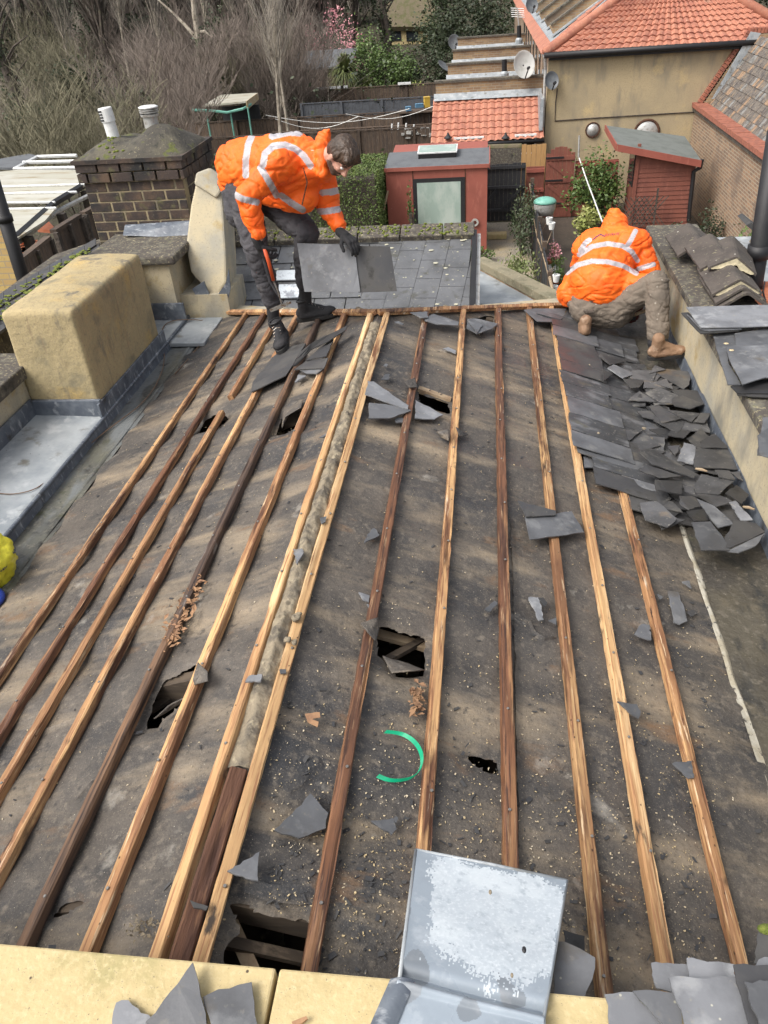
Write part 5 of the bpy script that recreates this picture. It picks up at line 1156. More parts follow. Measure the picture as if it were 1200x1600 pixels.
# garden clutter
def clutter(px, py, y, sz, m, name, label, cat, shape='box'):
    p = pY(px, py, y); mb = MB()
    if shape == 'box':
        mb.box(p, sz, Matrix.Rotation(.3, 3, 'Z')); mb.box(p + Vector((0, 0, sz[2] * .55)), (sz[0] * 1.06, sz[1] * 1.06, sz[2] * .12), Matrix.Rotation(.3, 3, 'Z'))
    else:
        mb.ell(p, (sz[0] / 2, sz[1] / 2, sz[2] / 2), None, 14, 10); mb.lathe(p + Vector((0, 0, sz[2] * .4)), [(sz[0] * .2, 0), (sz[0] * .26, sz[2] * .2), (0, sz[2] * .22)], 10)
    return single(mb, name, M[m], label, cat, smooth=shape != 'box')
M['toyyel'] = mat('toy_yellow', (.55, .36, .06), [], rough=.4); M['toyblue'] = mat('toy_blue', (.10, .22, .34), [], rough=.4)
clutter(667, 160, 34.5, (.22, .2, .34), 'toyyel', 'plastic_toy', 'bright yellow plastic thing on the bench by the extensions', 'toy')
clutter(655, 165, 34.4, (.3, .2, .12), 'toyblue', 'plastic_toy', 'blue plastic thing left of the yellow one', 'toy')
clutter(638, 170, 34.3, (.2, .2, .14), 'toyblue', 'watering_can', 'small blue plastic can at the left end of the bench', 'can')
tb = thing('garden_table', pY(660, 180, 34.5), 'dark garden bench carrying bright plastic things, by the extensions', 'bench')
p = pY(660, 172, 34.5); part(MB().bb(p.x - .95, p.x + .7, 34.2, 34.9, p.z - .05, p.z), 'bench_top', M['fence'], tb)
for dx in (-.85, .6): part(MB().bb(p.x + dx - .05, p.x + dx + .05, 34.25, 34.85, 0, p.z - .05), 'leg', M['fence'], tb)
for i, (px, py, lab) in enumerate(((612, 200, 'leftmost'), (622, 198, 'second'), (634, 199, 'tallest middle'), (646, 201, 'rightmost'))):
    p = pY(px, py + 6, 30.4); single(MB().tube([(p.x, p.y, p.z - .9), p, p + Vector((.03, 0, .26))], [.04, .035, .03], 7), 'white_post', M['white'], '%s of the short white posts between the two nearest fences' % lab, 'post')
p = pY(672, 205, 30.6); q = MB()
for _ in range(80): c_ = p + Vector((fr.uniform(-1.0, .9), fr.uniform(-.5, .5), fr.uniform(-.12, .10))); q.box(c_, (fr.uniform(.06, .3), fr.uniform(.05, .2), fr.uniform(.02, .1)), Matrix.Rotation(fr.uniform(0, 3), 3, 'Z'))
tag(part(q, 'garden_rubbish', [M['greymetal']], None, loc=p), 'grey heap of garden rubbish between the fences by the extensions', 'rubbish', None, 'stuff')
wl_ = MB()
for (a, b, y) in (((415, 180), (640, 170), 31.0), ((540, 178), (690, 160), 33.0), ((430, 186), (560, 182), 30.4)):
    P0, P1 = pY(*a, y), pY(*b, y); wl_.tube([P0.lerp(P1, i / 12) - Vector((0, 0, .35 * math.sin(math.pi * i / 12))) for i in range(13)], .012, 4); 
    single(wl_, 'washing_line', M['greymetal'], {415: 'sagging washing line nearest the first fences', 540: 'washing line rising to the bench by the extensions', 430: 'short slack wire low on the left gardens'}[a[0]], 'line'); wl_ = MB()
# shelter with green frame
sh = thing('garden_shelter', pY(350, 200, 33), 'open garden shelter with a pale sagging roof and a green pole frame', 'shelter')
c_ = [pY(316, 165, 33), pY(384, 158, 33), pY(402, 145, 35.5), pY(345, 148, 35.5)]
part(MB().prism(c_, (0, 0, -.06)), 'roof', M['sheetpale'], sh)
part(MB().prism([c_[1], c_[2], c_[2] - Vector((0, 0, .25)), c_[1] - Vector((0, 0, .3))], (.03, 0, 0)), 'fascia', M['chip'], sh)
part(MB().tube([pY(301, 172, 32.8), pY(330, 173, 32.8), pY(355, 176, 32.8), pY(380, 170, 32.8), pY(392, 163, 33.5)], .05, 6), 'green_pole', M['greenlid'], sh)
for px, y0_ in ((360, 175), (387, 168), (322, 173)): a = pY(px, y0_, 32.9); part(MB().tube([a, (a.x, a.y, 0)], .035, 6), 'pole', M['greenlid'], sh)
part(MB().bb(c_[0].x + .2, c_[1].x, 34.8, 34.9, 0, 2.2), 'back_panel', M['blackwood'], sh)
# ---- the yellow house
hs_ = thing('yellow_house', (4.5, 29, 0), 'long yellow-rendered house wall under an orange pantile roof', 'house')
HX0, HY = 1.72, 26.0; ze = 4.2
hp0 = pY(860, 80, HY - .15); PR = math.radians(36); npl = (0, -math.sin(PR), math.cos(PR)); e0 = Vector((HX0 - .12, HY - .2, ze))
htop = pP(972, -6, e0, npl); rr0 = pP(1202, 28, e0, npl); rr1 = pP(1140, -8, e0, npl)
dirR = (rr1 - rr0); kx = (ze - rr0.z) / dirR.z; eR = rr0 + dirR * kx
dirL = htop - e0; ridz = ze + 3.2; hl = e0 + dirL * (3.2 / dirL.z); hr = eR + dirR * (3.2 / dirR.z)
part(MB().bb(HX0, eR.x - .1, HY, HY + .25, 0, ze), 'wall', M['housewall'], hs_)
part(MB().bb(HX0, HX0 + .25, HY + .251, 62, 0, ze - .05), 'wall', M['bricky'], hs_)
wavy_roof(e0, eR, hr, hl, M['pantile'], 'tile_roof', hs_, gauge=.29, pitch_w=.235, amp=.045, step=.035, res=8)
part(MB().tube([e0 + Vector((0, 0, .05)), hl], .13, 10), 'hip_tiles', M['pantile'], hs_, smooth=True)
part(MB().tube([eR + Vector((0, 0, .05)), hr], .13, 10), 'hip_tiles', M['pantile'], hs_, smooth=True)
lw = 62; slope_l = lambda y, s: Vector((HX0 - .15 + s, y, ze + .62 * s))
lt = [slope_l(HY - .2, 0), slope_l(HY + .9, 0), slope_l(HY + 4.6, 3.6), hl]
part(MB().prism([slope_l(HY - .15, 0), slope_l(60, 0), slope_l(60, 6.5), slope_l(31.5, 6.5)], (0, 0, -.1)), 'side_roof', M['lead'], hs_)
sd_ = MB(); nd_ = Vector((-.62, 0, 1)).normalized()
for i in range(24):
    s0 = i * .26
    for j in range(2):
        y0_ = HY - .1 + s0 * .98 + j * .36; y1_ = y0_ + .35; sd_.prism([slope_l(y0_, s0) + nd_ * .05, slope_l(y1_, s0) + nd_ * .05, slope_l(y1_ + .25, s0 + .27) + nd_ * .03, slope_l(y0_ + .25, s0 + .27) + nd_ * .03], -nd_ * .03)
part(sd_, 'hip_side_tiles', M['pantile'], hs_)
ed_ = MB()
for i in range(70): y0_ = HY + .1 + i * .5; ed_.prism([slope_l(y0_, -.05) + nd_ * .04, slope_l(y0_ + .48, -.05) + nd_ * .04, slope_l(y0_ + .48, .26) + nd_ * .07, slope_l(y0_, .26) + nd_ * .07], -nd_ * .04)
part(ed_, 'eaves_tiles', M['pantile'], hs_)
for i, yk in enumerate((28.2, 31.0, 34.5, 38.5, 43, 48, 53)):
    a = slope_l(yk, .35) + Vector((0, 0, .16)); b = slope_l(yk, 6.4) + Vector((0, 0, .16))
    pw_ = part(MB().beam(a, b, .26, .32), 'party_wall', M['brickx'], hs_); part(MB().beam(a + Vector((-.05, 0, .18)), b + Vector((0, 0, .18)), .36, .05), 'coping', M['copedk'], pw_)
    part(MB().beam(a + Vector((0, -.28, -.10)), b + Vector((0, -.28, -.10)), .3, .04), 'lead_strip', M['lead'], hs_)
part(MB().tube([(HX0 - .15, HY - .28, ze - .02), (eR.x + .1, HY - .28, ze - .02)], .075, 8), 'gutter', M['black'], hs_, smooth=True)
part(MB().bb(HX0, eR.x, HY - .2, HY - .001, ze - .16, ze - .04), 'fascia', M['black'], hs_)
part(MB().tube([(HX0 - .12, HY - .2, ze - .05), (HX0 - .08, HY - .1, ze - .4), (HX0 - .08, HY - .1, 0)], .045, 8), 'downpipe', M['greymetal'], hs_)
for i in range(8):
    y0_ = 27.6 + i * 2.3; part(MB().bb(HX0 - .03, HX0 - .004, y0_, y0_ + .7, 2.9, 3.95), 'window', M['glassdk'], hs_)
for (px, py, lab) in ((926, 203, None), (1010, 202, None)):
    c_ = pY(px, py, HY - .01); R = Matrix.Rotation(math.radians(90), 3, 'X'); rr_ = .19 if px < 1000 else .34
    if px > 1000: c_ = pY(1010, 208, HY - .01)
    w1 = part(MB().lathe(c_, [(0, .09), (rr_ * .6, .07), (rr_ * .85, .03), (rr_, 0)], 20, R), 'wall_lamp' if px < 1000 else 'round_window', M['greymetal'], hs_, smooth=True)
    part(MB().lathe(c_, [(rr_ * .9, .0), (rr_ * 1.08, .05), (rr_ * 1.16, .02), (rr_ * 1.16, 0)], 20, R), 'rim', M['rot'], w1, smooth=True)
cb_ = [pY(871, 138, HY - .02), pY(868, 160, HY - .02), pY(867, 189, HY - .02), pY(920, 185, HY - .02), pY(985, 181, HY - .02), pY(1085, 175, HY - .02)]
part(MB().tube(cb_, .016, 5), 'cable', M['bark'], hs_)
def dish(c, r, m, label, yaw=.3, tilt=.35, pole=0):
    t = thing('satellite_dish', c, label, 'satellite dish'); R = Matrix.Rotation(yaw, 3, 'Z') @ Matrix.Rotation(math.pi / 2 - tilt, 3, 'X')
    R2 = R @ Matrix.Diagonal((.86, 1, 1))
    part(MB().lathe(c, [(0, -.09 * r / .4), (r * .5, -.065 * r / .4), (r * .85, -.02), (r, .02), (r * 1.02, .02), (r * .86, -.035), (0, -.12 * r / .4)], 26, R2), 'bowl', M[m], t, smooth=True)
    part(MB().tube([c + R @ Vector((0, -r, 0)), c + R @ Vector((0, -r * .55, r * .9))], .018, 6), 'arm', M['black'], t)
    part(MB().lathe(c + R @ Vector((0, -r * .5, r * .95)), [(0, .05), (.04, .05), (.045, -.05), (0, -.05)], 8, R), 'receiver', M['black'], t)
    if pole: part(MB().tube([c - Vector((0, -.1, 0)), c - Vector((0, -.1, pole))], .025, 6), 'pole', M['greymetal'], t)
    else: part(MB().tube([c + R @ Vector((0, 0, -.08)), c + R @ Vector((0, 0, -.3))], .025, 6), 'bracket', M['black'], t)
dish(pY(819, 101, 27.1), .38, 'dish', 'big pale satellite dish above the nearest extension')
dish(pY(862, 126, 25.75), .24, 'dishdk', 'small blue-grey satellite dish on the corner of the yellow house')
dish(pY(710, 66, 43), .34, 'dishdk', 'dark satellite dish on a pole left of the farthest extension', pole=1.2)
dish(pY(831, 8, 36.0), .28, 'dishdk', 'small grey satellite dish at the eaves of the house roof')
dish(pY(695, 104, 38), .35, 'dishdk', 'dark dish lying low beside the third extension', yaw=1.2, tilt=.9)
for px, y0_, y1_, Y_, lab in ((788, 118, 93, 31, 'black flue pipe on the second extension roof'), (811, 65, 40, 38, 'black flue pipe with a white collar on the far extension roof')):
    t = thing('flue_pipe', pY(px, y0_, Y_), lab, 'flue'); part(MB().tube([pY(px, y0_, Y_), pY(px, y1_, Y_)], .09, 10), 'pipe', M['black'], t); part(MB().lathe(pY(px, y0_ - 1, Y_), [(.16, -.1), (.15, .05), (.1, .12)], 12), 'collar', M['lead'], t)
an = thing('tv_aerial', pY(808, 30, 40), 'thin pale television aerial above the far extensions', 'aerial')
a = pY(811, 45, 40); b = pY(808, 12, 40); part(MB().tube([a, b], .03, 5), 'mast', M['greymetal'], an)
q = MB()
for i in range(5): c_ = a.lerp(b, .55 + .1 * i); q.tube([c_ + Vector((-.28, 0, .04)), c_ + Vector((.28, 0, -.02))], .016, 4)
q.tube([a.lerp(b, .5), b], .02, 4); part(q, 'elements', M['white'], an)

# ---- brick house with the old tile roof, right
bh = thing('brick_house', (7.5, 21, 0), 'brick house at the right with a mossy old tile roof and red brick coping', 'house')
part(MB().bb(6.0, 6.3, 14.5, 26.0 - .02, 0, 2.62), 'wall', M['bricky'], bh)
q = MB(); r_ = random.Random(1)
for i in range(62): y0_ = 14.6 + i * .184; q.bb(5.90, 6.28, y0_, y0_ + .17, 2.62, 2.73 + r_.uniform(0, .012))
part(q, 'brick_coping', M['redbrick'], bh)
part(MB().bb(5.93, 6.26, 14.5, 25.98, 2.52, 2.615), 'corbel', M['bark'], bh)
g0 = Vector((6.1, 26.0, 2.72)); g1 = pY(1170, 48, 26.0); g2 = pY(1275, 42, 26.0)
tiles = [M['concretetile'], mat('tile_buff', (.30, .20, .13), [('noise', 9, .45, .6, (.2, .14, .09))], rough=.9), mat('tile_grey', (.22, .215, .205), [('noise', 9, .45, .6, (.12, .12, .11))], rough=.9), M['concretetile']]
plain_tiles((6.33, 14.6, 2.66), (6.33, 25.75, 2.66), (g1.x + .25, 25.75, g1.z - .12), (g1.x + .25, 14.6, g1.z - .12), tiles, 'tile_roof', bh, gauge=.2, wd=.17, seed=4)
part(MB().prism([(6.3, 14.6, 2.6), (g1.x + .3, 14.6, g1.z - .2), (g1.x + 3, 14.6, g1.z - .2), (g1.x + 3, 14.6, 0), (6.3, 14.6, 0)], (0, 11.2, 0)), 'gable_wall', M['brickx'], bh)
for (a, b) in ((g0, g1), (g1, g2)):
    q = MB(); n = int((b - a).length / .09); d_ = (b - a) / n
    for i in range(n): c_ = a + d_ * (i + .5); q.box(c_, (d_.length * .86, .34, .14 + r_.uniform(0, .01)), Vector((d_.x, 0, d_.z)).normalized().to_track_quat('X', 'Y').to_matrix() if False else Matrix.Rotation(-math.atan2(d_.z, d_.x), 3, 'Y'))
    part(q, 'brick_coping', M['redbrick'], bh)
part(MB().prism([g0 + Vector((0, .05, -.06)), g1 + Vector((0, .05, -.06)), g2 + Vector((0, .05, -.06)), Vector((g2.x, 26.05, 0)), Vector((6.0, 26.05, 0))], (0, -.22, 0)), 'gable_parapet', M['brickx'], bh)
part(MB().prism([(6.36, 25.72, 2.84), (6.66, 25.72, 2.84 + .0), (g1.x + .25, 25.72, g1.z - .05), (g1.x - .02, 25.72, g1.z + .0)], (0, -.02, 0)), 'lead_flashing', M['lead'], bh)
dpp = thing('drain_pipe', (5.75, 21.9, 1), 'black drainpipe between the red shed and the brick wall', 'pipe')
part(MB().tube([pY(1097, 249, 21.9), pY(1094, 262, 21.9), pY(1084, 268, 21.95), pY(1078, 322, 21.95), pY(1076, 345, 21.95)], .055, 8), 'pipe', M['black'], dpp)
# ---- red shed
sd = thing('garden_shed', (4.7, 22.6, 0), 'red weatherboarded garden shed with a sloping grey felt roof', 'shed')
A_ = pY(965, 226, 21.75); B_ = pY(1096, 251, 21.75); C_ = pY(1070, 213, 24.0); D_ = pY(947, 196, 24.0)
fl, frr = pY(990, 300, 22)[0], pY(1081, 300, 22)[0]; bl = pY(968, 300, 23.7)[0]
q = MB(); nb = 22
for i in range(nb):
    z0 = .02 + i * .115; z1 = z0 + .135
    sl_r = (A_.z - B_.z) / (B_.x - A_.x); xe_ = min(frr, A_.x + (A_.z - .04 - z1) / sl_r)
    if xe_ < fl + .1: break
    q.prism([(fl, 21.975, z0), (xe_, 21.975, z0), (xe_, 22.0, z0), (fl, 22.0, z0)], (0, .02, z1 - z0))
part(q, 'weatherboards', M['redpaint'], sd)
part(MB().prism([(fl, 22.02, 0), (frr, 22.02, 0), (frr, 22.02, B_.z - .06), (fl, 22.02, A_.z - .16)], (0, 1.2, 0)), 'shed_body', M['redpaint'], sd)
q = MB()
part(MB().bb(fl - .03, fl + .05, 21.95, 22.01, 0, A_.z - .05), 'corner_board', M['redpaint'], sd)
part(MB().prism([(fl - .012, 22.25, 1.35), (fl - .012, 22.95, 1.35), (fl - .012, 22.95, 2.15), (fl - .012, 22.25, 2.15)], (-.02, 0, 0)), 'window', M['glassdk'], sd)
part(MB().prism([A_, B_, C_, D_], (0, 0, -.03)), 'felt_roof', M['shedroof'], sd)
part(MB().prism([A_ + Vector((0, -.012, .012)), B_ + Vector((0, -.012, .012)), B_ + Vector((0, -.012, -.15)), A_ + Vector((0, -.012, -.15))], (0, -.03, 0)), 'fascia', M['redbox'], sd)
part(MB().prism([A_ + Vector((-.005, 0, .012)), D_ + Vector((-.005, 0, .012)), D_ + Vector((-.005, 0, -.13)), A_ + Vector((-.005, 0, -.15))], (-.03, 0, 0)), 'fascia', M['redbox'], sd)
tl = thing('trellis', (4.0, 21.6, 0), 'small diamond trellis leaning by the corner of the red shed', 'trellis')
q = MB()
for i in range(7):
    for s_ in (-1, 1): x0 = 4.0 + (i - 3) * .12; q.beam((x0 - .3 * s_, 21.6, .5 + 0), (x0 + .3 * s_, 21.6, 1.25), .02, .02)
part(q, 'lattice', M['bark'], tl); part(MB().bb(4.35, 4.39, 21.57, 21.61, 0, 1.45), 'post', M['bark'], tl)
# ---- gate and fences
gt = thing('garden_gate', (2.05, 24.6, 0), 'arched red-brown wooden garden gate with black strap hinges', 'gate')
gx0, gx1 = pY(851, 300, 24.6)[0], pY(895, 300, 24.6)[0]; q = MB()
for i in range(7):
    a = gx0 + (gx1 - gx0) * i / 7; b = gx0 + (gx1 - gx0) * (i + 1) / 7 - .006; u = ((a + b) / 2 - (gx0 + gx1) / 2) / ((gx1 - gx0) / 2); q.bb(a, b, 24.6, 24.63, .02, 1.62 + .36 * math.sqrt(max(0, 1 - u * u)))
part(q, 'boards', M['redpaint'], gt)
for z in (.35, 1.0, 1.62): part(MB().bb(gx0, gx1, 24.57, 24.598, z, z + .10), 'ledge', M['redpaint'], gt)
for z0, z1 in ((1.58, 1.08), (.96, .42)): part(MB().beam((gx0 + .08, 24.585, z0), (gx1 - .08, 24.585, z1), .02, .09, (0, 0, 1)), 'brace', M['redpaint'], gt)
for z in (.38, 1.03, 1.65): part(MB().bb(gx0 - .02, gx0 + .5, 24.555, 24.569, z + .02, z + .07), 'strap_hinge', M['black'], gt)
rf_ = thing('red_fence', (3.2, 24.7, 0), 'dark red boarded fence right of the arched gate, under the yellow wall', 'fence')
x1 = pY(966, 260, 24.7)[0]; part(MB().bb(gx1 + .03, x1, 24.7, 24.74, 0, 1.55), 'boards', M['redpaint'], rf_)
for z in (.45, .95, 1.42): part(MB().bb(gx1 + .03, x1, 24.64, 24.698, z, z + .1), 'rail', M['redbox'], rf_)
rf2 = thing('red_fence', (1.3, 24.7, 0), 'short red fence with two rails left of the arched gate', 'fence')
part(MB().bb(1.15, gx0 - .03, 24.7, 24.74, 0, 1.45), 'boards', M['redpaint'], rf2)
for z in (.75, 1.3): part(MB().bb(1.15, gx0 - .03, 24.64, 24.698, z, z + .1), 'rail', M['redbox'], rf2)
nf = thing('board_fence', (1.3, 24.95, 0), 'new pale timber fence panel beside the yellow house corner', 'fence')
boards(pY(815, 240, 24.95)[0], HX0, 24.95, 0, pY(830, 226, 24.95)[2], nf, M['newfence'], w_=.13)
mwl = thing('garden_wall', (-.4, 25.0, 0), 'mossy rendered garden wall behind the red studio', 'wall')
a = pY(668, 236, 25.0); b = pY(815, 228, 25.0)
part(MB().prism([(a.x, 25, 0), (b.x, 25, 0), (b.x, 25, b.z - .06), (a.x + .5, 25, a.z), (a.x, 25, a.z - .4)], (0, .22, 0)), 'wall', M['copedk'], mwl)
part(MB().tube([(a.x, 25.1, a.z - .4), (a.x + .25, 25.1, a.z - .12), (a.x + .6, 25.1, a.z + .02), (b.x, 25.1, b.z - .04)], .09, 8), 'mossy_coping', M['thatch'], mwl)
bg = thing('black_gate', (.35, 24.35, 0), 'black boarded double gate between the red studio and the garden fence', 'gate')
xa, xb = -.25, 1.12; boards(xa, xb, 24.4, .02, 1.62, bg, M['blackwood'], w_=.12)
for z in (.3, .95, 1.5): part(MB().bb(xa, xb, 24.34, 24.398, z, z + .08), 'rail', M['blackwood'], bg)
for s_ in ((xa + .05, .36, xa + .6, 1.0), (xa + .7, .36, xb - .05, 1.0)): part(MB().beam((s_[0], 24.36, s_[1]), (s_[2], 24.36, s_[3]), .02, .07), 'brace', M['blackwood'], bg)
dv = thing('divider_fence', (1.27, 18, 0), 'dark fence running down the garden with a crooked cane along its top', 'fence')
boards(11.5, 23.6, 1.25, 0, 1.28, dv, M['blackwood'], w_=.16, axis='y')
for i in range(7): part(MB().bb(1.23, 1.33, 11.6 + 2 * i - .05, 11.6 + 2 * i + .05, 0, 1.38), 'post', M['fence'], dv)
cane = [(822, 258), (826, 280), (831, 300), (834, 322), (836, 345), (841, 372), (849, 395), (857, 425), (864, 455), (868, 474)]
part(MB().tube([pX(a, b, 1.27) for a, b in cane], [.02, .03, .035, .035, .035, .035, .035, .032, .03, .03], 7), 'cane', M['stick'], dv)
q = MB(); r_ = random.Random(9)
for i in range(16):
    p = pX(*cane[r_.randint(0, 9)], 1.27); q.tube([p, p + Vector((r_.uniform(-.15, .25), r_.uniform(-.2, .2), r_.uniform(.05, .45)))], [.012, .005], 4)
part(q, 'stem', M['stick'], dv)
q = MB()
for (a, b) in ((869, 435), (866, 452), (858, 345), (862, 353)): q.lathe(pX(a, b, 1.36), [(.06, .07), (.075, .07), (.05, -.07), (0, -.07)], 12)
part(q, 'hung_cup', M['white'], dv)
# ---- red studio
st = thing('garden_studio', (-1.3, 22.7, 0), 'boxy red garden studio with a flat grey roof and one big window', 'garden room')
X0, X1, Y0, Y1 = -2.63, .01, 21.4, 23.75; zf = 2.25
part(MB().bb(X0, X1, Y0, Y1, 0, zf - .02), 'wall', M['redbox'], st)
a, b = pP(640, 237, (0, Y0, zf), (0, -.165, 1)), pP(765, 230, (0, Y0, zf), (0, -.165, 1))
part(MB().prism([(X0 - .03, Y0 - .05, zf), (X1 + .04, Y0 - .05, zf), (X1 + .04, b.y, b.z), (X0 + .0, a.y, a.z)], (0, 0, -.03)), 'felt_roof', M['roofgrey'], st)
part(MB().bb(X0 - .03, X1 + .04, Y0 - .07, Y0 - .05, zf - .07, zf + .02), 'roof_trim', M['redbox'], st)
part(MB().prism([(X1 + .04, Y0 - .05, zf - .1), (X1 + .04, b.y, b.z - .1), (X1 + .04, b.y, b.z + .04), (X1 + .04, Y0 - .05, zf + .04)], (.025, 0, 0)), 'roof_trim', M['redbox'], st)
part(MB().prism([(X1, Y0, zf - .05), (X1, Y1, zf - .05), (X1, Y1, b.z - .05)], (-2.6, 0, 0)), 'wall_head', M['redbox'], st)
for x in (-1.92, -.56): part(MB().bb(x - .012, x + .012, Y0 - .012, Y0 - .002, 0, zf - .07), 'panel_joint', M['rot'], st)
wx0, wx1, wz1, wz0 = -1.88, -.62, 1.92, .45
wf = part(MB().bb(wx0 - .05, wx1 + .05, Y0 - .03, Y0 - .013, wz0 - .05, wz1 + .05), 'window', M['black'], st)
part(MB().bb(wx0 + .06, wx1 - .06, Y0 - .036, Y0 - .0305, wz0 + .06, wz1 - .05), 'pane', M['glassgrn'], wf)
p = pP(684, 242, (0, Y0, zf), (0, -.165, 1)); s1 = part(MB().box((p.x, p.y, p.z + .07), (1.0, .5, .14), Matrix.Rotation(.16, 3, 'X')), 'skylight', M['black'], st)
part(MB().box((p.x, p.y, p.z + .15), (.98, .48, .03), Matrix.Rotation(.16, 3, 'X')), 'glazing', M['glassgrn'], s1)
part(MB().box((p.x, p.y, p.z + .144), (1.04, .54, .03), Matrix.Rotation(.16, 3, 'X')), 'frame', M['white'], s1)
part(MB().lathe(pY(742, 347, Y0 - .02), [(.07, 0), (.10, .03), (.10, .05), (.05, .05)], 14, Matrix.Rotation(math.pi / 2, 3, 'X')), 'tap_cowl', M['greymetal'], st)
sb = pZ(776, 375, 0); single(MB().bb(sb.x - .28, sb.x + .28, sb.y, sb.y + .28, .01, .16), 'step_block', M['copeyel'], 'low pale block step on the gravel by the red studio', 'step', bevel=.02)
for i, (xx, tp) in enumerate((((598, 335), (606, 298)), ((594, 340), (600, 312)))):
    single(MB().tube([pY(*xx, 21.2), pY(*tp, 21.3)], .03, 6), 'pole', M['stick'], ('long pale pole leaning on the left of the red studio', 'shorter pole leaning on the left of the red studio')[i], 'pole')
# barbecue and pots
bq = thing('barbecue', (1.75, 20.6, 0), 'round barbecue with a pale green lid on the paved garden', 'barbecue')
p = pY(851, 326, 20.8); 
q = MB(); q.ell((0, 0, 0), (.29, .24, .13), None, 20, 10); q.v = [(v[0] + p.x, v[1] + p.y, max(v[2], -.02) + p.z + .16) for v in q.v]; part(q, 'lid', M['greenlid'], bq, smooth=True)
part(MB().lathe(p, [(0, -.16), (.22, -.14), (.27, .0), (.28, .14)], 20), 'bowl', M['greymetal'], bq, smooth=True)
for a_ in range(3): part(MB().tube([p + Vector((.2 * math.cos(a_ * 2.1), .2 * math.sin(a_ * 2.1), -.12)), Vector((p.x + .32 * math.cos(a_ * 2.1), p.y + .32 * math.sin(a_ * 2.1), 0))], .015, 6), 'leg', M['greymetal'], bq)
st2 = thing('white_cane', pY(940, 345, 16), 'thin white string stretched from the yellow wall down towards the crouching worker', 'string')
part(MB().tube([pY(905, 247, 24.4), pY(918, 285, 20.5), pY(941, 346, 15.5)], [.02, .017, .014], 5), 'string', M['white'], st2)
part(MB().tube([pY(904, 245, 24.4), pY(905, 212, 24.4)], .03, 5), 'stake', M['greymetal'], st2)

# ---- slate roof just beyond our roof
nr_ = thing('slate_roof', (-1.2, 7.5, 3.2), 'lichened grey slate roof just beyond the far edge, with a mossy ridge', 'roof')
P0 = (0, 6.72, 3.90); PA = math.radians(20); NP = (0, -math.sin(PA), math.cos(PA)); nv = Vector(NP)
q = MB(); r_ = random.Random(6)
tr = [pP(600, 372, P0, NP), pP(742, 368, P0, NP), pP(728, 472, P0, NP), pP(560, 478, P0, NP)]
yt_ = pP(540, 374, P0, NP).y; xr_ = pP(735, 420, P0, NP).x
base = [Vector((-3.0, 6.55, 3.90 - .17 * math.tan(PA))), Vector((xr_, 6.55, 3.90 - .17 * math.tan(PA))), Vector((xr_, yt_, 3.90 + (yt_ - 6.72) * math.tan(PA))), Vector((-3.0, yt_, 3.90 + (yt_ - 6.72) * math.tan(PA)))]
part(MB().prism([b_ - nv * .01 for b_ in base], -nv * .04), 'roof_boards', M['slatedk'], nr_)
def PPt(x, s, h): return Vector((x, 6.55 + s * math.cos(PA), base[0].z + s * math.sin(PA))) + nv * h
H_ = (yt_ - 6.55) / math.cos(PA); xs_ = pP(590, 430, P0, NP).x
r = 0; s_ = 0
while s_ < H_ - .02:
    x = -3.0 - (.15 if r % 2 else 0)
    while x < xs_ + .25: 
        q.prism([PPt(x + .004, s_, .016 + r_.uniform(0, .004)), PPt(x + .30, s_, .016 + r_.uniform(0, .004)), PPt(x + .30, min(H_, s_ + .30), .004), PPt(x + .004, min(H_, s_ + .30), .004)], nv * .007); x += .306
    s_ += .27; r += 1
k = 0; x = xs_ - .1     # right part: slates laid skew
while x < xr_ - .02:
    s_ = -.05 - .12 * (k % 2)
    while s_ < H_:
        sk1 = lambda s: x + .30 * (s - H_ / 2) * .40
        a0, a1 = max(0, s_), min(H_, s_ + .27)
        if a1 > a0: 
            xa0, xa1 = sk1(a0), sk1(a1)
            q.prism([PPt(min(xa0, xr_), a0, .026), PPt(min(xa0 + .235, xr_), a0, .020), PPt(min(xa1 + .235, xr_), a1, .020), PPt(min(xa1, xr_), a1, .026)], nv * .006)
        s_ += .275
    x += .24; k += 1
part(q, 'slate_covering', mat('weathered_slate', (.125, .130, .138), [('noise', 3, .42, .62, (.085, .088, .092)), ('noise', 1.6, .5, .66, (.17, .175, .18)), ('noise', 8, .56, .7, (.07, .07, .06)), ('noise', 40, .6, .72, (.26, .25, .21)), ('spot', 9, .10, .07, (.34, .33, .25))], rough=.5, bump=(14, .5, .005), rnoise=(4, .35, .7)), nr_)
rg = MB(); xx = -3.0
while xx < xr_ + .03: rg.beam(PPt(xx, H_, .05), PPt(min(xx + .42, xr_ + .03), H_, .05), .2, .07, nv); xx += .43
part(rg, 'ridge_tiles', M['copedk'], nr_, bevel=.012)
q = MB()
for _ in range(260): p = PPt(r_.uniform(-2.4, xr_), H_ + r_.uniform(-.09, .09), .088); a = r_.uniform(.006, .02); q.ell(p, (a, a, a * .6), None, 5, 4)
part(q, 'moss', M['moss'], nr_, smooth=True)['kind'] = 'stuff'
q = MB()
for _ in range(70):
    p = PPt(r_.uniform(-2.4, xr_ - .05), abs(r_.gauss(H_ * .8, .35)) % H_, .03); a = r_.uniform(.005, .028); q.lathe(p, [(0, .004), (a * r_.uniform(.6, 1), .003), (a, 0)], 7)
part(q, 'lichen', mat('pale_lichen', (.5, .48, .36), [('noise', 20, .5, .6, (.38, .38, .3))], rough=1), nr_)['kind'] = 'stuff'
part(MB().bb(-3.0, xr_, 6.75, yt_ + .5, 0, 3.86), 'wall', M['rendpale'], nr_)
part(MB().beam(PPt(xr_ + .03, 0, .0), PPt(xr_ + .03, H_, .0), .05, .13, nv), 'verge_board', M['black'], nr_)
part(MB().beam(PPt(xr_ + .075, 0, -.03), PPt(xr_ + .075, H_, -.03), .035, .09, nv), 'verge_trim', M['greymetal'], nr_)
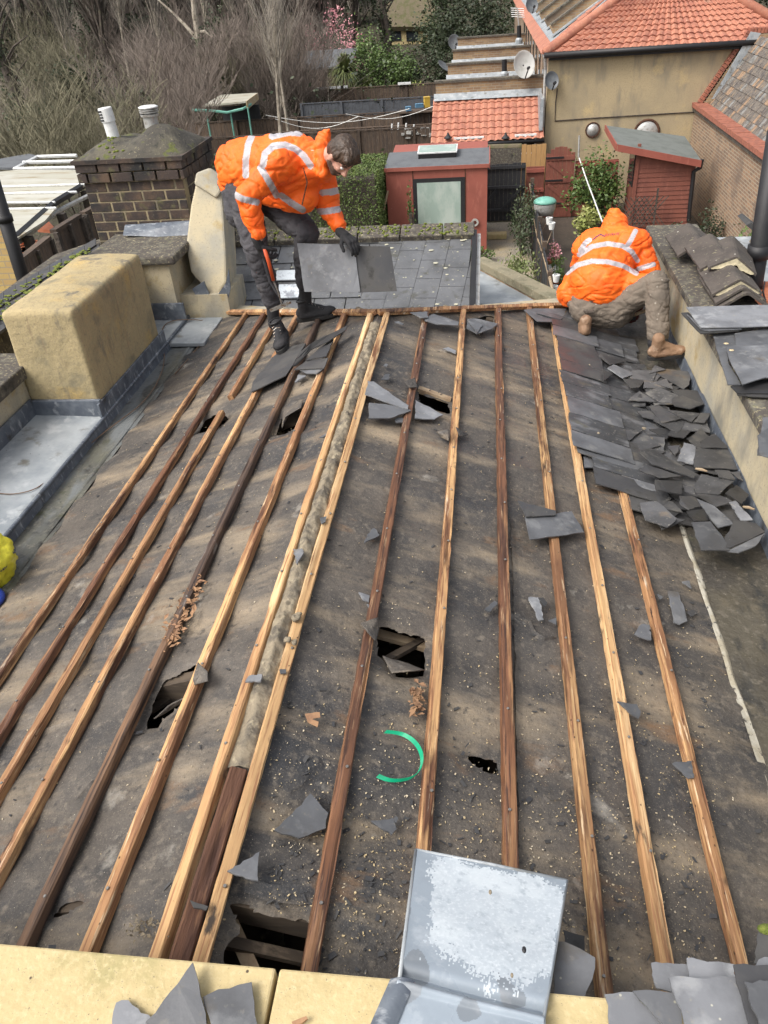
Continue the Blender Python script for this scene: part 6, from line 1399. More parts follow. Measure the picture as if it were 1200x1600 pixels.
for (a_, b_) in (((433, 424), (466, 438)), ((434, 446), (466, 466))):
    c0, c1 = pP(a_[0], a_[1], PPt(0, 0, .035), NP), pP(b_[0], b_[1], PPt(0, 0, .035), NP)
    part(MB().prism([c0, (c1.x, c0.y, c0.z), c1, (c0.x, c1.y, c1.z)], nv * .012), 'lead_patch', M['zinc'], nr_)
lf2 = thing('lead_flat', (.4, 6.9, 3.3), 'small wedge of grey lead roof between the slates and the stone coping', 'roof')
zz = 3.62
part(MB().prism([pZ(733, 474, zz), pZ(744, 418, zz), pZ(800, 440, zz), pZ(880, 480, zz)], (0, 0, -.05)), 'lead_sheet', M['lead'], lf2)
cw = [pZ(742, 405, zz + .10), pZ(756, 400, zz + .10), pZ(890, 462, zz + .10), pZ(872, 474, zz + .10)]
cwt = thing('coping_beam', cw[0] - Vector((0, 0, 3)), 'pale mossy stone coping slanting behind the roof towards the crouching worker', 'wall')
part(MB().prism(cw, (0, 0, -.09)), 'coping_stone', mat('coping_old', (.24, .21, .14), [('noise', 6, .45, .62, (.15, .14, .09)), ('noise', 30, .56, .7, (.34, .31, .22))], rough=.95, bump=(50, .7, .006)), cwt, bevel=.01); part(MB().prism([c_ - Vector((0, 0, .095)) for c_ in cw], (0, 0, -3.6)), 'wall', M['brickx'], cwt)

# ---- left: canopy, trellis fence, pipe, yellow brick
cn = thing('lean_to_canopy', pZ(60, 330, 2.0), 'stained translucent canopy roof on the left, behind the brick chimney', 'canopy')
zc = 3.7
def cz(L, z=zc): return [pZ(a, b, z) for a, b in L]
for L in ([(-40, 272), (30, 265), (134, 266), (136, 287), (-40, 292)], [(-40, 293), (136, 288), (130, 290), (86, 315), (-40, 317)], [(-40, 330), (88, 324), (70, 345), (20, 376), (-40, 400)]):
    part(MB().prism(cz(L), (0, 0, -.03)), 'roof_sheet', M['sheetpale'], cn)
for a, b in (((-40, 293), (134, 288)), ((-40, 303), (120, 300)), ((-40, 317), (86, 316)), ((-40, 328), (88, 325))): part(MB().tube(cz([a, b], zc + .02), .02, 5), 'glazing_bar', M['white'], cn)
for a, b in (((58, 245), (120, 243)), ((36, 254), (118, 252)), ((22, 264), (122, 262)), ((22, 264), (58, 245))): part(MB().tube(cz([a, b], zc), .035, 5), 'frame', M['white'], cn)
part(MB().tube(cz([(136, 286), (84, 318), (24, 372)], zc - .02), .06, 6), 'gutter', M['black'], cn)
part(MB().tube(cz([(142, 304), (90, 330), (28, 380)], zc - .15), .04, 6), 'eaves_pipe', M['greymetal'], cn)
for px, py in ((93, 335), (130, 300), (40, 372)): a = pZ(px, py, zc - .1); part(MB().bb(a.x - .06, a.x + .06, a.y, a.y + .12, 0, a.z), 'post', M['bark'], cn)
pt = pZ(75, 358, 2.2); single(MB().prism(cz([(58, 358), (75, 345), (85, 355), (82, 360)], 2.6), (0, 0, -.06)), 'tile_slab', M['terra'], 'orange clay slab under the left canopy', 'tile')
q = MB(); r_ = random.Random(12)
for _ in range(14): q.box(pZ(r_.uniform(36, 55), r_.uniform(380, 396), 2.5), (.25, .14, .08), Matrix.Rotation(r_.uniform(0, 3), 3, 'Z'))
tag(part(q, 'brick_pile', M['terra'], None, loc=pZ(45, 396, 2.3)), 'loose pile of red bricks under the left canopy', 'bricks', None, 'stuff')
g_ = MB(); g_.prism(cz([(-30, 262), (0, 248), (45, 240), (62, 244), (20, 262)], 3.0), (0, 0, -.05)); tr_ = thing('felt_roof', pZ(10, 252, 0), 'dark grey felt roof beyond the canopy, far left', 'roof'); part(g_, 'roof', M['roofgrey'], tr_)
fn_ = thing('trellis_fence', pZ(90, 400, 2.0), 'old brown panelled fence sloping away beside the brick chimney', 'fence')
tp = [(30, 412), (76, 375), (84, 365), (124, 340), (130, 337), (158, 322)]
for i in range(0, 6, 2):
    a, b = pZ(*tp[i], 3.75), pZ(*tp[i + 1], 3.75); d = b - a
    part(MB().prism([a, b, b - Vector((0, 0, .8)), a - Vector((0, 0, .8))], (.03, .02, 0)), 'panel', M['fence'], fn_)
    n = max(2, int(d.length / .45))
    for k in range(n + 1): c_ = a.lerp(b, k / n); part(MB().box(c_ + Vector((.05, -.03, -.38)), (.07, .05, .80)), 'batten', M['bark'], fn_)
    part(MB().beam(a + Vector((0, 0, .03)), b + Vector((0, 0, .03)), .10, .05), 'rail', M['fence'], fn_)
yb = thing('brick_wall', pZ(10, 420, 0), 'yellow brick wall at the left edge behind the black pipe', 'wall')
a, b = pZ(-40, 350, 3.4), pZ(24, 440, 3.4); 
w0, w1 = pY(-40, 330, 9.2), pY(24, 424, 8.6)
part(MB().prism([pY(-60, 330, 9), pY(2, 352, 9), pY(26, 440, 9), pY(26, 640, 9), pY(-60, 640, 9)], (0, .2, 0)), 'wall', mat('yellow_brick', (.4, .3, .12), [('brick', (.225, .075, .009), 'x', 0, ((.50, .36, .13), (.42, .28, .12), (.34, .27, .17))), ('noise', 20, .55, .7, (.3, .2, .1))], rough=.9, bump=(40, .5, .008)), yb)
bp = thing('drain_pipe', pY(32, 428, 8.2), 'black drainpipe at the left edge in front of yellow brickwork', 'pipe')
a, b = pY(-12, 280, 8.0), pY(35, 432, 8.0); part(MB().tube([a, b, b + (b - a) * .3], .072, 14), 'pipe', M['black'], bp, smooth=True)
part(MB().tube([a.lerp(b, .35), a.lerp(b, .42)], .085, 14), 'collar', M['black'], bp, smooth=True)
# ================================================================== VEGETATION
def leaf_mesh(name, pts, size, m, parent, up=.3, asp=.6, rng_=None, loc=None):
    r = rng_ or RNG; n = len(pts); P = np.asarray(pts, float)
    d = r.normal(size=(n, 3)); d[:, 2] *= up; d /= np.linalg.norm(d, axis=1)[:, None]
    e = np.cross(d, r.normal(size=(n, 3))); e /= np.linalg.norm(e, axis=1)[:, None]
    s = size * r.uniform(.6, 1.3, size=(n, 1)); V = np.stack([P - d * s, P + e * s * asp, P + d * s, P - e * s * asp], 1).reshape(-1, 3)
    F_ = [(4 * i, 4 * i + 1, 4 * i + 2, 4 * i + 3) for i in range(n)]
    return meshobj(name, V, F_, m, parent, loc=loc)
def clump_pts(c, rad, n, nclump=14, tight=.30, r=RNG, hollow=.45):
    c = np.array(c, float); rad = np.array(rad, float)
    k = r.normal(size=(nclump, 3)); k /= np.linalg.norm(k, axis=1)[:, None]; k *= r.uniform(hollow, .95, size=(nclump, 1))
    idx = r.integers(0, nclump, n); q = k[idx] + r.normal(size=(n, 3)) * tight * r.uniform(.5, 1, size=(nclump, 1))[idx]
    return c + q * rad
def bush(px, pyb, y, rad, n, leaf, m, name, label, cat='bush', zc=None, stem='bark', nclump=16, up=.5, tight=.3, base=None, loc=None):
    b = pY(px, pyb, y) if loc is None else Vector(loc); z0 = terr(b.x, b.y) if base is None else base
    t = thing(name, (b.x, b.y, z0), label, cat); cz_ = z0 + rad[2] if zc is None else zc
    q = MB(); r_ = random.Random(int(px * 7 + y))
    for i in range(6):
        a = r_.uniform(0, 6.28); q.tube([(b.x, b.y, z0 - .05), (b.x + rad[0] * .3 * math.cos(a), b.y + rad[1] * .3 * math.sin(a), z0 + (cz_ - z0) * .7), (b.x + rad[0] * .6 * math.cos(a), b.y + rad[1] * .6 * math.sin(a), cz_ + rad[2] * .4)], [.06, .04, .015], 5)
    part(q, 'stem', M[stem], t)
    leaf_mesh('foliage', clump_pts((b.x, b.y, cz_), rad, n, nclump, tight), leaf, M[m], t, up)
    return t
def twig_tree(h, spread, nb, seed, thick=.09, levels=3, upw=.9, m='twiggrey', tm='bark', multi=1, twig=.012, L0=None):
    """returns (trunk MB, twig MB) at the origin"""
    r_ = random.Random(seed); T = MB(); W = MB(); count = [0]
    def grow(p, d, L, rad, lev):
        n = 3 if lev < levels else 2; path = [p]; rads = [rad]
        for i in range(n):
            d = (d + Vector((r_.uniform(-1, 1), r_.uniform(-1, 1), r_.uniform(-.4, .7) * upw)) * (.13 if lev == 0 else .22)).normalized(); p = p + d * (L / n); path.append(p); rads.append(max(rad * (1 - .62 * (i + 1) / n), twig * .5))
        (T if lev <= (0 if multi > 1 else 1) else W).tube(path, rads, 6 if lev == 0 else (4 if lev == 1 else 3), cap=False)
        if lev >= levels: return
        k = nb[min(lev, len(nb) - 1)]
        for i in range(k):
            t = r_.uniform(.25 if lev else .3, 1); j = min(n - 1, int(t * n)); q = path[j].lerp(path[j + 1], t * n - j)
            a = r_.uniform(0, 6.28); s_ = Vector((math.cos(a), math.sin(a), 0)); dd = (d * r_.uniform(.5, 1.1) + s_ * spread * r_.uniform(.5, 1.1) + Vector((0, 0, upw * .5))).normalized()
            grow(q, dd, L * r_.uniform(.36, .62), max(rads[j] * .5, twig * .6), lev + 1)
    for k in range(multi):
        a = 6.28 * k / multi; d0 = Vector((math.cos(a) * .5 * (multi > 1), math.sin(a) * .5 * (multi > 1), 1)).normalized()
        grow(Vector((0, 0, -.2)), d0, (L0 or h * .62) * r_.uniform(.85, 1.1), thick / (1 if multi == 1 else 1.6), 0)
    return T, W
PROTO = {}
def proto(key, **k):
    T, W = twig_tree(**{kk: v for kk, v in k.items() if kk not in ('m', 'tm')}); out = []
    for nm_, mb, m in (('trunk', T, k.get('tm', 'bark')), ('crown', W, k.get('m', 'twiggrey'))):
        me = bpy.data.meshes.new(nm_); me.from_pydata([tuple(v) for v in mb.v], [], mb.f); me.update(); me.materials.append(M[m]); out.append((nm_, me))
    PROTO[key] = out
def put(key, x, y, s, rz, label, cat='tree', group=None, name='bare_tree', sz=None):
    z = terr(x, y); t = thing(name, (x, y, z), label, cat, group); t.rotation_euler.z = rz; t.scale = (s, s, (sz or s))
    for nm_, me in PROTO[key]:
        o = bpy.data.objects.new(nm_, me); col.objects.link(o); o.parent = t
    return t
proto('red', h=8, spread=.55, nb=(13, 8, 5), seed=1, thick=.24, levels=3, m='twigred', tm='bark', twig=.014)
proto('red2', h=8, spread=.7, nb=(14, 8, 5), seed=2, thick=.20, levels=3, m='twigred', tm='bark', twig=.014)
proto('grey', h=8, spread=.6, nb=(13, 8, 5), seed=3, thick=.26, levels=3, m='twiggrey', tm='bark', twig=.014)
proto('grey2', h=8, spread=.8, nb=(12, 9, 5), seed=4, thick=.24, levels=3, m='twiggrey', tm='bark', twig=.014)
proto('shrub', h=4, spread=1.15, nb=(10, 8, 3), seed=5, thick=.05, levels=3, m='twigolive', tm='bark', multi=6, twig=.011, L0=2.4)
proto('shrubr', h=4, spread=.9, nb=(9, 7, 3), seed=6, thick=.05, levels=3, m='twigred', tm='twigred', multi=8, twig=.011, L0=3.0)
proto('birch', h=9, spread=.35, nb=(12, 7, 4), seed=18, thick=.09, levels=3, m='twiggrey', tm='barkpale', multi=1, twig=.012, L0=6.0)
rt = random.Random(21)
GW = 'bare trees crowding the wooded slope'
def ray_px(x, y):
    c = CM.T @ (np.array([x, y, terr(x, y) + 2]) - CAM); return 600 - F * c[0] / c[2]
def wood(key, n, xr_, yr_, s, lab, name='bare_tree', cat='tree'):
    for _ in range(n):
        y = rt.uniform(*yr_); x = rt.uniform(*xr_) * (y / 55); s_ = rt.uniform(*s); bx = ray_px(x, y)
        where = ('left of the white cowls', 'above the brick chimney', 'behind the green-framed shelter', 'above the bending worker')[0 if bx < 150 else 1 if bx < 290 else 2 if bx < 400 else 3]
        dep = ', nearer rows' if y < sum(yr_) / 2 else ', farther rows'
        put(key, x, y, s_, rt.uniform(0, 6.28), lab + ' ' + where + dep, cat, (GW if name == 'bare_tree' else 'twiggy thickets under the trees') + ' ' + where, name, s_ * rt.uniform(.9, 1.15))
LB = 'reddish leafless tree on the wooded slope'; LG = 'greyish leafless tree on the wooded slope'
wood('red', 16, (-34, -9), (48, 80), (.9, 1.3), LB); wood('red2', 15, (-34, -9), (46, 78), (.9, 1.3), LB)
wood('grey', 13, (-34, -7), (50, 84), (1, 1.5), LG); wood('grey2', 12, (-34, -7), (50, 88), (1, 1.5), LG)
wood('shrubr', 20, (-24, -11), (38, 52), (.8, 1.2), 'reddish thicket at the foot of the slope', 'thicket', 'thicket')
wood('shrub', 9, (-32, -14), (40, 52), (.9, 1.3), 'olive thicket at the foot of the slope', 'thicket', 'thicket')
# named individuals
def at(px, y): return pY(px, 150, y)[0]
for px, y, s_, lab in ((70, 24, 1.15, 'broad olive-yellow willow bush behind the canopy at the left'), (150, 26, 1.1, 'olive willow bush just behind the white cowls'), (15, 27, 1.15, 'olive willow bush at the left edge')):
    put('shrub', at(px, y), y, s_, px, lab, 'bush', None, 'willow_bush', s_ * 1.12)
put('shrubr', at(250, 30), 30, 1.1, 1, 'reddish upright thicket right behind the brick chimney', 'bush', None, 'thicket')
put('shrubr', at(292, 36), 36, 1.0, 4, 'tall tangle of reddish shoots left of the green-framed shelter', 'bush', None, 'thicket', 1.2)
put('birch', at(424, 28.5), 28.5, 1.0, 1.0, 'slender pale-barked tree rising directly above the bending worker', 'tree', None, 'pale_tree')
put('birch', at(335, 47), 47, 1.1, 2.2, 'pale slim tree behind the green-framed shelter', 'tree', None, 'pale_tree')
# peeling dark trunk with pale top
tt = thing('dead_tree', (at(322, 39), 39, terr(at(322, 39), 39)), 'dark trunk with peeling white bark and one pale broken limb, left of the shelter', 'tree')
P = [pY(325, 152, 39), pY(318, 105, 39), pY(310, 60, 39), pY(304, 20, 39), pY(300, -30, 39)]; P[0].z = terr(P[0].x, 39) - .1
part(MB().tube(P[:3], [.24, .20, .17], 8), 'trunk', M['ivy'], tt); part(MB().tube(P[2:], [.15, .13, .10], 8), 'upper_trunk', M['barkpale'], tt)
part(MB().tube([pY(312, 50, 39), pY(320, 49, 38.8), pY(331, 58, 38.7)], [.07, .06, .02], 6), 'branch', M['barkpale'], tt)
part(MB().tube([pY(309, 62, 39), pY(290, 40, 39.2), pY(268, 18, 39.4), pY(245, -2, 39.5)], [.08, .07, .05, .04], 6), 'branch', M['barkpale'], tt)
leaf_mesh('ivy', np.concatenate([clump_pts(p_, (.4, .4, 1.3), 700, 8) for p_ in (P[0] + Vector((0, 0, 1.5)), P[1])]), .07, M['ivy'], tt)
# dark bare trunks seen behind the magnolia
for px, y, r0, lab in ((470, 54, .28, 'tall dark trunk left of the pink magnolia'), (606, 58, .3, 'dark curved trunk in front of the old cottage roof'), (362, 50, .26, 'ivy-black trunk behind the pale slender trees'), (20, 40, .3, 'dark trunk at the far left edge of the wood')):
    x = at(px, y); t = thing('dark_trunk_tree', (x, y, terr(x, y)), lab, 'tree'); q = MB(); z = terr(x, y)
    q.tube([(x, y, z - .1), (x + .2, y, z + 2), (x - .1, y, z + 4), (x - .5, y, z + 7.5)], [r0, r0 * .85, r0 * .7, r0 * .4], 8); part(q, 'trunk', M['bark'], t)
    q = MB(); r_ = random.Random(px)
    for i in range(9):
        b = Vector((x - .1 * i / 9, y, z + 2 + i * .55)); a = r_.uniform(0, 6.28); e = b + Vector((math.cos(a) * r_.uniform(1, 2.6), math.sin(a), r_.uniform(.4, 1.8))); q.tube([b, b.lerp(e, .5) + Vector((0, 0, .2)), e], [.08, .05, .015], 4)
    part(q, 'branch', M['bark'], t)
    leaf_mesh('ivy', clump_pts((x, y, z + 2.4), (.5, .5, 2.2), 900, 12), .09, M['ivy'], t)
put('birch', at(445, 33), 33, .95, 3.0, 'second pale-barked tree, just right of the one above the bending worker', 'tree', None, 'pale_tree')
for i_, (px, y, s_, lab) in enumerate(((120, 44, 1.1, 'pale-twigged tree rising in the wood left of the cowls'), (205, 46, 1.15, 'pale slim tree rising right above the second cowl'), (262, 42, 1.0, 'pale slim tree right of the chimney'), (390, 50, 1.2, 'tall pale tree left of the dark trunk'), (60, 48, 1.2, 'pale tree near the left edge of the wood'))):
    put('birch', at(px, y), y, s_, i_ * 1.3, lab, 'tree', None, 'pale_tree')
# ivy-covered evergreens in the wood, spread across
for i, (px, y, rad, lab) in enumerate(((70, 60, (3, 2.5, 4.2), 'pale-green ivy-clad tree high in the wood at the left'), (235, 52, (1.3, 1.2, 2.0), 'dark ivy clump in the wood above the chimney'), (185, 62, (2.2, 2, 3.5), 'ivy-covered tree in the middle of the wood'),
     (30, 50, (2, 2, 3), 'evergreen bush low at the left of the wood'), (275, 44, (1.1, 1, 1.1), 'green shrub behind the chimney to the right'), (395, 62, (2.2, 2, 3.6), 'dark evergreen behind the slender pale trees'), (120, 42, (1.6, 1.2, 1.5), 'mid-green ivy mound in the wood, left of the cowls'), (345, 45, (1.2, 1.2, 2.2), 'ivy column close behind the dead tree'), (210, 40, (1.5, 1.2, 1.0), 'low ivy mound behind the right cowl'), (95, 72, (3.2, 2, 3.2), 'broad grey-green evergreen far up the wood'), (165, 50, (1.0, 1, 1.8), 'upright ivy-clad trunk above the left cowl'), (300, 70, (2.6, 2, 2.6), 'dark evergreen high behind the dead tree'), (45, 38, (1.3, 1.1, .9), 'low bramble mound behind the canopy'), (430, 74, (2.4, 2, 3.6), 'evergreen high behind the slender pale tree'))):
    bush(px, 150, y, rad, 3600, .085, 'ivy', 'ivy_tree', lab, 'tree', nclump=30, zc=terr(at(px, y), y) + rad[2] * 1.15, tight=.24)
for i, (px, y, rad, lab) in enumerate(((700, 60, (2.6, 2, 3.6), 'dark evergreen tree right of the cottage'), (760, 66, (3.6, 2.5, 4.6), 'largest dark evergreen, above the far extensions'), (735, 52, (2.2, 1.8, 2.4), 'dark evergreen shrub left of the dark dish'), (815, 72, (3.2, 2.5, 4.8), 'dark evergreen behind the television aerial'),
     (560, 78, (3, 2, 5), 'grey-green evergreen behind the magnolia'), (650, 90, (5, 2.5, 7), 'evergreen wood rising behind the cottage roof'), (520, 88, (5, 2.5, 7), 'evergreen wood behind the dark trunk'), (1170, 50, (3, 2, 3), 'evergreen just over the orange hip at the right'))):
    bush(px, 120, y, rad, 5200 if y < 75 else 6000, .10 if y < 75 else .14, 'ivy', 'evergreen_tree', lab, 'tree', nclump=44, zc=terr(at(px, y), y) + rad[2] * .85, tight=.2)
bush(600, 120, 46, (1.5, 1.2, 1.6), 4200, .075, 'leafgrn', 'laurel_bush', 'fresh green laurel bush right of the spiky palm', nclump=26)
bush(630, 120, 47, (1.0, .9, 1.3), 2600, .07, 'leafgrn', 'laurel_bush', 'smaller green bush between the laurel and the variegated shrub', nclump=18)
bush(575, 120, 48, (1.1, 1, 1.7), 2600, .075, 'leafgrn', 'laurel_bush', 'green bush directly behind the spiky palm', nclump=18)
bush(652, 130, 45, (.75, .6, .8), 1500, .07, 'leafyel', 'variegated_shrub', 'pale yellow-green variegated shrub above the far brown fence', nclump=14)
bush(680, 120, 50, (1.6, 1.2, 1.5), 3000, .08, 'ivy', 'evergreen_bush', 'dark low bush between the variegated shrub and the extensions', nclump=20)
bush(480, 150, 40.5, (1.3, .9, 1.1), 1500, .06, 'ivy', 'thin_shrub', 'thin rust-tinged shrub left of the palm in front of the far fence', nclump=14)
bush(610, 235, 26.6, (1.6, .3, .7), 900, .06, 'ivy', 'climbing_plant', 'climber on the nearest brown fence above the hedge', nclump=14)
bush(300, 230, 24.5, (1.6, .8, 1.0), 2200, .055, 'ivy', 'bramble', 'brambles between the chimney and the bending worker', nclump=26, zc=1.3)
bush(285, 260, 16, (.9, .6, .8), 1500, .04, 'ivy', 'bramble', 'low brambles close behind the render pier', nclump=20, zc=2.6)
# spiky palm
x = at(545, 45.2); z = terr(x, 45.2); cp_ = thing('cabbage_palm', (x, 45.2, z), 'spiky-leaved palm with two heads in the far garden', 'palm')
part(MB().tube([(x, 45.2, z), (x + .05, 45.2, z + 1.5)], [.16, .12], 8), 'trunk', M['bark'], cp_)
r_ = random.Random(4)
for (hx, hz, rr_) in ((-.1, 2.15, 1.25), (.95, 1.2, .95)):
    q = MB()
    for _ in range(420):
        a = r_.uniform(0, 6.28); el = r_.uniform(-.9, 1.5); d = Vector((math.cos(a) * math.cos(el), math.sin(a) * math.cos(el), math.sin(el))); L = rr_ * r_.uniform(.7, 1.05); c0 = Vector((x + hx, 45.2, z + hz)); s_ = d.cross(Vector((0, 0, 1))).normalized() * .028
        m1 = c0 + d * L * .55 + Vector((0, 0, .08)); e1 = c0 + d * L - Vector((0, 0, .22 * L)); q.add([c0 - s_, c0 + s_, m1 + s_, m1 - s_, e1], [(0, 1, 2, 3), (3, 2, 4)])
    part(q, 'leaf_head', M['palmleaf'], cp_)
# magnolia
mg = put('grey2', at(525, 50), 50, .62, .4, 'magnolia covered in pink blossom beyond the far fence', 'tree', None, 'magnolia')
x = at(525, 50); z = terr(x, 50)
c0 = clump_pts((x + .2, 50, z + 2.9), (2.2, 1.4, 1.7), 1500, 40, .17)
o = leaf_mesh('blossom', c0, .055, M['pink'], None, 1, .8, loc=(x, 50, z)); o.parent = mg; o.matrix_parent_inverse = Matrix.LocRotScale((x, 50, z), mg.rotation_euler, mg.scale).inverted()
mg2 = put('grey', at(500, 56), 56, .7, 2, 'second, paler magnolia behind the first, left of it', 'tree', None, 'magnolia')
x = at(498, 56); z = terr(x, 56); o = leaf_mesh('blossom', clump_pts((x, 56, z + 4.2), (1.3, 1, 1.2), 420, 22, .2), .06, M['pink'], None, 1, .8, loc=(x, 56, z)); o.parent = mg2; o.matrix_parent_inverse = Matrix.LocRotScale((at(500, 56), 56, terr(at(500, 56), 56)), mg2.rotation_euler, mg2.scale).inverted()
# cottage with the mossy roof
Yc = 68; a = pY(612, 40, Yc); b = pY(676, 44, Yc); zg = terr(a.x, Yc)
ct = thing('old_cottage', (0, Yc, zg), 'low cottage with a steep mossy brown roof among the trees', 'house')
a = pY(606, 40, Yc); b = pY(668, 42, Yc)
part(MB().bb(a.x, b.x, Yc, Yc + 5, zg - 1, a.z), 'wall', M['copeyel'], ct)
part(MB().prism([Vector((a.x - .6, Yc - .4, a.z)), Vector((b.x + .6, Yc - .4, b.z)), Vector((b.x + .4, Yc + 3.5, b.z + 4)), Vector((a.x + 1.2, Yc + 3.5, a.z + 4))], (0, .2, -.3)), 'roof', M['thatch'], ct)
for px in (617, 644): c_ = pY(px, 47, Yc); part(MB().bb(c_.x - .45, c_.x + .45, Yc - .05, Yc - .005, c_.z - .7, c_.z + .35), 'window', M['glassdk'], ct)
for (px, py, Y_, wd, lab, m_) in ((455, 72, 52, 3.0, 'low shed with a pale flat roof behind the slender trees', 'sheetpale'), (480, 104, 46.5, 4.5, 'long low grey-blue shed roof left of the palm', 'roofgrey'), (335, 140, 42, 3.0, 'low mossy shed behind the green-framed shelter', 'thatch')):
    c_ = pY(px, py, Y_); zg = terr(c_.x, Y_); t = thing('distant_shed', (c_.x, Y_, zg), lab, 'shed')
    part(MB().bb(c_.x - wd / 2, c_.x + wd / 2, Y_, Y_ + 2.2, zg - .5, max(c_.z - .15, zg + .7)), 'wall', M['fence'], t); zt_ = max(c_.z - .15, zg + .7)
    part(MB().prism([(c_.x - wd / 2 - .15, Y_ - .2, zt_), (c_.x + wd / 2 + .15, Y_ - .2, zt_), (c_.x + wd / 2 + .15, Y_ + 2.4, zt_ + .6), (c_.x - wd / 2 - .15, Y_ + 2.4, zt_ + .6)], (0, 0, .08)), 'roof', M[m_], t)
# brush and leaf litter filling the wood floor
def brush(name, n, m, xr_, yr_, h, label, lean=.8, w_=.009):
    r = RNG; y = r.uniform(*yr_, n); x = r.uniform(*xr_, n) * (y / 50); z = np.array([terr(a, b) for a, b in zip(x, y)]); H = r.uniform(*h, n)
    d = r.normal(size=(n, 2)) * lean; B = np.stack([x, y, z], 1); T_ = B + np.stack([d[:, 0] * H, d[:, 1] * H, H], 1); Md = (B + T_) / 2 + np.stack([-d[:, 0] * H * .18, d[:, 1] * 0, H * .05], 1)
    wv = np.array([w_, 0, 0]); wy = (y / 50)[:, None]
    V = np.stack([B - wv * wy, B + wv * wy, Md + wv * .8 * wy, Md - wv * .8 * wy, T_], 1).reshape(-1, 3)
    F_ = []
    for i in range(n): k = 5 * i; F_ += [(k, k + 1, k + 2, k + 3), (k + 3, k + 2, k + 4)]
    return tag(meshobj(name, V, F_, M[m], None, loc=(x.mean(), y.mean(), z.mean())), label, 'undergrowth', None, 'stuff')
brush('undergrowth', 7000, 'twigred', (-34, -10), (38, 70), (.8, 3.2), 'reddish brown brushwood filling the wooded slope')
brush('undergrowth', 6000, 'twiggrey', (-36, -9), (38, 85), (.8, 3.4), 'grey brushwood filling the wooded slope')
brush('undergrowth', 3500, 'twigolive', (-36, -16), (34, 60), (.8, 2.6), 'olive brushwood low on the wooded slope')
brush('far_wood', 9000, 'twiggrey', (-55, 45), (85, 118), (4, 11), 'distant bare wood closing the view behind everything', .12, .03)
RW = np.random.default_rng(5)
yy = RW.uniform(84, 120, 26000); xx = RW.uniform(-110, 90, 26000); pts = np.stack([xx, yy, np.array([terr(a, b) for a, b in zip(xx, yy)]) + RW.uniform(0, 9, 26000)], 1)
tag(leaf_mesh('far_foliage', pts, .26, M['twigred'], None, 1, loc=(-10, 100, 8)), 'distant brown wooded bank behind the gardens', 'wood', None, 'stuff')
yy = RW.uniform(36, 80, 9000); xx = RW.uniform(-36, -5, 9000) * yy / 50; pts = np.stack([xx, yy, np.array([terr(a, b) for a, b in zip(xx, yy)]) + RW.uniform(0, 1, 9000) ** 2 * 3], 1)
tag(leaf_mesh('ground_ivy', pts, .10, M['ivy'], None, .5, loc=(-15, 55, 2)), 'patchy ivy and bramble leaves through the wooded slope', 'ground cover', None, 'stuff')
# hedge
hd = thing('clipped_hedge', (-3.5, 21.4, 0), 'neatly clipped dense green hedge left of the red studio', 'hedge')
part(MB().bb(-4.55, -2.78, 20.3, 22.6, 0, 2.25), 'branches', M['bark'], hd)
n = 15000; r = RNG; f_ = r.integers(0, 3, n); X_ = r.uniform(-4.65, -2.7, n); Y_ = r.uniform(20.2, 22.7, n); Z_ = r.uniform(0, 2.38, n)
j = r.normal(0, .022, n); Y_[f_ == 0] = 20.2 + j[f_ == 0]; Z_[f_ == 1] = 2.38 + j[f_ == 1]; X_[f_ == 2] = -2.70 + j[f_ == 2]
leaf_mesh('leaves', np.stack([X_, Y_, Z_], 1), .028, M['hedge'], hd, 1)
# camellia by the gate and low plants
def local_bush(c, rad, n, leaf, m, label, name='shrub', nclump=16, up=.6):
    return bush(0, 0, c[1], rad, n, leaf, m, name, label, nclump=nclump, up=up, base=0, zc=c[2], loc=(c[0], c[1], 0))
cb = local_bush((3.0, 23.2, 1.05), (.75, .5, .85), 3600, .05, 'leafgrn', 'yellow-green camellia with a few red blooms, between the gate and the shed', 'camellia', 24)
leaf_mesh('bloom', clump_pts((3.1, 23.0, 1.2), (.6, .4, .7), 26, 26, .2), .035, mat('red_bloom', (.4, .08, .08), [], rough=.6), cb, 1, .9)
local_bush((2.7, 22.2, .45), (.4, .35, .4), 900, .05, 'leafyel', 'low yellow-green plant at the foot of the camellia')
local_bush((2.9, 20.6, .35), (.6, .5, .3), 900, .04, 'ivy', 'low dark plants left of the crouching worker')
local_bush((4.95, 21.2, .35), (.3, .25, .35), 500, .035, 'ivy', 'dark tuft of plants at the foot of the red shed')
local_bush((5.6, 20.8, .5), (.35, .35, .55), 700, .035, 'ivy', 'dark plants in the corner by the brick wall')
local_bush((.75, 17.6, .45), (.55, 1.0, .45), 2600, .035, 'palmleaf', 'dry lavender-like bush on the gravel beside the dark fence', 'lavender_bush', 24, 2.5)
local_bush((-.15, 20.6, .22), (.32, .28, .22), 600, .035, 'leafgrn', 'small green plant at the corner of the red studio')
local_bush((.95, 21.2, .8), (.35, 1.4, .8), 1500, .035, 'ivy', 'straggly climber on the garden side of the dark fence', 'climber', 24, 2)
local_bush((-1.95, 20.9, .9), (.12, .12, .9), 350, .035, 'leafgrn', 'bamboo shoots growing in front of the studio window', 'bamboo', 10, 3)
local_bush((4.7, 14.5, 2.0), (.35, .3, .4), 700, .03, 'leafgrn', 'green plant beside the black pipe at the right', 'shrub', 12)
PTS = ((1.62, 19.6, .16, 'terra', 'terracotta pot nearest the barbecue', 'pink'), (1.60, 19.0, .15, 'white', 'pale pot with pink flowers on thin stems', 'pink'), (1.66, 18.3, .15, 'terra', 'terracotta pot with a small green plant', 'leafgrn'), (1.68, 17.6, .19, 'black', 'big dark pot with bright leaves beside the dark fence', 'leafgrn'))
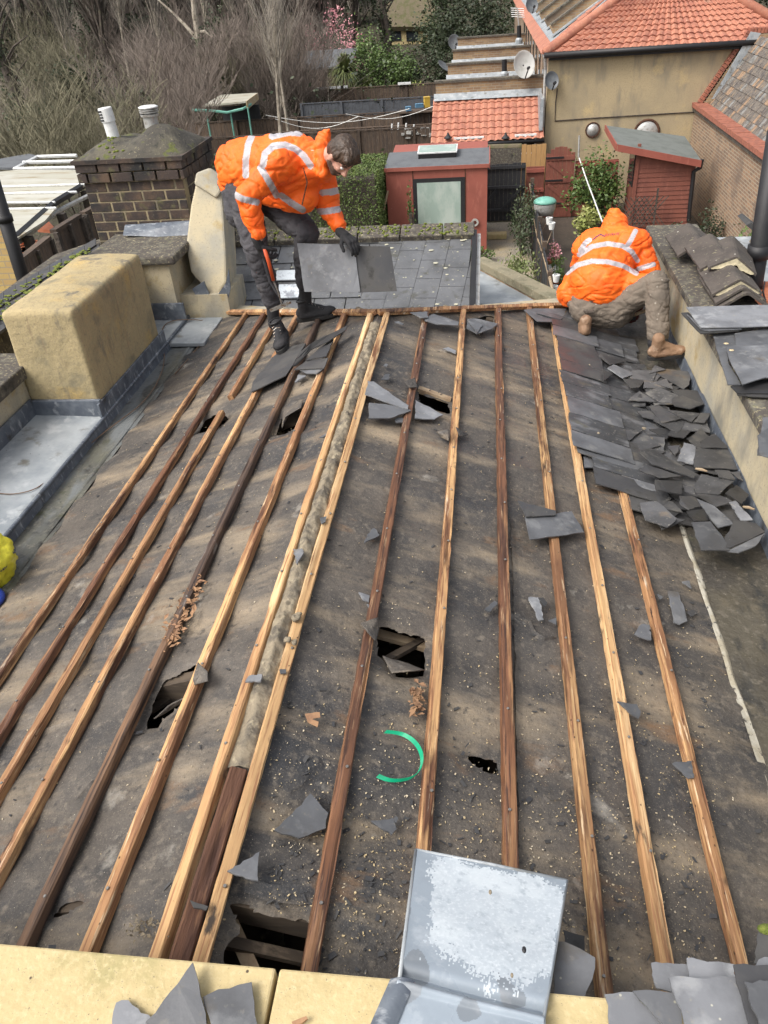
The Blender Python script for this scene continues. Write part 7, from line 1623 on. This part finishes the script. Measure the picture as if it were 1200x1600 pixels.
for (x, y, r0, m, lab, lf_) in PTS:
    t = thing('plant_pot', (x, y, 0), lab, 'plant pot')
    part(MB().lathe((x, y, .01), [(0, 0), (r0 * .7, 0), (r0, .3), (r0 * 1.08, .3), (r0 * 1.08, .34), (r0 * .9, .34), (r0 * .85, .26), (0, .26)], 16), 'pot', M[m], t, smooth=False)
    q = MB(); r_ = random.Random(int(y * 10))
    for _ in range(10): a = r_.uniform(0, 6.28); q.tube([(x, y, .25), (x + .08 * math.cos(a), y + .08 * math.sin(a), .55 + r_.random() * .3)], .006, 3)
    part(q, 'stem', M['leafgrn'], t); leaf_mesh('leaves', clump_pts((x, y, .62), (.16, .16, .2), 160, 8), .03, M[lf_], t)
# ================================================================== PEOPLE
def project(p):
    c = CM.T @ (np.array([p[0], p[1], p[2]]) - CAM); return 600 - F * c[0] / c[2], 800 + F * c[1] / c[2]
def fuse(mb, name, mats, parent, voxel=.008, it=6, fac=.5, wrinkle=None, mi_fn=None, disp=None):
    """grow one continuous skin over overlapping limb volumes"""
    me = bpy.data.meshes.new('t'); me.from_pydata([tuple(v) for v in mb.v], [], mb.f); me.update()
    o = bpy.data.objects.new('t', me); col.objects.link(o)
    r = o.modifiers.new('r', 'REMESH'); r.mode = 'VOXEL'; r.voxel_size = voxel
    s = o.modifiers.new('s', 'SMOOTH'); s.factor = fac; s.iterations = it
    dg = bpy.context.evaluated_depsgraph_get(); dg.update(); m2 = bpy.data.meshes.new_from_object(o.evaluated_get(dg)); bpy.data.objects.remove(o)
    nv = len(m2.vertices); V = np.zeros(nv * 3); m2.vertices.foreach_get('co', V); V = V.reshape(-1, 3)
    N_ = np.zeros(nv * 3); m2.vertices.foreach_get('normal', N_); N_ = N_.reshape(-1, 3)
    if wrinkle:
        am, sx, sy, sz = wrinkle
        def cr(p):
            a = noise.noise((p[0] * sx * .6, p[1] * sy * .6, p[2] * sz * .6)); wx, wy, wz = p[0] + .05 * a, p[1] + .05 * a, p[2] + .04 * noise.noise((p[0] * 7, p[1] * 7, p[2] * 7))
            n1 = noise.noise((wx * sx, wy * sy, wz * sz)); n2 = noise.noise((wx * sx * 2.1 + 5, wy * sy * 2.1, wz * sz * 1.7))
            return 1.1 * n1 - .85 * math.exp(-(n1 / .10) ** 2) - .5 * math.exp(-(n2 / .13) ** 2) + .35 * n2
        k = np.array([cr(p) for p in V]); V = V + N_ * (k * am)[:, None]
    if disp: V = V + N_ * np.array([disp(p) for p in V])[:, None]
    fs = [tuple(p.vertices) for p in m2.polygons]
    mi = None
    if mi_fn: mi = [mi_fn(V[list(f)].mean(0)) for f in fs]
    return meshobj(name, V, fs, mats, parent, smooth=True, mi=mi)
def near_poly(p, polys, hw):
    x, y = project(p)
    for L in polys:
        w_ = hw
        for (ax, ay), (bx, by) in zip(L[:-1], L[1:]):
            dx, dy = bx - ax, by - ay; t = max(0, min(1, ((x - ax) * dx + (y - ay) * dy) / (dx * dx + dy * dy)))
            if math.hypot(x - ax - t * dx, y - ay - t * dy) < w_: return True
    return False
def hand(parent, wrist, aim, back, curl, m, side=1, size=1.0, name='glove'):
    """palm, four unequal curled fingers and a thumb, grown as one skin; aim = along the fingers, back = back of the hand"""
    a = Vector(aim).normalized(); b = Vector(back); b = (b - a * b.dot(a)).normalized(); s_ = a.cross(b) * side; w = Vector(wrist); q = MB(); z = size
    q.limb(w - a * .03 * z, w + a * .02 * z, .030 * z, .030 * z, 10)
    for k in (-1, 0, 1): q.limb(w + a * .02 * z + s_ * .014 * k * z, w + a * .085 * z + s_ * .024 * k * z, .019 * z, .0165 * z, 10)
    for i, (off, L) in enumerate(((-.033, .070), (-.011, .080), (.011, .076), (.031, .060))):
        p = w + a * .088 * z + s_ * off * z; d = a.copy(); r0 = .0105 * z
        for j in range(3):
            ang = curl * (.55 + .35 * j + .06 * i); d = (a * math.cos(ang) - b * math.sin(ang)).normalized(); e = p + d * L * (.45, .32, .25)[j] * z; q.limb(p, e, r0, r0 * .93, 8); p = e; r0 *= .93
    t0 = w + a * .025 * z - s_ * .028 * z; t1 = t0 + (a * .6 - s_ * .55 - b * .45).normalized() * .045 * z; t2 = t1 + (a * .8 - s_ * .05 - b * .7 * max(.4, curl)).normalized() * .036 * z
    q.limb(t0, t1, .014 * z, .0125 * z, 8); q.limb(t1, t2, .0125 * z, .0105 * z, 8)
    return fuse(q, name, m, parent, .0038, 3, .4)
def shoe(parent, heel, toe, up, m, name='shoe', sole='sole', lace=True, high=.0):
    """heel and toe are the ends of the sole on what it stands on"""
    h = Vector(heel); t = Vector(toe); u = Vector(up).normalized(); d = (t - h).normalized(); u = (u - d * u.dot(d)).normalized(); s_ = d.cross(u); L = (t - h).length; q = MB()
    R = Matrix((d, s_, u)).transposed(); P = lambda a, b, c: h + d * (a * L) + s_ * b + u * c
    q.ell(P(.20, 0, .062), (.066, .044, .050), R, 16, 10); q.ell(P(.52, 0, .055), (.10, .047, .042), R, 16, 10); q.ell(P(.76, 0, .048), (.072, .052, .034), R, 16, 10)
    q.limb(P(.22, 0, .07), P(.24, 0, .125 + high), .043, .047, 14); q.limb(P(.30, 0, .105), P(.62, 0, .068), .040, .034, 12)
    for sg in (-1, 1): q.limb(P(.15, .022 * sg, .045), P(.80, .028 * sg, .040), .026, .026, 10)
    o = fuse(q, name, M[m], parent, .006, 2, .4, wrinkle=(.0022, 30, 30, 30))
    q = MB(); n = 28; vs = []
    for k in range(n):
        a = 2 * math.pi * k / n; x = math.cos(a); y = math.sin(a); wd = (.054 if x > -.1 else .045) * (1 - .12 * (x < .2) * (x > -.5)); vs.append(P(.5 + .53 * math.copysign(abs(x) ** .8, x), math.copysign(abs(y) ** .8, y) * wd, 0))
    q.prism(vs, u * .030); part(q, 'sole', M[sole], o, bevel=.004)
    q = MB(); q.lathe(P(.24, 0, .15 + high), [(.047, 0), (.052, .008), (.050, .016), (.040, .014)], 16, R)
    if m == 'blackcloth': part(q, 'collar', M['black'], o, smooth=True)
    if lace:
        q = MB()
        for k in range(5): c = P(.36 + .07 * k, 0, .143 - .014 * k); q.tube([c - s_ * .028 - u * .008, c, c + s_ * .028 - u * .008 + d * .012], .0032, 5)
        part(q, 'lace', M['nail'], o)
    return o

# ------------------------------------------------------------------ the bending worker
p1 = thing('person', pZ(455, 520, 4.42), 'person in orange hi-vis jacket and grey trousers, bending over with two slates', 'person')
J = pY
hipR, hipL = J(378, 300, 5.45), J(416, 306, 5.60)
knR, knL = J(400, 388, 5.20), J(478, 362, 5.38)
anR, anL = J(428, 492, 5.27), J(477, 470, 5.50)
pel = J(392, 282, 5.55); che = J(458, 258, 5.30); nek = J(506, 243, 5.18)
shR, shL = J(430, 258, 5.06), J(500, 262, 5.36)
elR, elL = J(388, 306, 5.00), J(513, 322, 5.36)
wrR, wrL = J(403, 374, 4.98), J(534, 364, 5.20)
for n_, a, b in (('thighR', hipR, knR), ('shinR', knR, anR), ('thighL', hipL, knL), ('shinL', knL, anL), ('torso', pel, nek), ('uaR', shR, elR), ('faR', elR, wrR), ('uaL', shL, elL), ('faL', elL, wrL)): print(n_, round((a - b).length, 2))
# head frame
hc = J(534, 243, 5.06); U_ = Vector((.70, -.42, .52)).normalized(); Fn = Vector((.30, -.42, -.80)); Fn = (Fn - U_ * Fn.dot(U_)).normalized(); Rt = Fn.cross(U_)
def H(r, f, u): return hc + Rt * r + Fn * f + U_ * u
R3 = Matrix((Rt, Fn, U_)).transposed()
q = MB()
q.ell(H(0, -.008, .022), (.074, .094, .088), R3, 20, 14)        # cranium
q.ell(H(0, .035, -.035), (.058, .056, .072), R3, 18, 12)        # face
q.ell(H(0, .048, -.088), (.036, .034, .028), R3, 14, 10)        # chin
for s_ in (-1, 1):
    q.limb(H(.045 * s_, .005, -.065), H(.020 * s_, .055, -.092), .024, .022, 10)    # jaw
    q.ell(H(.034 * s_, .066, -.028), (.020, .018, .016), R3, 10, 8)                 # cheek
    q.limb(H(.014 * s_, .084, .016), H(.044 * s_, .072, .014), .010, .009, 8)       # brow
    q.ell(H(.076 * s_, .0, -.016), (.011, .020, .032), R3, 12, 8)                   # ear
q.limb(H(0, .088, .004), H(0, .108, -.030), .0095, .0145, 10); q.ell(H(.011, .098, -.036), (.010, .011, .008), R3); q.ell(H(-.011, .098, -.036), (.010, .011, .008), R3)
q.limb(H(-.016, .082, -.060), H(.016, .082, -.060), .0085, .0085, 8); q.limb(H(-.014, .080, -.071), H(.014, .080, -.071), .0085, .0085, 8)
q.limb(H(0, -.03, -.05), nek + (che - nek) * .25, .056, .062, 14)                   # neck
# torso, arms and legs of the body itself, under the clothes
q.limb(pel, che, .12, .15, 16); q.limb(che, nek, .15, .07, 14)
for a, b, r0, r1 in ((shR, elR, .05, .04), (elR, wrR, .04, .027), (shL, elL, .05, .04), (elL, wrL, .04, .027), (hipR, knR, .075, .052), (knR, anR, .05, .033), (hipL, knL, .075, .052), (knL, anL, .05, .033), (shR, shL, .06, .06), (hipR, hipL, .09, .09)): q.limb(a, b, r0, r1, 12)
def skinmi(p):
    v = Vector(p) - hc; r, f, u = v.dot(Rt), v.dot(Fn), v.dot(U_)
    if abs(r) < .085 and f > -.012 and u < -.046 and u > -.16 and not (abs(r) < .02 and -.075 < u < -.054 and f > .078) and f < .092: return 1
    if abs(r) < .03 and -.058 < u < -.046 and f > .07 and f < .094: return 1
    if .016 < u < .027 and .014 < abs(r) < .05 and f > .06: return 1
    return 0
body1 = fuse(q, 'body', [M['skin'], M['beard']], p1, .0048, 4, .4, mi_fn=skinmi)
for s_ in (-1, 1):
    part(MB().ell(H(.030 * s_, .077, -.004), (.013, .011, .009), R3, 12, 8), 'eye', M['white'], body1, smooth=True)
    part(MB().ell(H(.030 * s_, .0815, -.007), (.007, .0075, .006), R3, 10, 8), 'eye', M['black'], body1, smooth=True)
q = MB(); q.ell(H(0, -.012, .034), (.080, .098, .090), R3, 20, 14); q.ell(H(0, .028, .078), (.062, .062, .044), R3, 16, 12); q.ell(H(0, -.05, -.005), (.072, .062, .075), R3, 16, 12)
for s_ in (-1, 1): q.ell(H(.068 * s_, -.012, .022), (.016, .05, .052), R3, 12, 8)
q.limb(H(-.04, .070, .070), H(.045, .072, .070), .024, .026, 10)
def hairz(p):
    v = Vector(p) - hc; a = v.dot(Rt); return .0045 * noise.noise((v.dot(Fn) * 25, a * 90, v.dot(U_) * 25)) + .003 * noise.noise((v.dot(Fn) * 60, a * 220, 3))
fuse(q, 'hair', M['hair'], p1, .0046, 2, .4, disp=hairz)
# jacket
q = MB()
q.limb(J(380, 262, 5.56), J(462, 262, 5.30), .195, .215, 22); q.limb(J(375, 262, 5.62), J(372, 282, 5.58), .145, .15, 16)
q.limb(J(455, 262, 5.25), J(498, 256, 5.22), .20, .13, 18); q.limb(J(420, 293, 5.42), J(470, 305, 5.24), .125, .12, 16)
q.limb(shR, shL, .12, .11, 16); q.limb(shR, elR, .105, .082, 16); q.limb(elR, J(399, 355, 4.99), .084, .060, 16); q.limb(J(399, 352, 4.99), J(402, 364, 4.98), .062, .056, 14)
q.limb(shL, elL, .10, .080, 16); q.limb(elL, J(529, 352, 5.25), .080, .058, 16)
q.limb(J(499, 262, 5.22), J(508, 214, 5.22), .062, .050, 14); q.limb(J(508, 214, 5.22), J(514, 203, 5.2), .050, .014, 12); q.limb(J(503, 232, 5.14), J(503, 268, 5.08), .050, .044, 12); q.ell(J(497, 250, 5.2), (.10, .10, .10))
ST1 = [[(397, 204), (388, 225), (384, 250), (384, 274)], [(407, 262), (420, 283), (432, 305)], [(440, 306), (455, 317), (473, 328)],
       [(411, 258), (414, 240), (427, 228), (445, 226), (462, 233), (475, 244), (485, 259)], [(425, 213), (450, 207), (468, 208)], [(364, 303), (380, 311), (401, 316)],
       [(504, 301), (516, 300), (531, 297)], [(496, 331), (510, 330), (529, 327)]]
def jdisp(p): return 0
fuse(q, 'jacket', [M['orange'], M['reflect']], p1, .0055, 12, .5, wrinkle=(.0105, 5, 5, 8.5), mi_fn=lambda p: 1 if near_poly(p, ST1, 5.2) else 0)
q = MB(); q.tube([J(474, 262, 4.99), J(480, 285, 5.0), J(472, 320, 5.05)], .004, 6); part(q, 'zip', M['rot'], p1)
text3d('LOFTS', .035, J(452, 296, 5.0), J(470, 289, 5.0) - J(452, 296, 5.0), Vector((0, -.2, 1)), 'ink', p1, shear=.2) if False else None
# trousers
q = MB(); q.limb(hipR, knR, .118, .090, 18); q.limb(knR, J(425, 470, 5.26), .090, .070, 18); q.limb(hipL, knL, .118, .092, 18); q.limb(knL, J(476, 440, 5.48), .090, .074, 16)
q.limb(J(372, 285, 5.62), J(412, 298, 5.62), .145, .135, 18); q.limb(J(374, 285, 5.60), J(376, 330, 5.48), .13, .12, 16)
fuse(q, 'trousers', M['trougrey'], p1, .0078, 6, .5, wrinkle=(.0085, 6.5, 6.5, 16))
q = MB(); q.limb(J(425, 468, 5.26), J(428, 506, 5.27), .048, .044, 12); fuse(q, 'sock', M['blackcloth'], p1, .006, 2)
q = MB(); q.limb(J(476, 440, 5.48), J(478, 478, 5.50), .05, .045, 12); fuse(q, 'sock', M['blackcloth'], p1, .006, 2)
part(MB().limb(J(352, 262, 5.64), J(364, 296, 5.60), .035, .04, 12), 'shirt_hem', M['blackcloth'], p1, smooth=True)
part(MB().limb(J(361, 250, 5.64), J(362, 264, 5.60), .02, .022, 10), 'undershirt', M['rendpale'], p1, smooth=True)
q = MB()
for x0, y0_ in ((402, 405), (409, 420)): pass
part(MB().tube([J(410, 395, 5.10), J(422, 440, 5.16), J(436, 462, 5.18)], .012, 6), 'pocket_flap', M['trougrey'], p1)
sA = pL(440, 553, .040); hA = sA + Vector((-.03, .285, .010)); shoe(p1, hA, sA, NL, 'blackcloth')
hB = pZ(466, 503, 4.43); tB = pZ(528, 492, 4.47); shoe(p1, hB, tB, (0, 0, 1), 'blackcloth')
part(MB().limb(wrR + (elR - wrR) * .02, wrR + (elR - wrR) * .16, .034, .038, 12), 'wrist', M['skin'], p1, smooth=True)
hand(p1, J(404, 380, 4.98), J(413, 398, 5.0) - J(404, 380, 4.98), (-.5, -.8, .1), 1.35, M['blackcloth'], 1, 1.12)
hand(p1, J(536, 366, 5.19), J(553, 380, 5.12) - J(536, 366, 5.19), (.3, -.35, .9), 1.0, M['blackcloth'], -1, 1.12)
# the tool: slate ripper with an orange grip
tl = thing('slater_tool', J(428, 440, 5.0), 'orange-handled hooked steel tool in the right hand of the bending worker', 'tool')
part(MB().tube([J(413, 388, 4.97), J(420, 410, 4.98), J(427, 438, 5.0)], [.014, .013, .012], 10), 'handle', mat('grip_orange', (.55, .08, .02), [], rough=.5), tl, smooth=True)
part(MB().tube([J(427, 438, 5.0), J(433, 452, 5.0), J(440, 474, 5.02)], .006, 6), 'shaft', M['nail'], tl)
part(MB().prism([J(421, 484, 5.02), J(436, 477, 5.02), J(453, 471, 5.02), J(455, 474, 5.02), J(440, 482, 5.02), J(423, 488, 5.02)], (0, .012, 0)), 'blade', M['nail'], tl)
# the two slates in the left hand
hp_ = lambda px, py: pP(px, py, J(540, 410, 5.13), (0.12, -.90, .42))
c2 = [hp_(553, 384), hp_(609, 385), hp_(612, 400), hp_(620, 455), hp_(560, 457)]; nn_ = Vector((0.12, -.90, .42)).normalized()
single(MB().prism(jag([p - nn_ * .010 for p in c2], .05, .002), nn_ * .006), 'held_slate', M['slatedk'], 'rear of the two slates held by the bending worker, near black', 'slate')
c1 = [hp_(464, 380), hp_(552, 383), hp_(556, 400), hp_(563, 456), hp_(476, 456)]
single(MB().prism(jag(c1, .05, .002), nn_ * .006), 'held_slate', M['slate'], 'front of the two slates held by the bending worker, grey with a worn scar', 'slate')

# ------------------------------------------------------------------ the crouching worker
p2 = thing('person', pZ(960, 540, 4.1), 'person crouching, back turned, in orange hooded hi-vis jacket, khaki trousers, tan boots', 'person')
q = MB(); pe2 = J(935, 478, 6.02); ne2 = J(958, 372, 6.42); kR2 = J(1026, 442, 5.86); aR2 = J(1026, 536, 5.66); kL2 = J(905, 462, 6.4); aL2 = J(913, 505, 5.98); sR2 = J(996, 382, 6.28); sL2 = J(916, 388, 6.36); eR2 = J(1016, 428, 6.2); hR2 = J(1000, 470, 6.1); eL2 = J(905, 425, 6.5); hL2 = J(950, 470, 6.5)
for n_, a, b in (('torso', pe2, ne2), ('thighR', J(960, 480, 6.0), kR2), ('shinR', kR2, aR2), ('uaR', sR2, eR2)): print(n_, round((a - b).length, 2))
for a, b, r0, r1 in ((pe2 + Vector((0, .04, .03)), ne2, .10, .08), (J(960, 480, 6.0), kR2, .08, .055), (kR2, aR2, .055, .034), (J(915, 478, 6.10), kL2, .07, .055), (kL2, aL2, .055, .034), (sR2, sL2, .07, .07), (sR2, eR2, .05, .04), (eR2, hR2, .04, .028), (sL2, eL2, .05, .04), (eL2, hL2, .04, .028), (ne2, J(961, 350, 6.50), .06, .09)): q.limb(a, b, r0, r1, 12)
q.ell(J(961, 352, 6.52), (.078, .095, .11), None, 18, 12); q.limb(J(961, 358, 6.60), J(961, 362, 6.62), .03, .02)
fuse(q, 'body', M['skin'], p2, .007, 4)
q = MB(); q.limb(J(957, 395, 6.30), J(938, 438, 6.12), .19, .25, 22); q.limb(J(905, 445, 6.16), J(970, 447, 6.08), .135, .165, 20); q.limb(J(900, 452, 6.14), J(893, 458, 6.14), .12, .115, 16)
q.limb(J(975, 450, 6.02), J(1012, 440, 5.95), .12, .065, 16); q.limb(sL2, sR2, .115, .115, 18); q.limb(J(930, 385, 6.34), J(980, 385, 6.28), .15, .15, 18)
q.limb(sR2, eR2, .10, .082, 16); q.limb(eR2, J(1008, 455, 6.15), .082, .062, 14); q.limb(sL2, eL2, .10, .08, 14); q.limb(eL2, hL2, .08, .05, 12)
q.limb(J(960, 366, 6.36), J(961, 352, 6.44), .115, .108, 18); q.limb(J(961, 352, 6.44), J(960, 336, 6.46), .104, .058, 16); q.limb(J(960, 337, 6.46), J(960, 330, 6.47), .052, .03, 12); q.limb(J(938, 372, 6.38), J(984, 370, 6.34), .062, .062, 14)
ST2 = [[(907, 391), (915, 379), (921, 375)], [(905, 398), (925, 385), (950, 380.5), (972, 384), (987, 393), (996, 407)], [(886, 426), (902, 414), (925, 408), (950, 409), (975, 416), (994, 427)],
       [(993, 361), (986, 375), (980, 384)], [(998, 420), (1008, 417), (1021, 413)]]
def hem(p):
    x, y = project(p); return 0
fuse(q, 'jacket', [M['orange'], M['reflect']], p2, .0055, 12, .5, wrinkle=(.010, 4.6, 4.6, 9.5), mi_fn=lambda p: 1 if near_poly(p, ST2, 3.9) else 0)
# chevron badge and lettering across the shoulders
def onback(v, nd):
    return v
dg = bpy.context.evaluated_depsgraph_get()
from mathutils.bvhtree import BVHTree
jk = [o for o in p2.children if o.name.startswith('jacket')][0]; off = WLOC[p2.name]
bv = BVHTree.FromPolygons([v.co + off for v in jk.data.vertices], [tuple(p.vertices) for p in jk.data.polygons])
camv = Vector(CAM)
def stick(px, py, lift=.003):
    d = (_v(CAM + ray(px, py)) - camv).normalized(); h = bv.ray_cast(camv, d)
    return (h[0] + h[1] * lift) if h[0] is not None else J(px, py, 6.2)
q = MB()
def ribbon(L, w_):
    for (a, b) in zip(L[:-1], L[1:]):
        for k in range(4):
            t0, t1 = k / 4, (k + 1) / 4; x0, y0_, x1, y1 = a[0] + (b[0] - a[0]) * t0, a[1] + (b[1] - a[1]) * t0, a[0] + (b[0] - a[0]) * t1, a[1] + (b[1] - a[1]) * t1
            q.add([stick(x0, y0_), stick(x1, y1), stick(x1, y1 + w_), stick(x0, y0_ + w_)], [(3, 2, 1, 0)])
ribbon([(926, 374), (932, 369), (938, 365.5), (945, 368.5)], 1.8); part(q, 'badge', M['ink'], jk)
cu = bpy.data.curves.new('t', 'FONT'); cu.body = 'ELEVRATE'; cu.size = 5.0; cu.shear = .3; cu.resolution_u = 2; o = bpy.data.objects.new('t', cu); col.objects.link(o)
dg = bpy.context.evaluated_depsgraph_get(); me = bpy.data.meshes.new_from_object(o.evaluated_get(dg)); bpy.data.objects.remove(o)
meshobj('lettering', [tuple(stick(944.5 + v.co.x, 369.5 - v.co.y - .10 * v.co.x, .004)) for v in me.vertices], [tuple(p.vertices) for p in me.polygons], M['ink'], jk)
q = MB(); q.limb(J(922, 478, 6.05), J(962, 480, 6.02), .165, .165, 20); q.limb(J(915, 468, 6.1), J(960, 465, 6.05), .15, .15, 18); q.limb(J(965, 478, 6.0), kR2, .125, .092, 18); q.limb(kR2, J(1028, 524, 5.68), .092, .084, 18); q.limb(J(918, 478, 6.1), kL2, .12, .10, 16); q.limb(kL2, J(912, 500, 6.05), .08, .06, 14)
fuse(q, 'trousers', M['troukhaki'], p2, .0078, 6, .5, wrinkle=(.0085, 6.5, 6.5, 16))
q = MB(); q.limb(J(1027, 534, 5.66), J(1031, 541, 5.655), .074, .078, 16); fuse(q, 'trouser_cuff', M['blackcloth'], p2, .008, 2)
q = MB()
part(MB().tube([stick(905, 476, 0) + Vector((0, -.02, -.03)), J(918, 487, 5.86), J(928, 487, 5.86)], .014, 6), 'belt', M['bark'], p2)
h2 = pZ(1013, 562, 4.075); t2 = pZ(1058, 556, 4.09); t2 = h2 + (t2 - h2).normalized() * .27; shoe(p2, h2, t2, (0, 0, 1), 'boot', lace=False, name='boot', high=.03)
h3 = pR(912, 530, .03); t3 = h3 + Vector((.03, .25, -.01)); shoe(p2, h3, t3, (0, -.25, .9), 'boot', lace=False, name='boot')
M['glovered'] = mat('glove_red', (.08, .012, .012), [('noise', 20, .5, .7, (.13, .03, .03))], rough=.8)
hand(p2, J(1002, 472, 6.06), Vector((-.5, -.35, -.8)), (.6, -.7, .2), 1.0, M['glovered'], 1, 1.15)
hand(p2, J(975, 478, 6.25), Vector((.5, -.3, -.8)), (-.6, -.7, .2), 1.0, M['glovered'], -1, 1.15)
hm = thing('slate_hammer', J(985, 500, 6.0), 'short dark tool between the hands of the crouching worker, wooden handle showing', 'tool')
part(MB().tube([J(1012, 484, 5.98), J(985, 494, 6.02)], .015, 8), 'handle', M['stick'], hm, smooth=True); part(MB().box(J(983, 496, 6.03), (.10, .04, .04)), 'head', M['black'], hm, bevel=.006)
import re as _re
for _o in bpy.data.objects:
    _l = _o.get('label')
    if _l and len(_re.findall(r"[A-Za-z0-9']+", _l)) > 16: print('LONG', _o.name, '|', _l)
